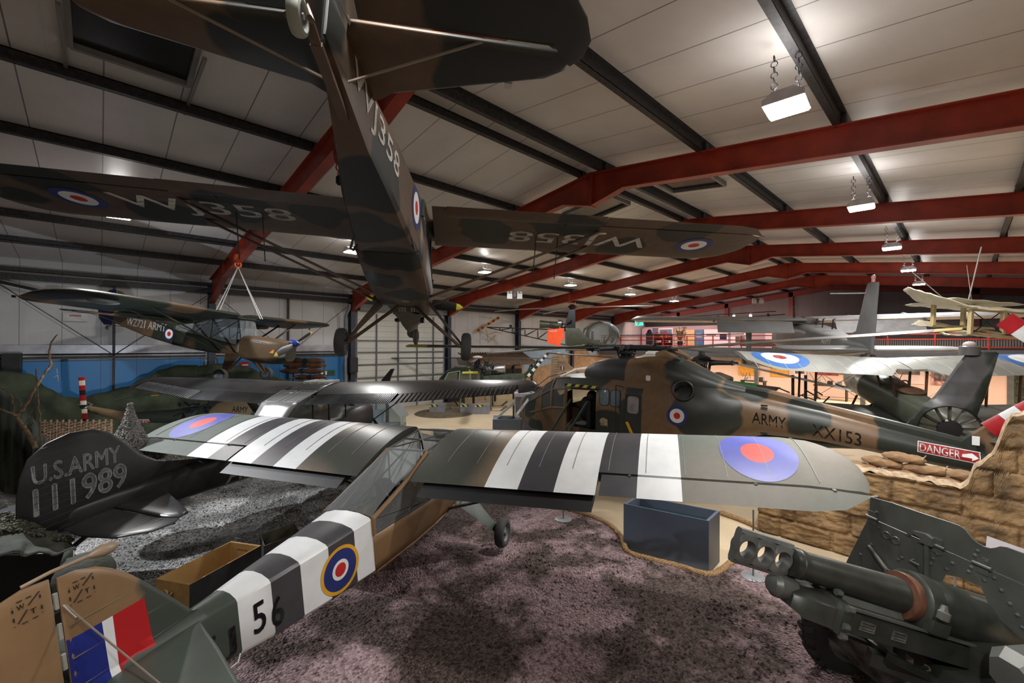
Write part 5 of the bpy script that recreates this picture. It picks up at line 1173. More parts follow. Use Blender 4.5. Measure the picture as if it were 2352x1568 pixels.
pal_blade(sk, kp(201, 928, -.12), V(-.08, 0, 1), (0, 1, 0), .80, .19, [(.15, 1), (.2, 0), (.18, 2), (.17, 0), (.18, 1), (.12, 0)])
pal_blade(sk, kp(203, 938, -.12), V(.08, 0, -1), (0, 1, 0), .80, .17, [(.15, 1), (.2, 0), (.18, 2), (.25, 0), (.22, 1)])
tr = bvh_of(bm_)
decal('danger_sign', poly_bm([(0, [(0, 0), (.55, 0), (.55, .14), (0, .14)])], .08), WHITE, sk, kp(300, 973, -2), (1, 0, .02), (0, 0, 1), (0, 1, 0), tr, .005)
decal('danger_sign', poly_bm([(0, [(.012, .012), (.538, .012), (.538, .128), (.012, .128)])], .08), DR, sk, kp(300, 973, -2), (1, 0, .02), (0, 0, 1), (0, 1, 0), tr, .008)
decal('danger_lettering', text_bm('DANGER', .012, .08, w=.48, h=.085), WHITE, sk, kp(302.5, 971, -2), (1, 0, .02), (0, 0, 1), (0, 1, 0), tr, .012)
mb = MB(); rnd = random.Random(8)
for i in range(30): p = kp(405+rnd.random()*60, 930+rnd.random()*22, rnd.uniform(0, .6)); mb.tube([p, p+V(rnd.uniform(-.2, .2), rnd.uniform(-.2, .2), rnd.uniform(-.15, .15))], .03, 6)
mb.build('bare_engine', mat('engine_black', (1, 1, 1)), sk)
mb = MB(); mb.loft([[kp(x, zc, .5)+V(0, w*cos(q), w*.9*sin(q)) for q in [2*pi*j/18 for j in range(18)]] for x, zc, w in ((440, 950, .26), (520, 945, .5), (600, 945, .62), (690, 950, .6), (730, 952, .3))]); cb = mb.build('cabin', SKB, sk)
roundel(sk, bvh_of(cb), kp(608, 937, -2), (1, 0, 0), (0, 0, 1), (0, 1, 0), [.15, .1, .05], [BLUE, WDG, RED])
decal('side_lettering', text_bm('ARMY', .01, .1, w=.5, h=.16), LB, sk, kp(535, 944, -2), (1, 0, 0), (0, 0, 1), (0, 1, 0), bvh_of(cb))
mb = MB(); mb.tube([kp(520, 918, .5), kp(520, 895, .5)], .06, 8); mb.build('rotor_mast', BLACK, sk)
for az, rr_ in ((190, 3.2), (70, 3.6), (310, 3.6)): blade(sk, kp(520, 897, .5), az, .2, rr_, .2, .25, mat('blade_sage', (.10, .115, .09), .45), .03, rise=0)
mb = MB(); mb.tube([kp(300, 912, .4), kp(372, 903, .4)], .035, 6); mb.build('blade_strap', mat('blade_sage', (1, 1, 1)), sk); mb = MB(); mb.tube([kp(322, 909.5, .4), kp(338, 907.5, .4)], .045, 8); mb.build('blade_band', YELLOW, sk)
for y in (-.3, 1.3): mb = MB(); mb.tube([kp(540, 975, .5), kp(540, 1010, y), kp(540, 1068, y)], .04, 8); mb.tube([kp(480, 1068, y), kp(680, 1068, y)], .04, 8); mb.build('landing_skid', DKSTEEL, sk)

# ================================================================ FAR AEROPLANES
# ---- grey twin hung over the gallery
bn = thing('twin_engine_plane', 'grey high-wing twin-engine aircraft with tall fin, hung in front of the gallery', 'airplane', at(1985, 800, 13.4), plane_rot(118, 4, 0))
GRY = mat('dull_grey', (.17, .175, .18), .42, var=.12, vscale=1.5); GRY_LIT = mat('lit_grey', (.36, .36, .37), .35, var=.12)  # paler right wing and tailplane: lamplight put into the paint
# local: nose +X, origin at the fin foot
mb = MB(); mb.loft([[V(x, w*math.copysign(abs(cos(q))**.5, cos(q)), zc+h*math.copysign(abs(sin(q))**.5, sin(q))) for q in [2*pi*j/24 for j in range(24)]] for x, w, zc, h in ((-.35, .06, .02, .1), (1.2, .26, -.02, .3), (3.0, .5, -.02, .5), (4.5, .6, 0, .62), (7.5, .6, 0, .62), (9.2, .45, -.1, .45), (10, .15, -.25, .2))]); bb = mb.build('fuselage', GRY, bn, ang=45)
mb = MB(); mb.plate([(-.55, -.1), (-.62, .5), (-.75, 2.0), (-.2, 2.02), (.05, 1.4), (.5, .45), (1.4, .2), (1.6, .1)], 1, 0, .07, .02); mb.build('fin', GRY, bn)
mb = MB(); mb.tube([(-.45, 0, 2.02), (-.45, 0, 2.12)], .05, 8); mb.ell((-.45, 0, 2.16), (.06, .06, .08)); mb.build('fin_beacon', mat('beacon_pink', (.55, .3, .28), .3), bn)
mb = MB(); mb.tube([(-.2, 0, 1.7), (-.2, 1.0, 1.72)], .02, 6); mb.build('fin_aerial', GRY_LIT, bn)
for s in (1, -1):
    mb = MB(); mb.plate([(.55, s*.1), (.5, s*2.1), (.3, s*2.45), (-.35, s*2.3), (-.55, s*1.8), (-.55, s*.1)], 2, .0, .06, .015); mb.build('tailplane', GRY_LIT if s == -1 else GRY, bn)
    w = Wing(s, .3, 7.2, lambda y: 6.6, lambda y: 4.6, .0); mb = MB(); rg = []
    for y in (.2, 2.0, 4.5, 6.6, 7.0, 7.2): 
        c0 = 1.0 if y < 6.8 else .75; rg.append([V(5.6+1.0*c0*cos(q), s*y, .78+.02*y+.14*sin(q)*(1+.4*cos(q))*(1 if y < 7.1 else .3)) for q in [2*pi*j/20 for j in range(20)]])
    mb.loft(rg); mb.build('wing', GRY_LIT if s == -1 else GRY, bn)
    mb = MB(); mb.loft([[V(4.62+.03*cos(q)-.32*f_, s*y, .70+.02*y+.03*sin(q)-.42*f_) for q, f_ in [(2*pi*j/8, .0 if j < 4 else 1) for j in range(8)]] for y in (.75, 3.6)]); mb.build('flap', GRY_LIT if s == -1 else GRY, bn)
    mb = MB(); mb.loft([[V(6.5+.05, s*(2.2)+r_*cos(q), .62+r_*1.1*sin(q)) if False else V(x, s*2.2+r_*cos(q), .60+r_*sin(q)) for q in [2*pi*j/16 for j in range(16)]] for x, r_ in ((7.7, .2), (7.4, .36), (6.2, .34), (4.9, .1))]); mb.build('engine_nacelle', GRY, bn)
    mb = MB(); mb.prism([(4.55, .82), (6.3, 1.05), (6.62, .9), (6.6, .8), (4.6, .75)], 1, s*3.7-.03, s*3.7+.03); mb.build('wing_fence', GRY, bn)
    mb = MB(); mb.tube([(5.5, s*2.2, .5), (5.4, s*2.2, -.85)], [.13, .09], 10); mb.build('main_leg', GRY, bn)
    for q in (-.16, .16): wheel(bn, V(5.4, s*2.2+q, -.9), (0, 1, 0), .24, .16)
mb = MB()
for x in (3.6, 4.3, 2.6): mb.tube([(x, 0, .5), (x-.08, 0, .85), (x-.25, 0, .88)], .025, 6)
mb.tube([(4.9, .6, .9), (4.9, .62, 1.4)], .05, 8); mb.build('aerials', BLACK, bn)
decal('side_lettering', text_bm('ARMY', .01, .2, w=.65, h=.22), WHITE, bn, (2.35, 2, .0), (-1, 0, 0), (0, 0, 1), (0, -1, 0), bvh_of(bb))
# ---- silver biplane with big roundels
pup = thing('biplane', 'silver-grey biplane with blue, white and red roundels on its top wing', 'airplane', at(2066, 842, 11.6), plane_rot(127, 16, 0))
SIL = mat('silver_dope', (.34, .35, .33), .32, .15, var=.08, vscale=1.2); SILD = mat('dark_dope', (.10, .105, .095), .38, .1, var=.15)
UB = [mat('roundel_mid_blue', (.05, .16, .45), .4), WHITE, mat('roundel_brick', (.30, .05, .035), .45)]
PW = {}
for s in (1, -1):
    for nm, z, yy, m_, x0 in (('upper_wing', 0, 3.95, SIL, .0), ('lower_wing', -1.32, 3.9, SILD, -.35)):
        le_ = lambda y, x0=x0: x0+.72-.0*y; te_ = lambda y, x0=x0, yy=yy: x0-.83+max(0, (y-yy+.55))*.9
        w = Wing(s, .0, yy, le_, te_, z, .0, .045, .07); rings = []
        ys = stations(.02, yy, .32)
        cut = (lambda y: te_(y)) if nm == 'lower_wing' else (lambda y: te_(y)+(.38 if y < .42 else 0))
        mb = MB(); 
        for y in ys:
            a, b_ = le_(y), cut(y); xs = [b_+(a-b_)*(.5+.5*cos(pi*i/10)) for i in range(11)]
            f = lambda x, t: V(x, s*y, z+.045*y+(foil((a-x)/(1.55), .07, .06)[0 if t else 1])*1.55)
            rings.append([f(x, 1) for x in xs]+[f(x, 0) for x in reversed(xs)])
        mb.loft(rings); o = mb.build(nm, m_, pup, ang=40); PW[nm, s] = o
        if nm == 'upper_wing':
            rb = MB()
            for y in stations(.5, 3.8, .36): rb.tube([V(x, s*y, .045*y+foil((.72-x)/1.55, .07, .06)[0]*1.55+.002) for x in frange(.70, -.80, 10)], .007, 4)
            rb.build('rib_tape', mat('rib_pale', (.5, .51, .5), .4), o)
    roundel(pup, bvh_of(PW['upper_wing', s]), (-.02, s*3.0, 0), (1, 0, 0), (0, 1, 0), (0, 0, -1), [.70, .46, .17], UB)
    for y, dx in ((2.3, .35), (2.3, -.55), (.45, .3), (.45, -.3)): mb = MB(); mb.tube([(dx, s*y, .045*y), (dx-.3, s*y*(1 if y > 1 else .75), -1.28 if y > 1 else -.62)], .03, 8); mb.build('interplane_strut', mat('varnished_strut', (.06, .02, .01), .4), pup)
    mb = MB(); mb.tube([(.3, s*2.3, .1), (.0, s*.4, -1.25)], .006, 5); mb.tube([(.0, s*2.3, -1.2), (.3, s*.45, 0)], .006, 5); mb.build('rigging_wire', STEEL, pup)
mb = MB(); mb.lathe([(.40, -.05), (.47, -.0), (.50, -.15), (.50, -.75), (.46, -.78)], (1.5, 0, -.82), (1, 0, 0), 32); mb.build('cowling', mat('burnished_alloy', (.62, .60, .56), .33, .35, var=.25, vscale=3), pup)
mb = MB(); mb.loft([[V(x, w*math.copysign(abs(cos(q))**e, cos(q)), zc+h*math.copysign(abs(sin(q))**e, sin(q))) for q in [2*pi*j/20 for j in range(20)]] for x, w, zc, h, e in ((.75, .49, -.82, .49, 1.0), (.2, .42, -.86, .44, .7), (-.9, .34, -.86, .38, .6), (-2.4, .2, -.8, .25, .6), (-4.3, .04, -.72, .12, .6))]); mb.build('fuselage', mat('pc_green', (.062, .07, .052), .38, var=.15), pup)
mb = MB(); mb.torus((-.55, 0, -.46), (0, 0, 1), .27, .035, 24, 8); mb.ell((-.55, 0, -.47), (.26, .24, .02)); mb.build('cockpit_rim', mat('leather', (.07, .03, .015), .6), pup)
mb = MB(); mb.torus((-.25, 0, -.40), (1, 0, .3), .12, .02, 20, 6); mb.tube([(-.25, -.1, -.4), (-.25, .1, -.4)], .015, 6); mb.build('steering_yoke', mat('wood_brown', (.16, .08, .04), .5), pup)
propeller(pup, 1.62, -.82, 1.1, mat('prop_laminated', (.45, .26, .06), .35), tip=mat('prop_tip_grey', (.35, .4, .37), .4), ang=rad(12))
mb = MB(); mb.plate([(-4.0, -.8), (-4.0, -.3), (-4.3, .0), (-4.7, -.1), (-4.75, -.7)], 1, 0, .03); mb.build('rudder', SIL, pup)
for s in (1, -1): mb = MB(); mb.plate([(-3.5, s*.1), (-3.6, s*1.3), (-4.2, s*1.4), (-4.5, s*.2)], 2, -.7, .03); mb.build('tailplane', SIL, pup)
for s in (1, -1): mb = MB(); mb.tube([(.9, s*.35, -1.2), (.7, s*.65, -1.85)], .03, 8); mb.tube([(.2, s*.35, -1.2), (.7, s*.65, -1.85)], .03, 8); mb.build('gear_leg', BLACK, pup); wheel(pup, V(.7, s*.75, -1.9), (0, 1, 0), .3, .1)
mb = MB(); mb.lathe([(.16, -.012), (.16, .012)], (-2.2, .24, -.85), (0, 1, 0), 20); mb.build('side_disc', UB[0], pup); mb = MB(); mb.lathe([(.16, -.012), (.16, .012)], (-2.2, -.24, -.85), (0, 1, 0), 20); mb.build('side_disc', UB[0], pup)
# ---- cream canvas kite-glider
kt = thing('kite_glider', 'cream canvas box-kite glider with wooden struts hung at the right', 'glider', at(2250, 735, 10.5), (0, 0, rad(46)))
k4 = 10.5/991.3
def gp(px, py, y=0): return V((px-2250)*k4, y, -(py-735)*k4)
CANV = mat('cream_canvas', (.62, .57, .44), .8, var=.1, vscale=6, bump=.2, bscale=20); SPAR = mat('pale_wood', (.42, .33, .17), .6, var=.15)
def sheet(name, pts, m_=CANV, th=.02, sag=.05):
    mb = MB(); a, b, c, d = [Vector(p) for p in pts]
    mb.grid(lambda u, v: (a*(1-u)+b*u)*(1-v)+(d*(1-u)+c*u)*v+V(0, 0, -sag*sin(pi*u)*sin(pi*v)+.012*sin(17*u+9*v)), 12, 8); return mb.build(name, m_, kt, solid=th)
sheet('top_canvas', [gp(2188, 684, 0), gp(2352, 698, 0), gp(2352, 702, 1.4), gp(2190, 690, 1.3)]); sheet('top_canvas', [gp(2192, 712, -.4), gp(2352, 722, -.4), gp(2352, 710, .0), gp(2190, 700, 0)])
sheet('wing_tip_canvas', [gp(2120, 655, .4), gp(2152, 655, .9), gp(2185, 684, .9), gp(2196, 709, -.2)], sag=.12); sheet('wing_tip_canvas', [gp(2120, 655, .4), gp(2130, 680, -.2), gp(2196, 712, -.5), gp(2190, 690, .4)], sag=.05)
sheet('lower_canvas', [gp(2150, 770, -.3), gp(2192, 755, .5), gp(2196, 768, .3), gp(2194, 771, -.3)], sag=.02); sheet('lower_canvas', [gp(2195, 762, -.3), gp(2340, 778, -.3), gp(2340, 772, .5), gp(2195, 756, .5)]); sheet('lower_canvas', [gp(2145, 744, .6), gp(2182, 730, .8), gp(2300, 750, .8), gp(2190, 748, .6)], sag=.02)
mb = MB()
for px in (2196, 2268):
    for y in (-.35, .55): mb.bar(gp(px, 714 if y < 0 else 690, y), gp(px-3, 768 if y < 0 else 745, y), .09, .06)
for a, b in ((gp(2196, 714, -.35), gp(2352, 724, -.35)), (gp(2190, 686, .55), gp(2352, 700, .55)), (gp(2192, 766, -.35), gp(2345, 782, -.35)), (gp(2190, 745, .55), gp(2340, 752, .55)), (gp(2268, 716, -.35), gp(2268, 694, .55)), (gp(2266, 768, -.35), gp(2266, 748, .55)), (gp(2310, 750, 0), gp(2352, 775, -.3)), (gp(2340, 700, .5), gp(2352, 790, -.3))): mb.bar(a, b, .05, .05)
mb.build('spar', SPAR, kt)
mb = MB()
for a, b in ((gp(2198, 716, -.35), gp(2265, 766, -.35)), (gp(2198, 766, -.35), gp(2265, 716, -.35)), (gp(2270, 716, -.35), gp(2345, 778, -.35)), (gp(2270, 766, -.35), gp(2345, 722, -.35))): mb.tube([a, b], .012, 6)
mb.build('bracing_wire', DKSTEEL, kt)
mb = MB(); mb.tube([gp(2205, 690, .3), gp(2110, 610, .3)], .01, 5); mb.tube([gp(2252, 695, .3), gp(2285, 560, .3)], .014, 5); mb.tube([gp(2262, 690, .3), gp(2270, 600, .5)], .008, 5); mb.build('hanging_wire', mat('pale_rope', (.35, .33, .3), .6), kt)
# ---- tan aircraft tail beyond the big helicopter
tn = thing('desert_plane', 'sand-painted aircraft tail with red, white and blue flash, beyond the big helicopter', 'airplane', at(1285, 855, 20), (0, 0, rad(40)))
k5 = 20/991.3
def tp_(px, py, y=0): return V((px-1285)*k5, y, -(py-855)*k5)
TAN = mat('desert_tan', (.34, .24, .15), .55, var=.1)
P2 = lambda px, py: (tp_(px, py).x, tp_(px, py).z)
mb = MB(); mb.plate([P2(*q) for q in ((1263, 872), (1264, 830), (1270, 812), (1282, 809), (1292, 812), (1305, 835), (1318, 846), (1318, 872))], 1, 0, .07); tf = mb.build('fin', TAN, tn)
mb = MB()
for i in range(9): z = tp_(0, 820+i*5.5).z; mb.tube([(tp_(1266, 0).x, -.06, z), (tp_(1284, 0).x, -.075, z)], .012, 4)
mb.build('rudder_rib', mat('rib_dark_tan', (.2, .15, .1), .6), tf)
mb = MB(); mb.loft([[tp_(x, zc)+V(0, w*cos(q), w*sin(q)) for q in [2*pi*j/16 for j in range(16)]] for x, zc, w in ((1280, 862, .12), (1320, 860, .3), (1400, 862, .6))]); mb.build('fuselage', TAN, tn)
for x, m_ in ((1289, BLUE), (1291.5, WHITE), (1294, RED)): mb = MB(); mb.box(tp_(x, 845, -.08), (.06, .02, .17)); mb.build('fin_flash', m_, tn)
flat_text('serial_lettering', 'M-C', LB, tn, tp_(1282, 834, -.075), (1, 0, 0), (0, 0, 1), .3, .09)
mb = MB(); mb.box(tp_(1305, 856, -.3), (.75, 1.4, .12), 0, Matrix.Rotation(rad(-25), 3, 'Y')); mb.build('tailplane', mat('tailplane_white', (.55, .5, .42), .5), tn)
# ---- cream helicopter with black rotor head
ch = thing('helicopter', 'cream-topped helicopter with a black four-arm rotor head, behind the camouflaged helicopter', 'helicopter', at(1612, 838, 15.5), (0, 0, rad(46)))
k6 = 15.5/991.3
def cp(px, py, y=0): return V((px-1612)*k6, y, -(py-838)*k6)
CRM = mat('cream_paint', (.60, .52, .40), .45, var=.1)
mb = MB(); mb.loft([[cp(x, zb, 0)+V(0, w*cos(q), (zb-zt)*k6*max(-.5, sin(q))) for q in [2*pi*j/20 for j in range(20)]] for x, zt, zb, w in ((1462, 822, 835, .25), (1485, 812, 850, .6), (1515, 806, 862, .75), (1545, 822, 866, .75), (1600, 850, 878, .7), (1640, 870, 884, .5))]); mb.build('engine_housing', CRM, ch)
mb = MB(); mb.ell(cp(1512, 812), (.45, .4, .14)); mb.bar(cp(1500, 812, -.3), cp(1540, 810, -.35), .05, .05); mb.box(cp(1547, 823, -.3), (.12, .1, .3)); mb.build('housing_cap', WHITE, ch)
mb = MB(); mb.tube([cp(1612, 872), cp(1612, 830)], .13, 12); mb.lathe([(.12, -.1), (.3, 0), (.3, .1), (.12, .2), (.1, .35), (.03, .38)], cp(1612, 828), n=16)
for i in range(8): a = 2*pi*i/8; mb.tube([cp(1612, 868)+V(.22*cos(a), .22*sin(a), 0), cp(1612, 832)+V(.3*cos(a+.2), .3*sin(a+.2), 0)], .025, 6)
mb.torus(cp(1612, 846), (0, 0, 1), .26, .04, 18, 6); mb.build('rotor_head', BLACK, ch)
mb = MB(); mb.ell(cp(1612, 838), (1.0, 1.0, 1.0)) if False else None
for az in (-28, 62, 152, 242): cuff(ch, cp(1612, 832), az, .25, 1.05, BLACK, .0, R=.09)
GB = mat('blade_grey_green', (.17, .175, .15), .4, var=.1)
blade(ch, cp(1612, 832), -28, 1.0, 6.3, .38, .0, GB, .05, rise=-1.25, name='rotor_blade'); blade(ch, cp(1612, 832), 62, 1.0, 6.0, .36, .3, GB, .05); blade(ch, cp(1612, 832), 152, 1.0, 6.0, .36, .0, DKSTEEL, .05, rise=.25); blade(ch, cp(1612, 832), 242, 1.0, 1.4, .3, 0, DKSTEEL, .05)
mb = MB(); mb.loft([[cp(x, 884, 0)+V(0, w*cos(q), -.9+w*sin(q)) for q in [2*pi*j/16 for j in range(16)]] for x, w in ((1440, .3), (1480, .75), (1600, .8), (1700, .5), (1830, .2))]); mb.build('cabin', CRM, ch)
# cloth-covered engine and weapon pod standing beyond
ec = thing('covered_engine', 'dark olive cloth-covered bundle lettered ARMY beyond the exhaust', 'engine', at(1650, 870, 15.0), (0, 0, rad(46)))
mb = MB(); mb.grid(lambda u, v: V((u-.5)*.95, .32*cos(2*pi*v)*(sin(pi*min(.97, max(.03, u))))**.5, .22*sin(2*pi*v)*(sin(pi*min(.97, max(.03, u))))**.5+.02*sin(9*u+14*v)), 16, 20); eo = mb.build('cloth_cover', mat('cover_cloth', (.05, .045, .032), .8, bump=.5), ec)
flat_text('cover_lettering', 'ARMY', mat('letter_dim', (.012, .012, .01), .7), ec, (-.22, -.34, -.08), (1, 0, -.1), (0, 0, 1), .48, .13, .015)
mb = MB(); mb.tube([(0, 0, -.2), (0, 0, -2.15)], .06, 8); mb.lathe([(.3, -2.3), (.3, -2.15)], n=16); mb.build('stand', DKSTEEL, ec)
pd = thing('weapon_pod', 'green cylindrical pod with red nose and brown fin, lying behind the exhaust', 'pod', at(1700, 890, 14.4), (0, 0, rad(46)))
mb = MB(); mb.lathe([(.18, -.42), (.2, -.4), (.2, .45), (.19, .47)], ax=(1, .0, -.1), n=24); mb.build('pod_body', mat('pod_green', (.015, .13, .03), .5, var=.2), pd)
mb = MB(); mb.lathe([(.02, -.78), (.12, -.74), (.17, -.62), (.19, -.42)], ax=(1, 0, -.1), n=24); mb.build('pod_nose', mat('pod_red', (.45, .02, .015), .5), pd)
mb = MB(); mb.prism([(.45, -.2), (.5, .12), (1.3, .02), (1.05, -.18), (.6, -.3)], 1, -.08, .08); mb.build('pod_fin', mat('pod_brown', (.07, .04, .03), .5, var=.3), pd)
mb = MB(); mb.box((-.3, 0, -1.22), (.15, .4, 2.0)); mb.box((.3, 0, -1.22), (.15, .4, 2.0)); mb.build('pod_cradle', DKSTEEL, pd)
# ================================================================ GROUND BEDS, WALL, GUN, DISPLAY FURNITURE
def gravel_mat(name, pal, scale=36, patch=None, pscale=.6):
    m, nt, b = _nt(name); L = nt.links.new; b.inputs['Roughness'].default_value = .8; b.inputs['Specular IOR Level'].default_value = .3
    tc = node(nt, 'ShaderNodeTexCoord'); nz = node(nt, 'ShaderNodeTexNoise'); nz.inputs['Scale'].default_value = 20; L(tc.outputs['Object'], nz.inputs['Vector'])
    ad = node(nt, 'ShaderNodeVectorMath', operation='MULTIPLY_ADD'); ad.inputs[1].default_value = (.02, .02, .02); L(nz.outputs['Color'], ad.inputs[0]); L(tc.outputs['Object'], ad.inputs[2])
    v = node(nt, 'ShaderNodeTexVoronoi'); v.inputs['Scale'].default_value = scale; L(ad.outputs[0], v.inputs['Vector'])
    sp = node(nt, 'ShaderNodeSeparateColor'); L(v.outputs['Color'], sp.inputs[0])
    def ramp(cols, src):
        r = node(nt, 'ShaderNodeValToRGB'); e = r.color_ramp.elements
        for i, c in enumerate(cols):
            q = e[i] if i < 2 else e.new(i/(len(cols)-1)); q.position = i/(len(cols)-1); q.color = C4(c)
        L(src, r.inputs[0]); return r.outputs[0]
    col = ramp(pal, sp.outputs[0])
    if patch:
        c2 = ramp(patch, sp.outputs[1]); n = node(nt, 'ShaderNodeTexNoise'); n.inputs['Scale'].default_value = pscale; n.inputs['Detail'].default_value = 5; n.inputs['Roughness'].default_value = .65; L(tc.outputs['Object'], n.inputs['Vector'])
        st = node(nt, 'ShaderNodeMapRange'); st.inputs[1].default_value = .46; st.inputs[2].default_value = .53; L(n.outputs['Fac'], st.inputs[0])
        mx = node(nt, 'ShaderNodeMix', data_type='RGBA'); L(st.outputs[0], mx.inputs[0]); L(col, mx.inputs[6]); L(c2, mx.inputs[7]); col = mx.outputs[2]
    L(col, b.inputs['Base Color'])
    bp = node(nt, 'ShaderNodeBump'); bp.inputs['Strength'].default_value = 1.0; bp.inputs['Distance'].default_value = .03; bp.invert = True
    L(v.outputs['Distance'], bp.inputs['Height']); L(bp.outputs[0], b.inputs['Normal'])
    MATS[name] = m; return m
PINK = gravel_mat('pink_lava_gravel', [(.15, .10, .10), (.27, .185, .19), (.34, .235, .245), (.42, .31, .32), (.20, .14, .14)], 34, [(.022, .015, .012), (.06, .042, .036), (.13, .09, .078), (.07, .048, .042)])  # dark patches paint in cast shadow along with darker stones
GREYG = gravel_mat('grey_chippings', [(.10, .10, .10), (.26, .26, .255), (.42, .42, .41), (.62, .61, .60), (.16, .16, .16)], 40, [(.05, .05, .05), (.15, .15, .15), (.30, .30, .29), (.10, .10, .1)], .8)
DRY = gravel_mat('dry_rubble', [(.20, .12, .08), (.36, .24, .17), (.46, .33, .25), (.28, .17, .12)], 30)
def bed(name, label, poly, h, m, stones, rmin, rmax, seed, near=None):
    rnd = random.Random(seed); mb = MB(); n = len(poly)
    bm = bmesh.new(); f = bm.faces.new([bm.verts.new((p[0], p[1], h)) for p in poly]); bm_fine(bm, .8)
    tree = BVHTree.FromBMesh(bm)
    for v in bm.verts: v.co.z += .025*mnoise.noise(v.co*1.3)
    bm.verts.index_update(); mb.add([v.co for v in bm.verts], [tuple(v.index for v in f.verts) for f in bm.faces]); bm.free()
    ring = [V(p[0], p[1], h) for p in poly]; o = len(mb.v)
    for i in range(n): a, b = ring[i], ring[(i+1) % n]; mb.add([a, b, V(b.x, b.y, 0), V(a.x, a.y, 0)], [(0, 1, 2, 3)])
    x0, x1 = min(p[0] for p in poly), max(p[0] for p in poly); y0, y1 = min(p[1] for p in poly), max(p[1] for p in poly)
    oct_f = [(0, 2, 4), (2, 1, 4), (1, 3, 4), (3, 0, 4), (2, 0, 5), (1, 2, 5), (3, 1, 5), (0, 3, 5)]; k = 0
    while k < stones:
        x, y = rnd.uniform(x0, x1), rnd.uniform(y0, y1)
        if near and (Vector((x, y))-Vector(near[0])).length > near[1]*rnd.random()**.5*1.0: 
            k += .02; continue
        hit = tree.ray_cast(Vector((x, y, 5)), Vector((0, 0, -1)))
        if hit[0] is None: k += .05; continue
        r = rnd.uniform(rmin, rmax); c = V(x, y, hit[0].z+.025*mnoise.noise(V(x, y, h)*1.3)+r*.1); q = Matrix.Rotation(rnd.random()*6, 3, 'Z') @ Matrix.Rotation(rnd.random()*3, 3, 'X')
        mb.add([c+q @ V(a*r*rnd.uniform(.7, 1.2), b_*r*rnd.uniform(.7, 1.2), e*r*rnd.uniform(.6, 1)) for a, b_, e in ((1, 0, 0), (-1, 0, 0), (0, 1, 0), (0, -1, 0), (0, 0, 1), (0, 0, -1))], oct_f); k += 1
    o = mb.build(name, m, fix=False, flat=True); return tag(o, label, 'gravel', kind='stuff')
rope_px = [(1150, 1140), (1200, 1152), (1240, 1163), (1300, 1178), (1350, 1192), (1400, 1215), (1428, 1246), (1442, 1278), (1500, 1297), (1560, 1312), (1625, 1331), (1658, 1320), (1688, 1299), (1740, 1297), (1800, 1316), (1850, 1345)]
ROPE = [ground(u, v, .05) for u, v in rope_px]
pk = [(-4.5, -1.8), (-8.0, 5.4), (-7.2, 7.2)]+[(p.x, p.y) for p in ROPE]+[(pl(3.6, 5.2).x, pl(3.6, 5.2).y), (pl(5.5, 3.2).x, pl(5.5, 3.2).y), (pl(4.5, 1.2).x, pl(4.5, 1.2).y), (pl(0, .6).x, pl(0, .6).y)]
bed('gravel', 'pink and brown lava gravel under the striped aircraft and the gun', pk, .12, PINK, 5200, .012, .03, 2, ((-2.2, 3.2), 5.5))
gk = [(-4.55, -1.75), (-8.05, 5.4), (-7.9, 8.2), (-12, 9.4), (-17, 9.0), (-21.6, 6.5), (-21.6, -6), (-8, -6), (-4.5, -3)]
bed('gravel', 'pale grey stone chippings under the black aircraft', gk, .065, GREYG, 5200, .012, .028, 3, ((-7.6, 2.6), 5.5))
# rope edging: three strands laid together
def rope(name, pts, R, label, m):
    P = [Vector(p) for p in pts]; dense = []
    for i in range(len(P)-1):
        p0, p1, p2, p3 = P[max(0, i-1)], P[i], P[i+1], P[min(len(P)-1, i+2)]; n = max(2, int((p2-p1).length/.022))
        for q in range(n):
            t = q/n; dense.append(.5*((2*p1)+(p2-p0)*t+(2*p0-5*p1+4*p2-p3)*t*t+(3*p1-p0-3*p2+p3)*t**3))
    mb = MB()
    for s in range(3):
        pts2 = []; d = 0
        for i, p in enumerate(dense):
            tdir = (dense[min(i+1, len(dense)-1)]-dense[max(0, i-1)]).normalized(); sd = tdir.cross(V(0, 0, 1)).normalized(); d += (p-dense[i-1]).length if i else 0; a = d/.11*2*pi*.7+2*pi*s/3
            pts2.append(p+sd*R*.5*cos(a)+V(0, 0, R*.5*sin(a)+R))
        mb.tube(pts2, R*.55, 7)
    return tag(mb.build(name, m), label, 'rope')
ROPEM = mat('manila_rope', (.36, .22, .10), .8, var=.25, vscale=30, bump=.4, bscale=120)
rope('rope_edging', [p+V(0, 0, .02) for p in ROPE], .055, 'thick twisted rope laid along the edge of the pink gravel', ROPEM)
rope('rope_edging', [ground(u, v) for u, v in ((1655, 1182), (1690, 1194), (1720, 1206), (1748, 1220))], .05, 'short length of twisted rope running to the foot of the stone wall', ROPEM)

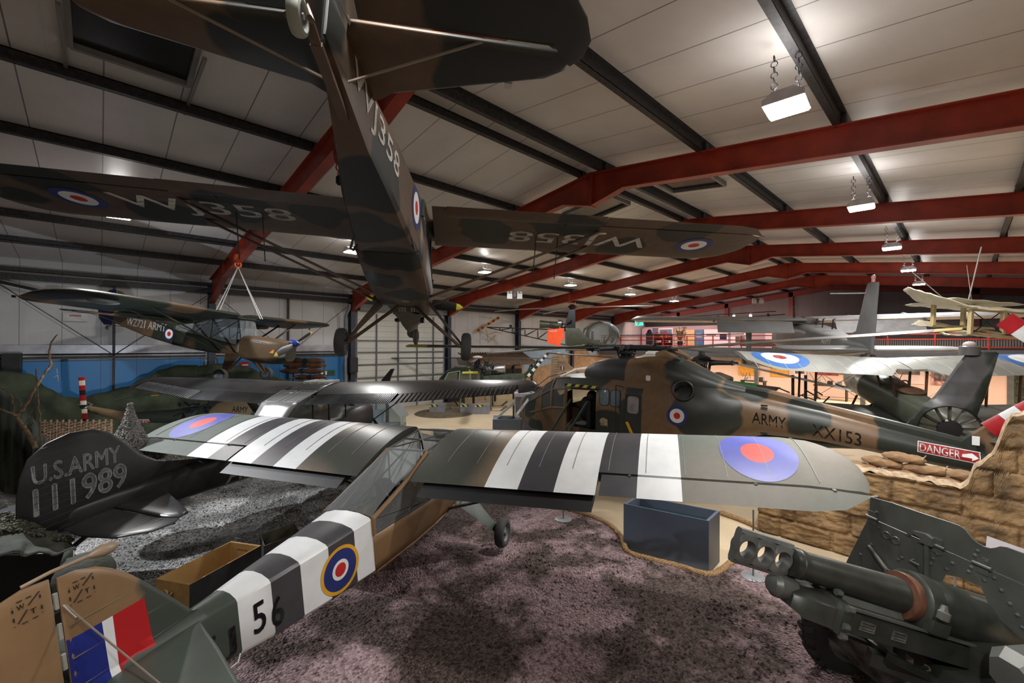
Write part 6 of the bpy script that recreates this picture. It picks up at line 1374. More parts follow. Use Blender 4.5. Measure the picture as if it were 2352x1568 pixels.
# ruined stone wall
def wall_top(x):
    P = [(-2.75, 1.05), (-2.3, 1.2), (-1.6, 1.46), (-1.07, 1.5), (-.44, 1.50), (-.05, 1.49), (.04, 1.56), (.10, 1.80), (.17, 1.9), (.28, 2.02), (.34, 2.22), (.40, 2.46), (.46, 2.62), (.7, 2.68), (1.2, 2.75), (1.9, 2.7), (2.6, 2.8)]
    for a, b in zip(P, P[1:]):
        if a[0] <= x <= b[0]: return a[1]+(b[1]-a[1])*(x-a[0])/(b[0]-a[0])
    return P[0][1] if x < P[0][0] else P[-1][1]
def stone_off(x, z):
    row = int(z/.36); zz = z/.36-row; xx = (x+(row % 2)*.42+row*.13)/.8; c = int(math.floor(xx)); xf = xx-c
    mz = min(zz, 1-zz)*.36; mx = min(xf, 1-xf)*.8; e = min(mz+.01*mnoise.noise(V(x*6, row, 4)), mx)
    base = .05*mnoise.noise(V(c*3.1, row*5.3, 1)); g = -.055*max(0, 1-e/.045)
    return base+g+.035*mnoise.noise(V(x*3.1, z*4.2, 3))+.028*mnoise.noise(V(x*8, z*14, 7))+.012*mnoise.noise(V(x*25, z*40, 2))
m, nt, b = _nt('sandstone'); L = nt.links.new; b.inputs['Roughness'].default_value = .85
tc = node(nt, 'ShaderNodeTexCoord'); n1 = node(nt, 'ShaderNodeTexNoise'); n1.inputs['Scale'].default_value = 2.2; n1.inputs['Detail'].default_value = 9; n1.inputs['Roughness'].default_value = .7; L(tc.outputs['Object'], n1.inputs['Vector'])
r = node(nt, 'ShaderNodeValToRGB'); e = r.color_ramp.elements; e[0].position = .28; e[0].color = (.035, .030, .016, 1); e[1].position = .75; e[1].color = (.33, .21, .10, 1); q = e.new(.45); q.color = (.14, .085, .038, 1); q = e.new(.58); q.color = (.25, .155, .07, 1); L(n1.outputs['Fac'], r.inputs[0]); L(r.outputs[0], b.inputs['Base Color'])
n2 = node(nt, 'ShaderNodeTexNoise'); n2.inputs['Scale'].default_value = 9; n2.inputs['Detail'].default_value = 10; mp = node(nt, 'ShaderNodeMapping'); mp.inputs['Scale'].default_value = (1, 1, 1.25); L(tc.outputs['Object'], mp.inputs[0]); L(mp.outputs[0], n2.inputs['Vector'])
bp = node(nt, 'ShaderNodeBump'); bp.inputs['Strength'].default_value = .9; bp.inputs['Distance'].default_value = .04; L(n2.outputs['Fac'], bp.inputs['Height']); L(bp.outputs[0], b.inputs['Normal']); STONE = m
BRK = mat('broken_stone', (.46, .34, .22), .85, var=.3, vscale=12, bump=.9, bscale=30)
mb = MB(); XA, XB, YW, TW = -2.75, 2.6, 9.2, .34
jag = lambda x: wall_top(x)+.03*mnoise.noise(V(x*9, 0, 0))
mb.grid(lambda u, v: (lambda x: V(x, YW-stone_off(x, v*jag(x)), v*jag(x)))(XA+(XB-XA)*u), 300, 120, 0)
mb.grid(lambda u, v: (lambda x: V(x, YW-stone_off(x, jag(x))*(1-v)+TW*v, jag(x)+.04*sin(pi*v)+.05*mnoise.noise(V(x*7, v*3, 5))))(XA+(XB-XA)*u), 190, 8, 1)
mb.grid(lambda u, v: (lambda x: V(x, YW+TW, v*jag(x)))(XA+(XB-XA)*u), 60, 6, 0)
for x in (XA, XB): mb.grid(lambda u, v, x=x: V(x, YW-stone_off(x, v*jag(x))+(TW+stone_off(x, v*jag(x)))*u, v*jag(x)), 6, 40, 0)
tag(mb.build('stone_wall', [STONE, BRK], ang=60), 'broken sandstone block wall stepping up at the right behind the gun', 'wall')
# rubble platform and sandbags behind it
mb = MB(); mb.grid(lambda u, v: V(-1.75+4.2*u, 9.56+.62*v, 1.20+.05*mnoise.noise(V(u*14, v*5, 0))), 40, 10)
for y in (9.56, 10.18): mb.add([(-1.75, y, 0), (2.45, y, 0), (2.45, y, 1.30), (-1.75, y, 1.30)], [(0, 1, 2, 3)])
for x in (-1.75, 2.45): mb.add([(x, 9.56, 0), (x, 10.18, 0), (x, 10.18, 1.30), (x, 9.56, 1.30)], [(0, 1, 2, 3)])
tag(mb.build('rubble_bank', DRY), 'bank of dry sandy rubble behind the broken stone wall', 'rubble', kind='stuff')
BAG = mat('hessian', (.30, .18, .09), .85, var=.2, vscale=9, bump=.5, bscale=140)
def sandbag(loc, rzt, lab, tilt=0, L_=.55):
    mb = MB(); rings = []
    for i in range(15):
        u = -1+2*i/14; w = (1-abs(u)**3.2)**.5 if abs(u) < 1 else 0; w = max(w, .16 if abs(u) > .9 else 0)
        rings.append([V(u*L_/2*1.05, .15*w*cos(a)*(1+.06*sin(5*u+2)), .075*w*math.copysign(abs(sin(a))**.8, sin(a))+.012*sin(7*u+3*a)*w) for a in [2*pi*j/16 for j in range(16)]])
    mb.loft(rings); t = thing('sandbag', lab, 'sandbag', loc, (0, tilt, rzt), 'sandbags behind the stone wall'); mb.build('sack', BAG, t)
    k = MB(); k.torus((L_*.44, 0, .0), (1, 0, 0), .055, .014, 14, 6); k.tube([(L_*.45, 0, .05), (L_*.5, .02, .10)], .008, 5); k.build('tie', mat('tie_cord', (.4, .28, .16), .8), t)
bags = [(-1.42, 9.82, 1.50, 'lowest left'), (-.92, 9.84, 1.49, 'lower row, second from left'), (-.42, 9.84, 1.49, 'lower row, third from left'), (.06, 9.84, 1.49, 'lower row, at the right end'), (-1.15, 9.88, 1.63, 'upper row at the left'), (-.62, 9.88, 1.62, 'upper row in the middle'), (-.12, 9.9, 1.61, 'upper row at the right'), (-.88, 9.92, 1.75, 'topmost, under the tail boom')]
for i, (x, y, z, w_) in enumerate(bags): sandbag((x+.16, y, z-.07), rad((-9, 6, -4, 10, 5, -7, 8, -3)[i]), f'brown hessian sandbag, {w_}', rad((2, -3, 3, -2, 4, -2, 3, 2)[i]))

# ---- field gun ------------------------------------------------------------------------------------------------
GP = mat('gun_grey_green', (.095, .102, .092), .42, .15, var=.18, vscale=3); GD = mat('gun_dark', (.038, .042, .035), .38, .2, var=.3, vscale=5); GW_ = mat('gun_worn', (.16, .16, .14), .45, .25, var=.55, vscale=7)
gun = thing('field_gun', 'grey-green field gun with three-hole muzzle brake and large riveted shield', 'cannon', pl(3.76, 3.83, 0), (0, 0, rad(-128.24)))
E_ = rad(18.5); BD = V(cos(E_), 0, sin(E_)); BN = V(-sin(E_), 0, cos(E_)); O_ = V(.02, .02, 1.30)
def gb(x, y, z): return O_+BD*x+V(0, y, 0)+BN*z
def tube_along(prof, m, name, parent, n=32):
    mb = MB(); mb.lathe([(r, h) for r, h in prof], O_+V(0, 0, 0), BD, n); return mb.build(name, m, parent, ang=40)
brl = tube_along([(.155, -.1), (.155, .36), (.145, .40), (.128, .9), (.112, 1.36), (.105, 1.40)], GD, 'barrel', gun)
tube_along([(.14, .32), (.19, .32), (.195, .34), (.195, .39), (.19, .405), (.14, .405)], mat('copper_band', (.17, .075, .045), .45, .4, var=.3, vscale=10), 'barrel_band', gun)
tube_along([(.215, -.75), (.215, .14), (.205, .17), (.23, .18), (.23, .31), (.2, .33)], GD, 'barrel_jacket', gun)
tube_along([(.10, 1.34), (.122, 1.35), (.124, 1.40), (.116, 1.41), (.116, 1.46), (.09, 1.47)], GD, 'muzzle_collar', gun)
# muzzle brake: three ported cells
def holed(cells, hh, th, r, cx0):
    mb = MB(); n = 24
    for i in range(cells):
        c = cx0+i*.165; a0 = -.0825; sq = []
        for j in range(n):
            a = 2*pi*(j+.5)/n; k = 1/max(abs(cos(a))/.0825, abs(sin(a))/hh); sq.append((c+cos(a)*k, sin(a)*k))
        ci = [(c+r*cos(2*pi*(j+.5)/n), r*sin(2*pi*(j+.5)/n)) for j in range(n)]; ci2 = [(c+r*1.12*cos(2*pi*(j+.5)/n), r*1.12*sin(2*pi*(j+.5)/n)) for j in range(n)]
        A = [[gb(x, -th*.72, z) for x, z in sq], [gb(x, -th, z) for x, z in ci2], [gb(x, -th, z) for x, z in ci], [gb(x, th, z) for x, z in ci], [gb(x, th, z) for x, z in ci2], [gb(x, th*.72, z) for x, z in sq]]
        mb.loft(A, (0, 0))
    x0, x1 = cx0-.0825, cx0+(cells-1)*.165+.0825
    for s in (1, -1):
        mb.add([gb(x0, -th*.72, s*hh), gb(x1, -th*.72, s*hh), gb(x1, th*.72, s*hh), gb(x0, th*.72, s*hh), gb(x0, -th*.45, s*(hh+.03)), gb(x1, -th*.45, s*(hh+.03)), gb(x1, th*.45, s*(hh+.03)), gb(x0, th*.45, s*(hh+.03))], [(0, 1, 5, 4), (4, 5, 6, 7), (7, 6, 2, 3)])
    for x in (x0, x1): mb.add([gb(x, y, z) for y, z in ((-th*.72, -hh), (-th*.45, -hh-.03), (th*.45, -hh-.03), (th*.72, -hh), (th*.72, hh), (th*.45, hh+.03), (-th*.45, hh+.03), (-th*.72, hh))], [tuple(range(8))])
    return mb
holed(3, .115, .058, .074, 1.56).build('muzzle_brake', mat('brake_grey', (.13, .135, .13), .4, .3, var=.25, vscale=6), gun, ang=35)
# cradle under the barrel, with recoil housing and plates
mb = MB(); cs = [(-.20, -.36), (.20, -.36), (.20, -.20), (.15, -.16), (-.15, -.16), (-.20, -.20)]
mb.loft([[gb(x, y, z) for y, z in cs] for x in (-.42, 1.02)]); mb.build('cradle', GD, gun, ang=30)
mb = MB(); mb.loft([[gb(x, y*k, z*k+(-.27)*(1-k)) for y, z in cs] for x, k in ((1.02, 1.22), (1.10, 1.22), (1.12, 1.05), (1.36, .95), (1.44, .6))]); hs = mb.build('recoil_housing', GD, gun, ang=40)
mb = MB(); mb.lathe([(.09, 0), (.1, .02), (.1, .16), (.07, .2), (.03, .21)], gb(1.36, .0, -.22), BD, 20); mb.build('housing_cap', GP, gun)
for y, z in ((.22, -.16), (.22, -.30), (.22, -.38), (-.22, -.16), (.1, -.10), (-.1, -.1)): mb = MB(); mb.lathe([(.02, -.03), (.028, -.03), (.028, .02), (.0, .022)], gb(1.06, y*1.12, z), BD, 6); mb.build('bolt', GP, hs)
for x, w in ((.82, .14), (.52, .13)):
    mb = MB(); mb.box((0, 0, 0), (w, .008, .075)); ob = mb.build('maker_plate', GW_, gun); ob.matrix_local = Matrix.Translation(gb(x, .206, -.27)) @ Matrix.Rotation(-E_, 4, 'Y')
    mb = MB()
    for k in range(3): mb.box((0, .006, .022-.022*k), (w*.78, .002, .007))
    mb.build('plate_text', GD, ob)
mb = MB(); mb.bar(gb(-.36, .205, -.16), gb(.98, .205, -.16), .03, .02); mb.bar(gb(-.36, -.205, -.16), gb(.98, -.205, -.16), .03, .02); mb.build('cradle_rail', GP, gun)
mb = MB(); mb.loft([[gb(x, y, z) for y, z in ((-.11, -.17), (.13, -.17), (.09, -.115), (-.09, -.115))] for x in (.42, 1.0)]); mb.build('slide_cover', GP, gun)
mb = MB(); mb.box((0, 0, 0), (.16, .52, .1)); ob = mb.build('barrel_clamp', GD, gun); ob.matrix_local = Matrix.Translation(gb(.24, 0, -.1)) @ Matrix.Rotation(-E_, 4, 'Y')
for y in (.235, -.235): mb = MB(); mb.lathe([(.035, 0), (.05, .01), (.05, .07), (.035, .08), (.02, .12)], gb(.24, y, -.03), BN, 8); mb.build('clamp_nut', GP, ob, M=Matrix.Rotation(E_, 4, 'Y') @ Matrix.Translation(-gb(.24, 0, -.1)))
# shield
SX = -.36
top = [(-.98, 1.90), (-.73, 1.925), (-.42, 1.935), (-.16, 1.95), (-.10, 1.95), (-.055, 1.935), (-.03, 1.91), (0, 1.88), (.04, 1.857), (.09, 1.848), (.14, 1.855), (.18, 1.88), (.21, 1.905), (.25, 1.917), (.6, 1.925), (1.25, 1.90)]
mb = MB(); mb.prism(top+[(1.28, 1.672), (-1.0, 1.672)], 0, SX-.008, SX+.008); sh1 = mb.build('upper_shield', GP, gun, flat=True)
low = [(-1.0, 1.665), (1.28, 1.665), (1.5, 1.02), (1.4, .62), (.42, .62), (.42, 1.2), (.16, 1.30), (.07, 1.49), (-.11, 1.475), (-.22, 1.44), (-.27, 1.3), (-.3, .62), (-1.15, .62), (-1.29, 1.02)]
mb = MB(); mb.prism(low, 0, SX-.008, SX+.008); sh2 = mb.build('main_shield', GP, gun, flat=True)
for y in (-.95, -.28, .09, .55, 1.1): mb = MB(); mb.tube([(SX+.02, y-.07, 1.68), (SX+.02, y+.07, 1.68)], .016, 10); mb.box((SX+.012, y, 1.72), (.01, .09, .06)); mb.box((SX+.012, y, 1.635), (.01, .09, .06)); mb.build('hinge', GP, sh2)
rv = [(-.9, 1.76), (-.98, 1.62), (-.88, 1.60), (-.96, 1.38), (-.95, 1.33), (-.62, 1.40), (-.66, 1.36), (-.28, 1.60), (-.32, 1.54), (-.15, 1.58), (-.02, 1.57), (.1, 1.56), (.22, 1.54), (.03, 1.74), (.12, 1.73), (.0, 1.62), (.17, 1.62), (.05, 1.79), (.28, 1.46), (.33, 1.40), (.36, 1.32), (.45, 1.5), (.6, 1.5), (.75, 1.48), (-.36, 1.34), (-.38, 1.26), (-.34, 1.48), (-.20, 1.50), (-1.1, 1.2), (.52, 1.1), (.52, .9), (.7, 1.2)]
for y, z in rv: mb = MB(); mb.lathe([(.017, 0), (.016, .007), (.008, .013), (.001, .014)], (SX+.008, y, z), (1, 0, 0), 10); mb.build('rivet', GP, sh2)
mb = MB(); mb.bar((SX+.03, -.36, 1.66), (SX+.03, -.36, 1.25), .035, .02); mb.build('shield_stay', GP, sh2)
mb = MB(); mb.prism([(-.42, 1.66), (-.30, 1.66), (-.30, 1.74), (-.36, 1.76), (-.48, 1.74), (-.54, 1.70), (-.53, 1.67), (-.47, 1.71), (-.40, 1.70)], 0, SX+.01, SX+.05); mb.build('catch_hook', GP, sh2)
for y, z in ((-.78, 1.56), (-.68, 1.55)): mb = MB(); mb.torus((SX+.02, y, z), (1, .2, 0), .035, .008, 16, 6, sq=1); mb.build('lashing_ring', GP, sh2)
mb = MB(); mb.tube([(SX+.01, -.50, 1.44), (SX+.05, -.50, 1.43), (SX+.05, -.42, 1.43), (SX+.01, -.42, 1.30)], .01, 6); mb.build('grab_handle', GP, sh2)
mb = MB(); mb.bar((SX+.03, -.98, 1.36), (SX+.05, -.74, 1.20), .03, .02); mb.lathe([(.03, -.01), (.03, .02)], (SX+.04, -.74, 1.19), (1, 0, 0), 12); mb.build('stay_lever', GW_, sh2)
# sight box on the near side
mb = MB(); mb.loft([[(x, .62+w*a, 1.15+h*b_) for a, b_ in ((-1, -.6), (-.5, -1), (.5, -1), (1, -.6), (1, .6), (.5, 1), (-.5, 1), (-1, .6))] for x, w, h in ((-.34, .17, .17), (.05, .17, .17), (.14, .12, .11))]); mb.build('sight_box', GP, gun, ang=30)
# lower shields and carriage
mb = MB(); P_ = [(.42, -1.02, .86), (.42, -.35, .92), (-.02, -.12, .60), (.12, -.35, .30), (.32, -.75, .42), (.44, -1.02, .62)]; vs = [V(*q) for q in P_]; mb.add(vs+[v+V(-.012, 0, -.012) for v in vs], [tuple(range(6)), tuple(reversed(range(6, 12)))]+[(i, (i+1) % 6, 6+(i+1) % 6, 6+i) for i in range(6)]); lsh = mb.build('lower_shield', GW_, gun, flat=True)
for q in ((.40, -.9, .85), (.40, -.6, .88), (.3, -.6, .6), (.26, -.45, .55), (.2, -.4, .5), (.3, -.8, .6)): mb = MB(); mb.lathe([(.02, 0), (.02, .02), (.01, .03)], q, (.6, 0, .7), 8); mb.build('rivet', GP, lsh)
mb = MB(); mb.box((-.1, .05, .72), (.5, .6, .32)); mb.box((-.2, .05, .95), (.3, .5, .3)); mb.tube([(0, -1.0, .52), (0, 1.1, .52)], .06, 12); mb.build('carriage', GD, gun, ang=30)
mb = MB(); mb.bar((.55, -.1, .82), (-.25, .30, .62), .1, .12); mb.bar((.55, .1, .95), (.1, .1, .72), .06, .06); mb.bar((.62, -.28, .9), (.3, -.18, .8), .05, .03); mb.bar((.42, -.32, .86), (.42, .1, .86), .035, .035); mb.build('step_bracket', GD, gun)
for y, a in ((-.35, 8), (.45, -8)): mb = MB(); mb.bar((-.3, y, .55), (-2.4, y*2.4, .12), .13, .16); mb.build('trail_leg', GD, gun)
for ch, q in (('1', (.30, .02, .86)), ('2', (.17, .06, .80)), ('3', (.02, .17, .74))): flat_text('step_number', ch, mat('chalk_cream', (.45, .38, .26), .7), gun, q, (-.45, .8, -.3), (.3, .25, .9), .05, .085, .02, .02)
def gun_wheel(c):
    mb = MB(); R, w = .52, .2; n = 60
    mb.lathe([(R*.62, -w*.42), (R*.8, -w*.5), (R*.93, -w*.45), (R*.965, -w*.2), (R*.965, w*.2), (R*.93, w*.45), (R*.8, w*.5), (R*.62, w*.42)], c, (0, 1, 0), n, 0, (0, 0)); wo = mb.build('wheel', RUBBER, gun)
    mb = MB()
    for i in range(26):
        a = 2*pi*i/26
        for s in (-1, 1):
            a2 = a+(.06 if s > 0 else 0); d = V(cos(a2), 0, sin(a2)); t = V(-sin(a2), 0, cos(a2)); p = V(*c)+d*R*.975+V(0, s*.052, 0)
            mb.bar(p-t*.02+V(0, -s*.045, 0), p+t*.025+V(0, s*.05, 0)-d*.02, .05, .045, 0, d)
    mb.build('tread', RUBBER, wo)
    mb = MB(); mb.lathe([(.02, -.1), (.1, -.1), (.14, -.05), (.26, -.03), (.33, -.09), (.33, .09), (.26, .03), (.14, .05), (.1, .12), (.02, .12)], c, (0, 1, 0), 28); mb.build('rim', GP, wo)
gun_wheel((.02, -.86, .55)); gun_wheel((.02, 1.0, .55))

# ---- display furniture -------------------------------------------------------------------------------------------
PLN = mat('plinth_blue_grey', (.085, .105, .145), .45, var=.06, vscale=2); PLL = mat('plinth_light', (.23, .27, .33), .45, var=.05)
a_, b_, c_ = ground(1432, 1268), ground(1628, 1320), ground(1653, 1290); uu = (b_-a_); vv = (c_-b_); d_ = a_+vv
pt = thing('display_plinth', 'large dark blue-grey display box standing beside the rope', 'plinth', (a_+b_+c_+d_)/4)
o_ = pt.location.copy(); Q = [a_-o_, b_-o_, c_-o_, d_-o_]; H0, H1 = .84, .84
mb = MB(); mb.add(Q+[q+V(0, 0, H0) for q in Q], [(0, 1, 5, 4), (1, 2, 6, 5), (2, 3, 7, 6), (3, 0, 4, 7), (3, 2, 1, 0)])
I = [q*.93 for q in Q]; mb.add([q+V(0, 0, H0) for q in Q]+[q+V(0, 0, H0) for q in I]+[q*.93+V(0, 0, H0-.22) for q in Q], [(0, 1, 5, 4), (1, 2, 6, 5), (2, 3, 7, 6), (3, 0, 4, 7), (4, 5, 9, 8), (5, 6, 10, 9), (6, 7, 11, 10), (7, 4, 8, 11), (8, 9, 10, 11)]); mb.build('box', PLN, pt, flat=True)
mb = MB(); mb.add([q*.9+V(0, 0, H0-.15) for q in Q], [(0, 1, 2, 3)]); mb.build('sunk_panel', mat('dark_teal_glass', (.015, .035, .04), .1), pt)
def barrier(loc, h, lab, z=0, base=MATS['roof_x'] if 'roof_x' in MATS else None):
    t = thing('barrier_post', lab, 'post', loc, group='slim barrier posts on round bases'); mb = MB(); mb.cyl((0, 0, 0), (0, 0, h), .011, n=10); mb.build('pole', GREYMET if h > .9 else STEEL, t)
    mb = MB(); mb.lathe([(.165, 0), (.165, .008), (.15, .014), (.02, .016)], n=32); mb.build('base', mat('base_grey', (.34, .36, .38), .35, .3), t)
barrier(ground(1730, 1324, .12), 1.0, 'slim barrier post on a round grey base, in front of the muzzle brake')
barrier(ground(1294, 1192, .12), .95, 'slim barrier post on a round grey base, near the far aircraft wheel')
barrier(ground(1019, 950), 1.25, 'slim barrier post on a round base on the cream floor, far beyond the wings')
# information panels in front of the wall
def panel_sign(loc, rzt, w, h, z, lab, tilt=25, m_=None):
    t = thing('information_panel', lab, 'sign', loc, (0, 0, rzt), 'tilted information panels'); mb = MB(); q = Matrix.Rotation(rad(-tilt), 3, 'X'); mb.box((0, 0, z), (w, .012, h), 0, q); mb.build('panel', m_ or mat('panel_pale', (.45, .43, .45), .4, var=.04), t)
    for x in (-w*.35, w*.35): mb = MB(); mb.tube([(x, .03, 0), (x, .03, z-.02)], .012, 8); mb.build('leg', GREYMET, t)
    mb = MB(); mb.box((w*.28, -.012, z-.14), (w*.38, .004, h*.4), 0, q); mb.build('picture', mat('panel_picture', (.14, .06, .05), .5, var=.5, vscale=12), t)
panel_sign(pl(5.7, 4.85), rad(-35), .62, .42, 1.12, 'pale tilted information panel on legs at the right edge, before the stone wall', 8)
panel_sign(pl(5.65, 5.75), rad(-20), .5, .3, .95, 'pale information panel half hidden by the gun shield', 8)
# ================================================================ DIORAMA AT THE LEFT
HILL = mat('camouflage_cloth', (.040, .052, .028), .9, var=.45, vscale=1.6, bump=.5, bscale=60); HILL2 = mat('camouflage_cloth_dark', (.030, .034, .022), .9, var=.4, vscale=2, bump=.5, bscale=60)
def draped(name, label, prof, dist, m_, seed, spread=1.6, hmin=0):
    """cloth hill: crest through the given photo positions, falling towards the viewer"""
    C_ = []
    for i in range(len(prof)-1):
        (u0, v0), (u1, v1) = prof[i], prof[i+1]; n = 6
        for k in range(n): t = k/n; t2 = t*t*(3-2*t); C_.append((u0+(u1-u0)*t, v0+(v1-v0)*t2))
    C_.append(prof[-1]); crest = [at(u, v, dist(u)) for u, v in C_]; n = len(crest)
    def f(a, b):
        p = crest[min(n-1, int(round(a*(n-1))))]; q = Vector((p.x, p.y, 0)); dirn = (-q).normalized(); h = p.z*(1-b)**1.25
        o = p*1.0; o = Vector((p.x, p.y, h))+dirn*spread*b*(1+.35*mnoise.noise(V(a*9, seed, 0)))
        fold = .14*mnoise.noise(V(a*16, b*2.2, seed))+.05*mnoise.noise(V(a*40, b*6, seed)); return o+dirn*fold*(b*(1-b)*4+.2)+V(0, 0, .5*fold*b*(1-b)*3 if h > .1 else 0)
    mb = MB(); mb.grid(f, n-1, 22); return tag(mb.build(name, m_, solid=.01, ang=60), label, 'camouflage cloth')
draped('camouflage_hill', 'dark green camouflage cloth hill below the blue wall, dipping in the middle', [(-60, 860), (0, 852), (70, 858), (110, 892), (150, 910), (185, 914), (230, 902), (290, 888), (330, 868), (372, 848), (410, 838), (455, 838)], lambda u: -21.98/(-.7237+.69*(u-1176)/991.3)-1.25, HILL, 1)
draped('camouflage_hill', 'green camouflage cloth mound under the wheels of the hung aircraft', [(395, 850), (440, 842), (500, 834), (560, 840), (620, 862), (690, 880), (760, 884)], lambda u: min(17.5, -21.98/(-.7237+.69*(u-1176)/991.3)-1.2), HILL, 5)
draped('camouflage_sheet', 'dark green cloth draped behind the dead branches at far left', [(-60, 905), (0, 895), (40, 915), (75, 960), (100, 1000), (125, 1045)], lambda u: 9.6, HILL2, 9, 1.0)
# dead tree branches
BARK = mat('dead_bark', (.26, .17, .10), .8, var=.35, vscale=14, bump=.6, bscale=50)
tr_ = thing('dead_branch', 'pale bare dead branch leaning up to the right, at far left', 'branch', at(60, 1010, 8.6)); o_ = tr_.location.copy()
def br(name, pts, r0, r1, parent, d=8.6, nz=.03):
    P = [at(u, v, d+dz)-o_ for u, v, dz in pts]; D = []
    for i in range(len(P)-1):
        for k in range(5): D.append(P[i].lerp(P[i+1], k/5)+V(*(nz*mnoise.noise(V(i*3+k*.9, q*7, len(pts))) for q in range(3))))
    D.append(P[-1]); n = len(D); mb = MB(); mb.tube(D, [.55*(r0+(r1-r0)*i/(n-1)) for i in range(n)], 8); return mb.build(name, BARK, parent)
main = br('limb', [(82, 1030, 0), (62, 990, 0), (38, 960, 0), (52, 940, .1), (80, 895, .2), (100, 860, .3), (118, 836, .3), (112, 808, .3), (118, 785, .3), (132, 768, .3)], .075, .016, tr_)
for pts, r in (([(38, 955, 0), (15, 945, -.1), (-10, 935, -.2)], .05), ([(45, 950, .1), (70, 942, 0), (90, 930, 0)], .02), ([(118, 836, .3), (131, 848, .3), (133, 875, .3)], .014), ([(133, 860, .3), (122, 868, .2)], .008), ([(100, 862, .3), (116, 852, .2), (122, 840, .2)], .012), ([(34, 955, 0), (30, 915, .1), (14, 895, .1), (-5, 890, .1)], .025), ([(50, 935, .1), (28, 917, .1)], .012), ([(62, 985, 0), (78, 970, -.1), (72, 955, -.1)], .018), ([(132, 768, .3), (125, 775, .3)], .01), ([(112, 808, .3), (121, 818, .3)], .01), ([(55, 975, 0), (66, 960, 0), (74, 940, .1)], .014), ([(75, 1015, 0), (88, 1000, 0), (98, 985, 0)], .012), ([(118, 836, .3), (108, 850, .25), (95, 872, .2)], .012)): br('twig', pts, r, r*.4, main)
st = thing('wooden_stake', 'thin brown upright stake beside the dead branch', 'stake', ground(96, 1062)); o_ = st.location.copy(); br('pole', [(97, 1060, .1), (93, 980, .1), (87, 910, .1), (83, 846, .1)], .028, .02, st)
# wattle hurdle
wt = thing('wattle_fence', 'woven brown wattle hurdle behind the tall black rudder', 'fence', at(170, 1004, 10.2), (0, 0, rad(50)))
WAT = mat('wattle', (.20, .12, .065), .85, var=.4, vscale=20); mb = MB(); posts = [-.66+.135*i for i in range(12)]
for x in posts: mb2 = MB(); mb2.tube([(x, 0, -1.6), (x+.01, 0, .42)], .022, 7); mb2.build('upright', WAT, wt)
rnd = random.Random(4)
for k in range(24):
    z = -.42+.034*k; mb.tube([V(-.70+.0675*i, .035*cos(pi*i/2+pi*(k % 2)), z+rnd.uniform(-.012, .012)) for i in range(24)], rnd.uniform(.012, .02), 6)
mb.build('woven_rods', WAT, wt)
# pale scrim netting: cone and floor drift
def net_mat(name, col):
    return mat(name, col, .9, var=.5, vscale=45, bump=1.0, bscale=70)
NETW = net_mat('frosted_scrim', (.50, .49, .46)); NETG = net_mat('sage_scrim', (.22, .23, .17))
def scrim(name, label, fn, n, size, seed, m_, base=None, bm_=None):
    """strips of cut cloth knotted over a surface"""
    rnd = random.Random(seed); mb = MB()
    if base: base(mb)
    for i in range(n):
        p, nn = fn(rnd); a = rnd.random()*6.3; t = nn.orthogonal().normalized(); t = Matrix.Rotation(a, 3, nn) @ t; b = nn.cross(t); l = size*rnd.uniform(.6, 1.5); w = size*rnd.uniform(.25, .5); lift = size*rnd.uniform(.1, .7)
        mb.add([p-t*l*.5-b*w*.5, p+b*-w*.5+nn*lift, p+t*l*.5-b*w*.4+nn*lift*.3, p+t*l*.5+b*w*.5, p+b*w*.5+nn*lift*.9, p-t*l*.5+b*w*.5+nn*lift*.2], [(0, 1, 4, 5), (1, 2, 3, 4)])
    o = mb.build(name, [m_, bm_ or m_], flat=True, fix=False); return tag(o, label, 'camouflage net', kind='stuff')
cb_, ct_ = at(305, 1062, 7.4), at(299, 926, 7.6)
def cone(rnd):
    q = rnd.random()**.75; a = rnd.random()*2*pi; R = .02+.42*q**1.5+.35*max(0, q-.78); p = ct_.lerp(Vector((ct_.x, ct_.y, cb_.z)), q)+V(R*cos(a), R*sin(a), 0); return p, V(cos(a), sin(a), .4).normalized()
scrim('scrim_net', 'pale frosted netting draped as a pointed cone behind the tall rudder', cone, 3000, .04, 3, NETW, lambda mb: mb.grid(lambda u, v: ct_.lerp(Vector((ct_.x, ct_.y, cb_.z)), v)+V((.01+.42*v**1.5+.35*max(0, v-.78))*cos(2*pi*u), (.01+.42*v**1.5+.35*max(0, v-.78))*sin(2*pi*u), 0), 24, 12, 1), mat('net_core', (.13, .12, .1), .9, var=.3))
def drift(u0, u1, v0, v1, d, dz=0):
    def f(rnd):
        u, v = rnd.uniform(u0, u1), rnd.uniform(v0, v1); return ground(u, v, .35+dz+.06*mnoise.noise(V(u*.03, v*.05, 1))), V(0, 0, 1)
    return f
scrim('scrim_net', 'pale straw-coloured netting lying along behind the black fuselage', drift(300, 620, 1030, 1062, 8), 1800, .06, 6, net_mat('straw_scrim', (.28, .23, .16)))
# pale chippings bank at the far left
mb = MB(); A0, A1 = ground(-120, 1060, .0), ground(215, 1075, 0)
mb.grid(lambda u, v: (lambda p: V(p.x, p.y, .06+(1.0-.95*u)*sin(pi*min(1, v*.9+.05))*.75+.05*mnoise.noise(p*4)))(ground(-160+330*u, 1290-190*v, 0)), 24, 16)
tag(mb.build('gravel_bank', GREYG, ang=60), 'bank of pale chippings at the left edge behind the tall rudder', 'gravel', kind='stuff')
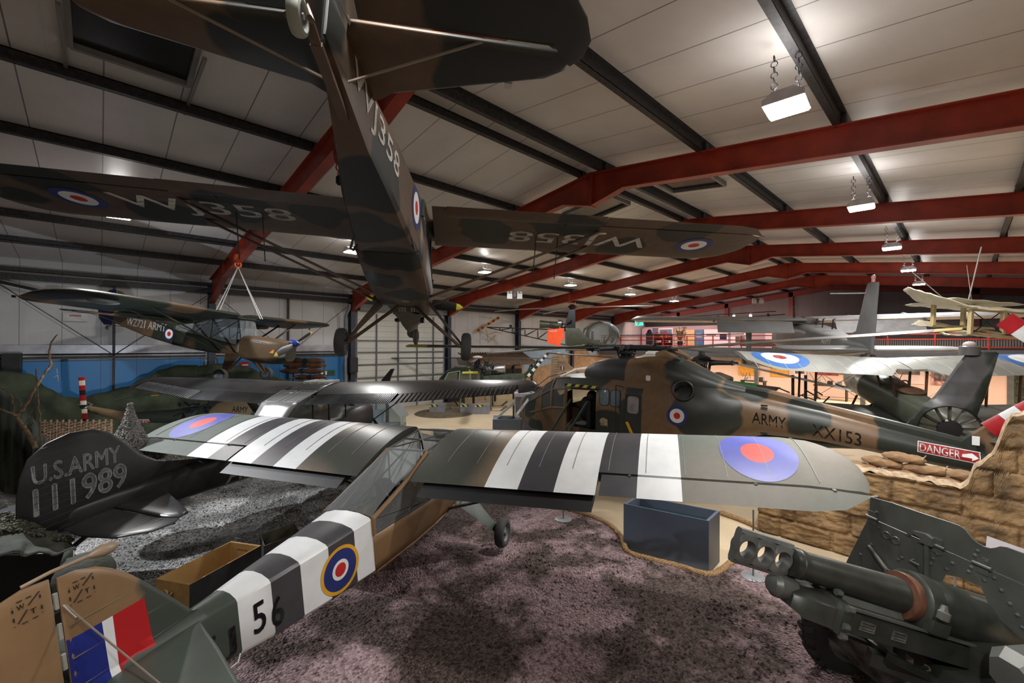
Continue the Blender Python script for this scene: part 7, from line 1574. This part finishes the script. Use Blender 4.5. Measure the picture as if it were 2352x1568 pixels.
# canvas and netting at the left edge, over a dark void
tv = thing('canvas_shelter', 'dark shelter under olive canvas and sage netting at the lower left edge', 'shelter', at(40, 1290, 4.7)*1.0, (0, 0, rad(46))); tv.location.z = 0; tv.location = at(40, 1290, 4.7); tv.location.z = 0; k7 = 4.7/991.3
TARP = mat('olive_canvas', (.055, .060, .045), .85, var=.25, vscale=4, bump=.4, bscale=30)
tv.rotation_euler = (0, 0, 0); TO = tv.location.copy()
def vp(u, v, d): return at(u, v, d)-TO
edge = [(-80, 1182), (0, 1186), (40, 1192), (80, 1214), (120, 1236), (150, 1242), (168, 1254)]
def ev(u):
    for a, b in zip(edge, edge[1:]):
        if a[0] <= u <= b[0]: return a[1]+(b[1]-a[1])*(u-a[0])/(b[0]-a[0])
    return edge[-1][1] if u > 100 else edge[0][1]
def cv(a, b):
    u = -80+248*a; v0 = ev(u); v1 = 1276-10*a; v = v0+(v1-v0)*b; f = .03*mnoise.noise(V(a*9, b*5, 2))+.02*sin(22*a+5*b)*b
    return vp(u, v, 5.25-.55*b+.25*a)+V(0, f, f)
mb = MB(); mb.grid(cv, 30, 12); mb.build('canvas', TARP, tv, solid=.012, ang=60)
mb = MB(); mb.tube([cv(i/24, 1)+V(0, 0, -.008) for i in range(25)], .012, 6); mb.build('canvas_hem', TARP, tv)
mb = MB(); mb.loft([[vp(u, v, d) for u, v, d in ((-120, 1285, 5.3), (150, 1268, 5.3), (150, 1268, 6.0), (-120, 1285, 6.0))], [vp(u, v, d) for u, v, d in ((-120, 1600, 5.0), (160, 1500, 5.2), (160, 1420, 6.0), (-120, 1500, 6.0))]]); mb.build('body', mat('void_black', (.006, .006, .006), .8), tv)  # black block standing in for the shade under the canvas
mb = MB(); mb.add([vp(148, 1268, 4.9), vp(168, 1258, 4.9), vp(167, 1312, 4.85), vp(152, 1326, 4.8), vp(136, 1302, 4.82)], [(0, 1, 2, 3, 4)]); mb.build('canvas_flap', TARP, tv, solid=.01)
def netp(rnd):
    a = rnd.random()**1.1*.98; u = -80+248*a; b = rnd.random()*(.62-.5*a if a < .75 else .15); return cv(a, b)+TO+V(0, 0, .03), V(.3, -.6, .75).normalized()
tv.rotation_mode = 'XYZ'; bpy.context.view_layer.update()
scrim('scrim_net', 'sage green leaf netting thrown over the canvas shelter at the left edge', netp, 1500, .06, 8, NETG)
mb = MB(); mb.ell((0, 0, .15), (.33, .26, .22), 20, 12); t_ = thing('canvas_sack', 'olive canvas bundle beside the canvas shelter, behind the brown rudder top', 'sack', at(195, 1305, 4.75)-V(0, 0, .22)); mb.build('sack_body', TARP, t_)
mb = MB(); mb.bar((-.2, -.1, .30), (.24, -.12, .22), .1, .02); mb.build('sack_flap', TARP, t_)
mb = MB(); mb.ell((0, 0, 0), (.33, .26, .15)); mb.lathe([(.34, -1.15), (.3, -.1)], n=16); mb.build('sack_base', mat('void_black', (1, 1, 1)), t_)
# wooden ammunition crates
PLY = mat('plywood_inside', (.42, .25, .09), .55, var=.12, vscale=3); CRB = mat('crate_black', (.016, .017, .018), .5, var=.35, vscale=6)
def crate(name, label, p0, p1, p2, z, h, parent_m, inner, end):
    a, b, c = ground(*p0, z), ground(*p1, z), ground(*p2, z); d = a+(c-b); o_ = (a+b+c+d)/4; t = thing(name, label, 'crate', V(o_.x, o_.y, z-h))
    Q = [q-V(o_.x, o_.y, z-h) for q in (a, b, c, d)]; ctr = sum(Q, V(0, 0, 0))/4; I = [q+(ctr-q)*.06 for q in Q]
    def side(i, nm, m_):
        j = (i+1) % 4; mb = MB(); mb.add([Q[i]-V(0, 0, h), Q[j]-V(0, 0, h), Q[j], Q[i], I[i]-V(0, 0, h), I[j]-V(0, 0, h), I[j], I[i]], [(0, 1, 2, 3), (5, 4, 7, 6), (3, 2, 6, 7), (0, 4, 5, 1), (0, 3, 7, 4), (1, 5, 6, 2)]); mb.m = [0, 1, 1, 1, 0, 0]; return mb.build(nm, [m_, inner], t, flat=True)
    e = side(0, 'end_panel', end); side(1, 'side_panel', parent_m); side(2, 'end_panel', parent_m); side(3, 'side_panel', parent_m)
    mb = MB(); mb.add([q-V(0, 0, h-.01) for q in I]+[q-V(0, 0, h) for q in I], [(0, 1, 2, 3), (7, 6, 5, 4)]); mb.build('bottom', inner, t)
    return t, Q, I, h
t_, Q, I, h_ = crate('ammunition_crate', 'open long wooden crate, black outside and plywood inside, beside the striped tail', (357, 1329), (435, 1343), (600, 1252), .56, .46, CRB, PLY, mat('plywood_end', (.36, .20, .07), .55, var=.3, vscale=5))
ex = (Q[1]-Q[0]).normalized(); nrm_ = ex.cross(V(0, 0, 1)).normalized()
mb = MB(); cpt = Q[0].lerp(Q[1], .42)-V(0, 0, .12)+nrm_*.03; mb.tube([cpt-ex*.09, cpt-ex*.06+nrm_*.03-V(0, 0, .03), cpt+nrm_*.05-V(0, 0, .05), cpt+ex*.06+nrm_*.03-V(0, 0, .02), cpt+ex*.09+V(0, 0, .01)], .013, 8); mb.torus(cpt+nrm_*.02, nrm_, .03, .014, 14, 6); mb.build('rope_handle', ROPEM, t_)
e3 = (I[3]-I[2]).normalized()
flat_text('stencil_lettering', 'AMMUNITION', LB, t_, I[3].lerp(I[2], .25)-V(0, 0, .10)+(Q[1]-Q[2]).normalized()*.004, (I[2]-I[3]), (0, 0, 1), .2, .025, .01, .004)
crate('ammunition_crate', 'dark grey open crate lid box behind the long wooden crate', (597, 1228), (606, 1254), (690, 1222), .42, .36, mat('crate_grey', (.06, .055, .045), .6, var=.3), mat('crate_grey_in', (.10, .085, .06), .6, var=.3), MATS['crate_grey'])
# things along the left wall
def wall_box(u, v, w, h, d, x_off, name, label, cat, m_, zrot=0):
    r = _fw+_rt*((u-1176)/991.3)-_up*((v-784)/991.3); s = (XL+x_off)/r.x; p = V(0, 0, EYE)+r*s; t = thing(name, label, cat, p); mb = MB(); mb.box((0, 0, 0), (d, w, h)); mb.build('panel', m_, t); return t, p
def speaker(u, v, label):
    t, p = wall_box(u, v, .42, .75, .34, .36, 'wall_speaker', label, 'speaker', BLACK); t['group'] = 'black wall loudspeakers'; t.children[0].name = 'speaker_body'
    mb = MB(); mb.box((.175, 0, 0), (.02, .36, .66)); mb.build('grille', mat('speaker_grille', (.03, .03, .032), .7, bump=.6, bscale=160), t); mb = MB(); mb.box((-.25, 0, .1), (.25, .06, .06)); mb.build('bracket', DKSTEEL, t)
speaker(28, 837, 'black loudspeaker on the blue wall at the far left'); speaker(810, 838, 'black loudspeaker on the navy column left of the roller door')
t, p = wall_box(752, 856, .75, .26, .02, .10, 'fire_exit_sign', 'green and white fire exit sign with left arrow on the blue wall', 'sign', mat('sign_green', (.004, .07, .045), .5))
flat_text('sign_lettering', 'FIRE EXIT', WHITE, t, (.012, -.02, -.05), (0, 1, 0), (0, 0, 1), .36, .09, .01); mb = MB(); mb.prism([(-.34, 0), (-.24, .08), (-.24, .03), (-.12, .03), (-.12, -.03), (-.24, -.03), (-.24, -.08)], 0, .012, .016); mb.prism([(-.1, -.09), (-.03, -.09), (-.03, .09), (-.1, .09)], 0, .012, .015); mb.build('arrow', WHITE, t)
t, p = wall_box(562, 842, .34, .42, .02, .10, 'fire_point_sign', 'red and white fire point sign on the blue wall beside the hung aircraft wheel', 'sign', mat('sign_board_red', (.45, .012, .02), .5))
for k in range(2): mb = MB(); mb.box((.015, .02, .08-.14*k), (.01, .22, .05)); mb.build('pictogram', WHITE, t)
t, p = wall_box(173, 728, .62, .3, .02, .08, 'wall_notice', 'small pale notice on the wall cladding above the blue dado', 'sign', mat('notice_grey', (.5, .5, .5), .5))
mb = MB(); mb.box((.014, 0, .05), (.005, .3, .06)); mb.build('notice_print', mat('notice_red', (.35, .1, .1), .5), t)
# wooden propellers lying on a rack by the wall
PRM = mat('laminated_prop', (.10, .045, .022), .35, var=.25); rp = at(706, 850, 19.4)
for i, (u, v, L2) in enumerate(((702, 828, 1.75), (700, 839, 1.9), (694, 852, 2.0), (712, 866, 1.5))):
    t = thing('wooden_propeller', ['dark brown wooden propeller, topmost on the rack by the blue wall', 'brown wooden propeller, second from top on the rack', 'brown wooden propeller, third from top on the rack', 'short brown wooden propeller, lowest on the rack'][i], 'propeller', at(u, v, 19.4), (0, 0, rad(46+(i % 2)*4)), 'wooden propellers on the rack')
    mb = MB(); rg = []
    for q in range(17):
        f = -1+2*q/16; w = .05+.11*abs(sin(pi*abs(f)))**.7; rg.append([V(f*L2/2*1.0, w*cos(a)*.5, w*sin(a)*(1-.3*abs(f))) for a in [2*pi*j/10 for j in range(10)]])
    mb.loft(rg); mb.build('blade', PRM, t); mb = MB(); mb.lathe([(.1, -.09), (.12, -.06), (.12, .06), (.1, .09)], ax=(0, 1, 0), n=14); mb.build('hub', DKSTEEL, t)
rk = thing('propeller_rack', 'grey metal rack holding wooden propellers by the blue wall', 'rack', (rp.x, rp.y, 0), (0, 0, rad(46)))
for x in (-.7, .7):
    mb = MB(); mb.box((x, .15, 1.4), (.06, .06, 2.8)); mb.build('upright', STEEL, rk)
    for z in (2.52, 2.28, 2.0, 1.72): mb = MB(); mb.box((x, 0, z), (.05, .34, .04)); mb.build('arm', STEEL, rk)
rnd = random.Random(2)
for i in range(16): p = V(rnd.uniform(-.9, .8), rnd.uniform(-.5, -.2), rnd.uniform(1.75, 2.05)); mb = MB(); mb.tube([p, p+V(rnd.uniform(-.5, .5), .1, rnd.uniform(-.1, .12))], .03, 6); mb.build('metal_rod', STEEL, rk)
# swept black fin standing behind the ribbed wings
vf = thing('aircraft_fin', 'black swept fin standing up behind the ribbed black wing', 'fin', at(890, 880, 15)); mb = MB(); k8 = 15/991.3
mb.prism([((u-890)*k8, -(v-880)*k8) for u, v in ((868, 905), (877, 872), (898, 847), (906, 846), (897, 868), (892, 905))], 1, -.04, .04); fo = mb.build('fin_panel', BLACK, vf, M=Matrix.Rotation(rad(46), 4, 'Z')); mb = MB(); mb.cyl((0, 0, -.3), (0, 0, -1.95), .06, n=10); mb.build('fin_stand', DKSTEEL, vf)
# ================================================================ MIDDLE FLOOR AND GALLERY
def box_thing(name, label, cat, loc, rzt, parts, group=None):
    t = thing(name, label, cat, loc, (0, 0, rzt), group)
    for nm, c, d, m_ in parts: mb = MB(); mb.box(c, d); mb.build(nm, m_, t, flat=True)
    return t
R46 = rad(46.4)
# display stand with sloping desk, glass case, lectern
p = at(1166, 970, 14.6); t = box_thing('display_plinth', 'pale blue-grey display box with a sloping panel, left of the helicopter nose', 'plinth', (p.x, p.y, 0), R46, [('box', (0, 0, .55), (.98, .8, 1.1), PLL)])
mb = MB(); mb.loft([[V(x, y, z) for x, y, z in ((-.35, -.3, 1.1), (.25, -.3, 1.62), (.25, -.24, 1.62), (-.35, -.24, 1.08))], [V(x, y, z) for x, y, z in ((-.35, .3, 1.1), (.25, .3, 1.62), (.25, .24, 1.62), (-.35, .24, 1.08))]]); mb.build('sloping_panel', PLL, t); mb = MB(); mb.box((.2, 0, 1.3), (.06, .5, .45)); mb.build('panel_support', mat('plinth_mid', (.09, .11, .15), .5), t)
p = ground(1196, 985); t = thing('lectern', 'slim white tilted reading panel on thin legs in front of the helicopter nose', 'sign', at(1196, 935, 12.6)-V(0, 0, 1.72), R46*0 and (0, 0, 0) or (0, 0, R46)); mb = MB(); mb.bar((-.12, 0, 1.5), (.22, .0, 1.95), .5, .02, 0, (1, 0, -.6)); mb.build('panel', mat('panel_white', (.66, .68, .70), .4), t)
for x in (-.02, .12): mb = MB(); mb.cyl((x, .1, 0), (x, .1, 1.62+x), .014, n=8); mb.build('leg', STEEL, t)
mb = MB(); mb.bar((.0, -.01, 1.66), (.1, -.01, 1.79), .2, .03, 0, (1, 0, -.6)); mb.build('print', mat('print_grey', (.2, .2, .22), .5), t)
t = thing('glass_case', 'sloped glass display case with a white label, beyond the ribbed wing', 'case', at(880, 958, 13.2)-V(0, 0, 1.45), (0, 0, R46)); mb = MB(); mb.prism([(-.62, 1.25), (.62, 1.25), (.62, 1.5), (.2, 1.95), (-.2, 1.95), (-.62, 1.5)], 1, -.35, .35); mb.build('glass_cover', glass('case_glass', (.75, .85, .92), .25), t); mb = MB(); mb.box((0, 0, .62), (1.24, .72, 1.24)); mb.build('case_base', PLL, t); mb = MB(); mb.box((-.1, -.1, 1.5), (.3, .02, .4), 0, Matrix.Rotation(rad(-25), 3, 'X')); mb.build('label_card', WHITE, t)
t = thing('lectern', 'small tilted label stand just right of the sloped glass case', 'sign', at(925, 945, 14.5)-V(0, 0, 1.25), (0, 0, R46)); mb = MB(); mb.bar((-.15, 0, 1.55), (.15, 0, 1.1), .45, .02, 0, (1, 0, .6)); mb.build('panel', mat('print_grey', (1, 1, 1)), t); mb = MB(); mb.cyl((0, .05, 0), (0, .05, 1.3), .02, n=8); mb.build('leg', STEEL, t)
t = thing('engine_stand', 'grey plinth topped by bright polished metalwork, right of the black wing tip', 'plinth', at(1205, 945, 16.5), (0, 0, R46)); t.location.z = 0; mb = MB(); mb.box((0, 0, .8), (.72, .6, 1.6)); mb.build('column', mat('stand_grey', (.13, .13, .16), .5), t); mb = MB(); mb.box((0, 0, 1.66), (.8, .68, .12)); mb.build('top_slab', mat('slab_pale', (.42, .42, .46), .4), t)
mb = MB(); rnd = random.Random(6)
for i in range(12): q = V(rnd.uniform(-.25, .3), rnd.uniform(-.2, .2), 1.75+rnd.random()*.3); mb.tube([q, q+V(rnd.uniform(-.15, .15), 0, rnd.uniform(-.15, .2))], .05, 8)
mb.build('polished_part', STEEL, t)
t = thing('display_column', 'black upright display column right of the black wing tip, beyond the helicopter nose', 'column', at(1228, 940, 17.2), (0, 0, R46)); t.location.z = 0; mb = MB(); mb.loft([[V(w*cos(a), w*.6*sin(a), z) for a in [2*pi*j/18 for j in range(18)]] for w, z in ((.3, 0), (.3, .05), (.27, .06), (.27, 1.85), (.24, 1.9))]); mb.build('column_body', mat('dark_cloth', (.012, .013, .02), .6), t)
mb = MB(); mb.lathe([(.34, 0), (.34, .04), (.3, .05)], n=24); mb.build('column_base', DKSTEEL, t)
# grey blocks with hazard tape carrying the far helicopter's skids
for i, (u, v) in enumerate(((1005, 926), (1075, 934), (1108, 926))):
    q = at(u, v, 22.2); t = box_thing('support_block', f'grey support block with hazard tape under the far cabin helicopter, {["left", "middle", "right"][i]}', 'block', (q.x, q.y, 0), R46, [('block', (0, 0, .24), (.75, .5, .48), mat('block_grey', (.22, .22, .26), .6)), ('hazard_strip', (-.15, -.256, .42), (.4, .01, .1), HAZ)], 'support blocks')
mb = MB(); q = at(1020, 935, 22.2); mb.lathe([(1.5, 0), (1.4, .05), (.9, .09), (.01, .1)], n=40); o = mb.build('floor_mat', mat('earth_mat', (.10, .08, .05), .9, var=.3)); o.location = (q.x, q.y, 0); tag(o, 'round dark earth-coloured mat under the far cabin helicopter', 'mat')
# shed with corrugated roof by the wall
sh = thing('bamboo_shed', 'tan-panelled shed with brown corrugated roof by the left wall', 'shed', (XL+1.5, 18.6, 0)); TANP = mat('tan_panel', (.45, .36, .22), .7, var=.12); POST = mat('black_post', (.012, .012, .012), .6)
mb = MB(); mb.box((-.6, 0, 1.05), (.1, 5.2, 2.1)); mb.build('panel_wall', TANP, sh)
for y in (-2.5, -.8, .8, 2.5): mb = MB(); mb.box((.3, y, 1.1), (.1, .1, 2.2)); mb.build('post', POST, sh); mb = MB(); mb.bar((-.5, y, .8), (-.5, y+.7, 2.1), .06, .05); mb.build('brace', POST, sh)
mb = MB(); mb.grid(lambda u, v: V(.7-1.6*u, -2.8+5.6*v, 2.25+.75*u+.04*sin(2*pi*v*26)), 2, 208); mb.build('corrugated_roof', mat('rust_roof', (.13, .075, .045), .7, var=.3, vscale=5), sh, solid=.02)
mb = MB(); mb.box((-.5, 1.2, 1.45), (.1, 2.2, .9)); mb.build('dark_opening', POST, sh)
# ---- gallery deck on posts -----------------------------------------------------------------------------------
YG = 31.0; DK = mat('gallery_fascia', (.12, .125, .135), .5, var=.05); RRAIL = mat('rail_red', (.48, .035, .02), .4)
mb = MB(); mb.box(((-21.6+XR)/2, YG+4.1, 3.30), (XR+21.6, 8.2, .12)); mb.box(((-21.6+XR)/2, YG, 3.02), (XR+21.6, .12, .72)); struct('trim_gallery_deck', mb, DK, flat=True)
mb = MB(); mb.box(((-21.6+XR)/2, YG-.06, 2.60), (XR+21.6, .3, .2)); struct('trim_gallery_edge', mb, mat('warm_timber', (.30, .19, .12), .6))
for i, x in enumerate((-15, -9.5, -4, 1.5, 6.5)): mb = MB(); mb.box((x, YG+.4, 1.65), (.22, .22, 3.3)); struct(f'trim_gallery_post_{i+1}', mb, mat('post_grey', (.25, .24, .22), .5), flat=True)
gr = thing('gallery_railing', 'red tubular railing with grey mesh panels along the gallery edge', 'railing', (-6.6, YG, 3.38)); 
for z in (.12, .52, .80): mb = MB(); mb.tube([(-14.8, 0, z), (15, 0, z)], .03, 8); mb.build('rail', RRAIL, gr)
for i in range(17): mb = MB(); mb.box((-14.8+1.85*i, 0, .42), (.06, .06, .84)); mb.build('post', RRAIL, gr)
mb = MB(); mb.box((5.5, .03, .32), (18.6, .006, .36)); mb.build('mesh_panel', banded('rail_mesh', (.03, .03, .03), (.20, .20, .2), 'X', .09, .45), gr)
mb = MB(); mb.tube([(-14.8, -.1, .92), (-3.5, -.1, .92)], .035, 8); mb.build('handrail', BLACK, gr)
# warm-lit wall under the gallery and its exhibits
mb = MB(); mb.box(((-21.6+XR)/2, YG+5.6, 1.62), (XR+21.6, .1, 3.2)); struct('wall_gallery_lower', mb, mat('gallery_wall_pink', (.66, .50, .42), .6, var=.05, vscale=.5), flat=True)
mb = MB(); mb.box((-15.2, YG+7.4, 4.3), (12.8, .1, 1.9)); struct('wall_gallery_upper', mb, mat('gallery_wall_mauve', (.36, .28, .30), .6, var=.1, vscale=.6), flat=True)
YP = mat('panel_amber', (.62, .30, .03), .5, var=.1); WP = mat('panel_pinkish', (.70, .58, .56), .5, var=.05); BP = mat('panel_photo', (.16, .13, .13), .5, var=.7, vscale=3); BLP = mat('panel_blue', (.06, .15, .30), .5, var=.2)
def board(x, z, w, h, m_, label, y=None, pr=None, group='exhibition panels'):
    t = thing('exhibition_panel', label, 'panel', (x, (YG+5.5) if y is None else y, z), (0, 0, 0), group); mb = MB(); mb.box((0, 0, 0), (w, .06, h)); mb.build('board', m_, t, flat=True)
    if pr:
        for cx, cz, pw, ph, pm in pr: mb = MB(); mb.box((cx*w, -.035, cz*h), (pw*w, .012, ph*h)); mb.build('picture', pm, t, flat=True)
PRT = mat('print_dark', (.12, .10, .10), .5, var=.6, vscale=5)
PRT = mat('print_dark', (.12, .10, .10), .5, var=.6, vscale=5)
board(-11.6, 1.95, 1.5, 1.5, YP, 'amber panel under the gallery, behind the black rotor head', pr=[(0, .1, .7, .3, PRT)]); board(-9.5, 1.95, 1.2, 1.5, YP, 'amber panel under the gallery, beside the first silver roundel', pr=[(0, .2, .6, .2, WP)])
board(-8.2, 2.0, .8, 1.6, WP, 'tall pale panel under the gallery, with a small photograph', pr=[(0, .25, .6, .25, PRT), (0, -.2, .7, .2, PRT)]); board(-6.6, 2.0, 1.3, 1.0, mat('panel_red', (.30, .05, .04), .5, var=.5, vscale=4), 'dark red picture panel under the gallery above the yellow propeller blade', pr=[(0, 0, .8, .6, PRT)])
board(-2.7, 2.0, 2.0, 1.6, WP, 'wide pale panel with aircraft photograph under the gallery', pr=[(.1, .1, .6, .5, BP)]); board(-.8, 2.0, 1.2, 1.6, mat('panel_rose', (.55, .28, .25), .5, var=.5, vscale=3), 'rose photograph panel under the gallery, left of the fan tail', pr=[(0, 0, .8, .7, PRT)])
board(2.5, 1.7, 1.6, 2.6, mat('foliage_panel', (.03, .045, .02), .8, var=.8, vscale=9), 'dark leafy panel at the right end under the gallery', pr=[(-.46, 0, .14, 1, RRAIL)])
UY = YG+7.3
board(-21.2, 4.25, 1.1, 1.75, mat('panel_mauve', (.50, .36, .42), .5, var=.1), 'mauve panel on the upper gallery wall, right of the hung bubble helicopter', UY); board(-20.4, 4.25, .5, 1.75, mat('panel_slate', (.10, .12, .20), .5), 'slate blue strip panel on the upper gallery wall', UY)
board(-19.3, 4.2, 1.4, 1.8, WP, 'pale upper-gallery panel with a blue picture at its top', UY, [(0, .28, .85, .3, BLP), (-.1, -.12, .3, .12, PRT)]); board(-17.95, 4.35, .9, 1.3, mat('panel_cream', (.5, .45, .36), .5), 'cream upper-gallery panel with a dark photograph, left of the grey wing tip', UY, [(0, .1, .6, .5, PRT)])
board(-17.0, 4.1, .8, 1.6, mat('panel_amber_pale', (.60, .42, .22), .5, var=.1), 'amber panel under the grey wing on the upper gallery', UY); board(-16.2, 4.1, .75, 1.6, BLP, 'blue panel with pale lines on the upper gallery', UY, [(0, .25, .6, .04, WP), (0, .1, .6, .04, WP)])
board(-14.75, 4.1, 2.0, 1.6, mat('panel_lit_white', (.78, .70, .74), .5, var=.03), 'wide bright panel with a dark screen on the upper gallery', UY, [(.3, .1, .28, .3, mat('screen_dark', (.02, .03, .08), .2)), (-.2, .2, .4, .06, PRT)]); board(-12.8, 4.1, 1.5, 1.6, mat('panel_lit_white', (1, 1, 1)), 'bright panel with small photograph on the upper gallery, next to the screen', UY, [(0, -.05, .5, .3, PRT)]); board(-10.0, 4.1, 1.9, 1.6, WP, 'pale pink panel at the right of the upper gallery', UY, [(.1, .1, .4, .3, PRT)])
# shop stand with orange goods, plants
t = thing('shop_stand', 'orange shelf stand of small goods on the upper gallery', 'stand', (-17.6, YG+3.4, 3.36), (0, 0, rad(20)), None); ORG = mat('goods_orange', (.75, .10, .02), .5, var=.4, vscale=6)
mb = MB(); mb.box((0, .2, .55), (1.5, .06, 1.1)); mb.box((0, 0, .06), (1.5, .6, .12)); mb.build('back_panel', BLACK, t)
for z in (.35, .75, 1.1): mb = MB(); mb.box((0, 0, z), (1.5, .6, .05)); mb.build('shelf', RRAIL, t)
rnd = random.Random(9)
for i in range(22): mb = MB(); mb.box((rnd.uniform(-.65, .65), -.1, rnd.choice((.35, .75, 1.1))+.13), (.14, .2, rnd.uniform(.12, .24))); mb.build('goods', ORG if i % 3 else WHITE, t)
mb = MB(); mb.box((-1.1, 0, .7), (.5, .5, 1.0)); mb.ell((-1.1, 0, 1.25), (.2, .2, .25)); mb.build('dark_garment', BLACK, t)
def dry_plant(loc, label):
    t = thing('dried_plant', label, 'plant', loc); rnd = random.Random(12); mb = MB()
    for i in range(70):
        a = rnd.random()*6.3; l = rnd.uniform(.3, .75); p = V(0, 0, .5); q = p+V(l*.6*cos(a), l*.6*sin(a), rnd.uniform(.1, 1.1)); mb.tube([p, p.lerp(q, .6)+V(0, 0, .1), q], .012, 4)
        mb.add([q, q+V(.06, .02, .05), q+V(.02, .06, .1), q+V(-.04, .02, .06)], [(0, 1, 2, 3)])
    mb.build('dry_leaves', mat('dry_leaf', (.32, .15, .05), .8, var=.4), t); mb = MB(); mb.lathe([(.16, 0), (.22, .4), (.2, .5)], n=16); mb.build('pot', BLACK, t)
dry_plant((-16.2, YG+3.6, 3.36), 'tall dried orange-brown plant in a black pot on the upper gallery')
# exhibits under the gallery: frames, small cases and a dark work bench
for i, (x, w_, lab) in enumerate(((-10.6, 1.6, 'dark bench with pale boxes under the gallery, left of the grey post'), (-6.0, 1.8, 'dark bench with tubular frames under the gallery, behind the first silver wing'), (-3.2, 1.2, 'small bench with a red cloth under the gallery'))):
    t = box_thing('work_bench', lab, 'bench', (x, YG+3.4, 0), 0, [('bench_top', (0, 0, .95), (w_, .7, .06), DKSTEEL), ('bench_leg', (-w_*.45, 0, .46), (.06, .6, .92), DKSTEEL), ('bench_leg', (w_*.45, 0, .46), (.06, .6, .92), DKSTEEL)]); rnd = random.Random(20+i)
    for k in range(4): mb = MB(); mb.box((rnd.uniform(-.4, .4)*w_, rnd.uniform(-.2, .2), 1.12), (rnd.uniform(.15, .3), .25, .26)); mb.build('boxed_exhibit', [mat('exhibit_pale', (.4, .34, .3), .6), BLACK, GREYMET][k % 3], t)
    mb = MB()
    for k in range(8): q = V(rnd.uniform(-.5, .5)*w_, rnd.uniform(-.3, .3), rnd.uniform(1.0, 1.3)); mb.tube([q, q+V(rnd.uniform(-.4, .4), 0, rnd.uniform(.1, .6))], .02, 6)
    mb.build('tube_frame', BLACK, t)
sf = thing('scaffold_frame', 'black tubular frame standing under the left silver wing', 'frame', at(1835, 930, 14.2), (0, 0, R46)); sf.location.z = 0
for x in (-.2, .22): mb = MB(); mb.cyl((x, 0, 0), (x, 0, 2.6), .045, n=8); mb.build('upright', BLACK, sf)
rnd = random.Random(31)
for k in range(14): q = V(rnd.uniform(-.6, 1.5), rnd.uniform(-.2, .3), rnd.uniform(1.2, 2.3)); mb = MB(); mb.tube([q, q+V(rnd.uniform(-.5, .5), 0, rnd.uniform(-.3, .3))], .022, 6); mb.build('control_rod', BLACK, sf)
# ceiling-hung track spots over the gallery, exit sign
tk = thing('track_light', 'black lighting track with small spots over the gallery', 'track light', (-12.0, YG+2.0, 5.75)); mb = MB(); mb.tube([(-3.2, 0, 0), (3.2, 0, .1)], .03, 6); mb.tube([(-2.4, .6, -.25), (3.6, .6, -.1)], .03, 6); mb.build('track', BLACK, tk)
for i in range(6): x = -2.8+1.1*i; mb = MB(); mb.lathe([(.05, 0), (.08, -.05), (.08, -.22)], (x, .1, -.03), n=10); mb.build('spot', BLACK if i not in (3, 4) else mat('spot_lit', (1, .8, .7), .5, emit=(1, .75, .6), espow=12), tk)
tk2 = thing('track_light', 'glowing orange spot lamp left of the grey wing tip, over the gallery', 'track light', at(1520, 734, 36)); mb = MB(); mb.ell((0, 0, 0), (.1, .1, .1)); mb.build('lit_bulb', mat('spot_orange', (1, .5, .3), .5, emit=(1, .45, .25), espow=25), tk2); mb = MB(); mb.cyl((0, 0, .08), (0, 0, 1.45), .02, n=6); mb.build('stem', BLACK, tk2)
es = thing('exit_sign', 'small lit green exit sign over the left end of the gallery', 'sign', at(1468, 742, 36), (0, 0, 0)); mb = MB(); mb.box((0, 0, 0), (.75, .06, .42)); mb.build('sign_face', mat('exit_green', (.05, .4, .3), .5, emit=(.1, .75, .6), espow=.8), es); mb = MB(); mb.prism([(-.12, -.12), (.0, -.12), (.08, .1), (-.06, .12)], 1, -.045, -.035); mb.build('running_figure', WHITE, es)
mb = MB(); mb.cyl((0, 0, .2), (0, 0, 1.62), .015, n=6); mb.build('stem', BLACK, es)
# the long dark duct below the gable, and the black screen at the right
mb = MB(); mb.box((6.3, YG-1.2, 6.1), (4.2, .2, 1.9)); struct('trim_black_screen', mb, mat('screen_black', (.012, .013, .017), .6), flat=True)
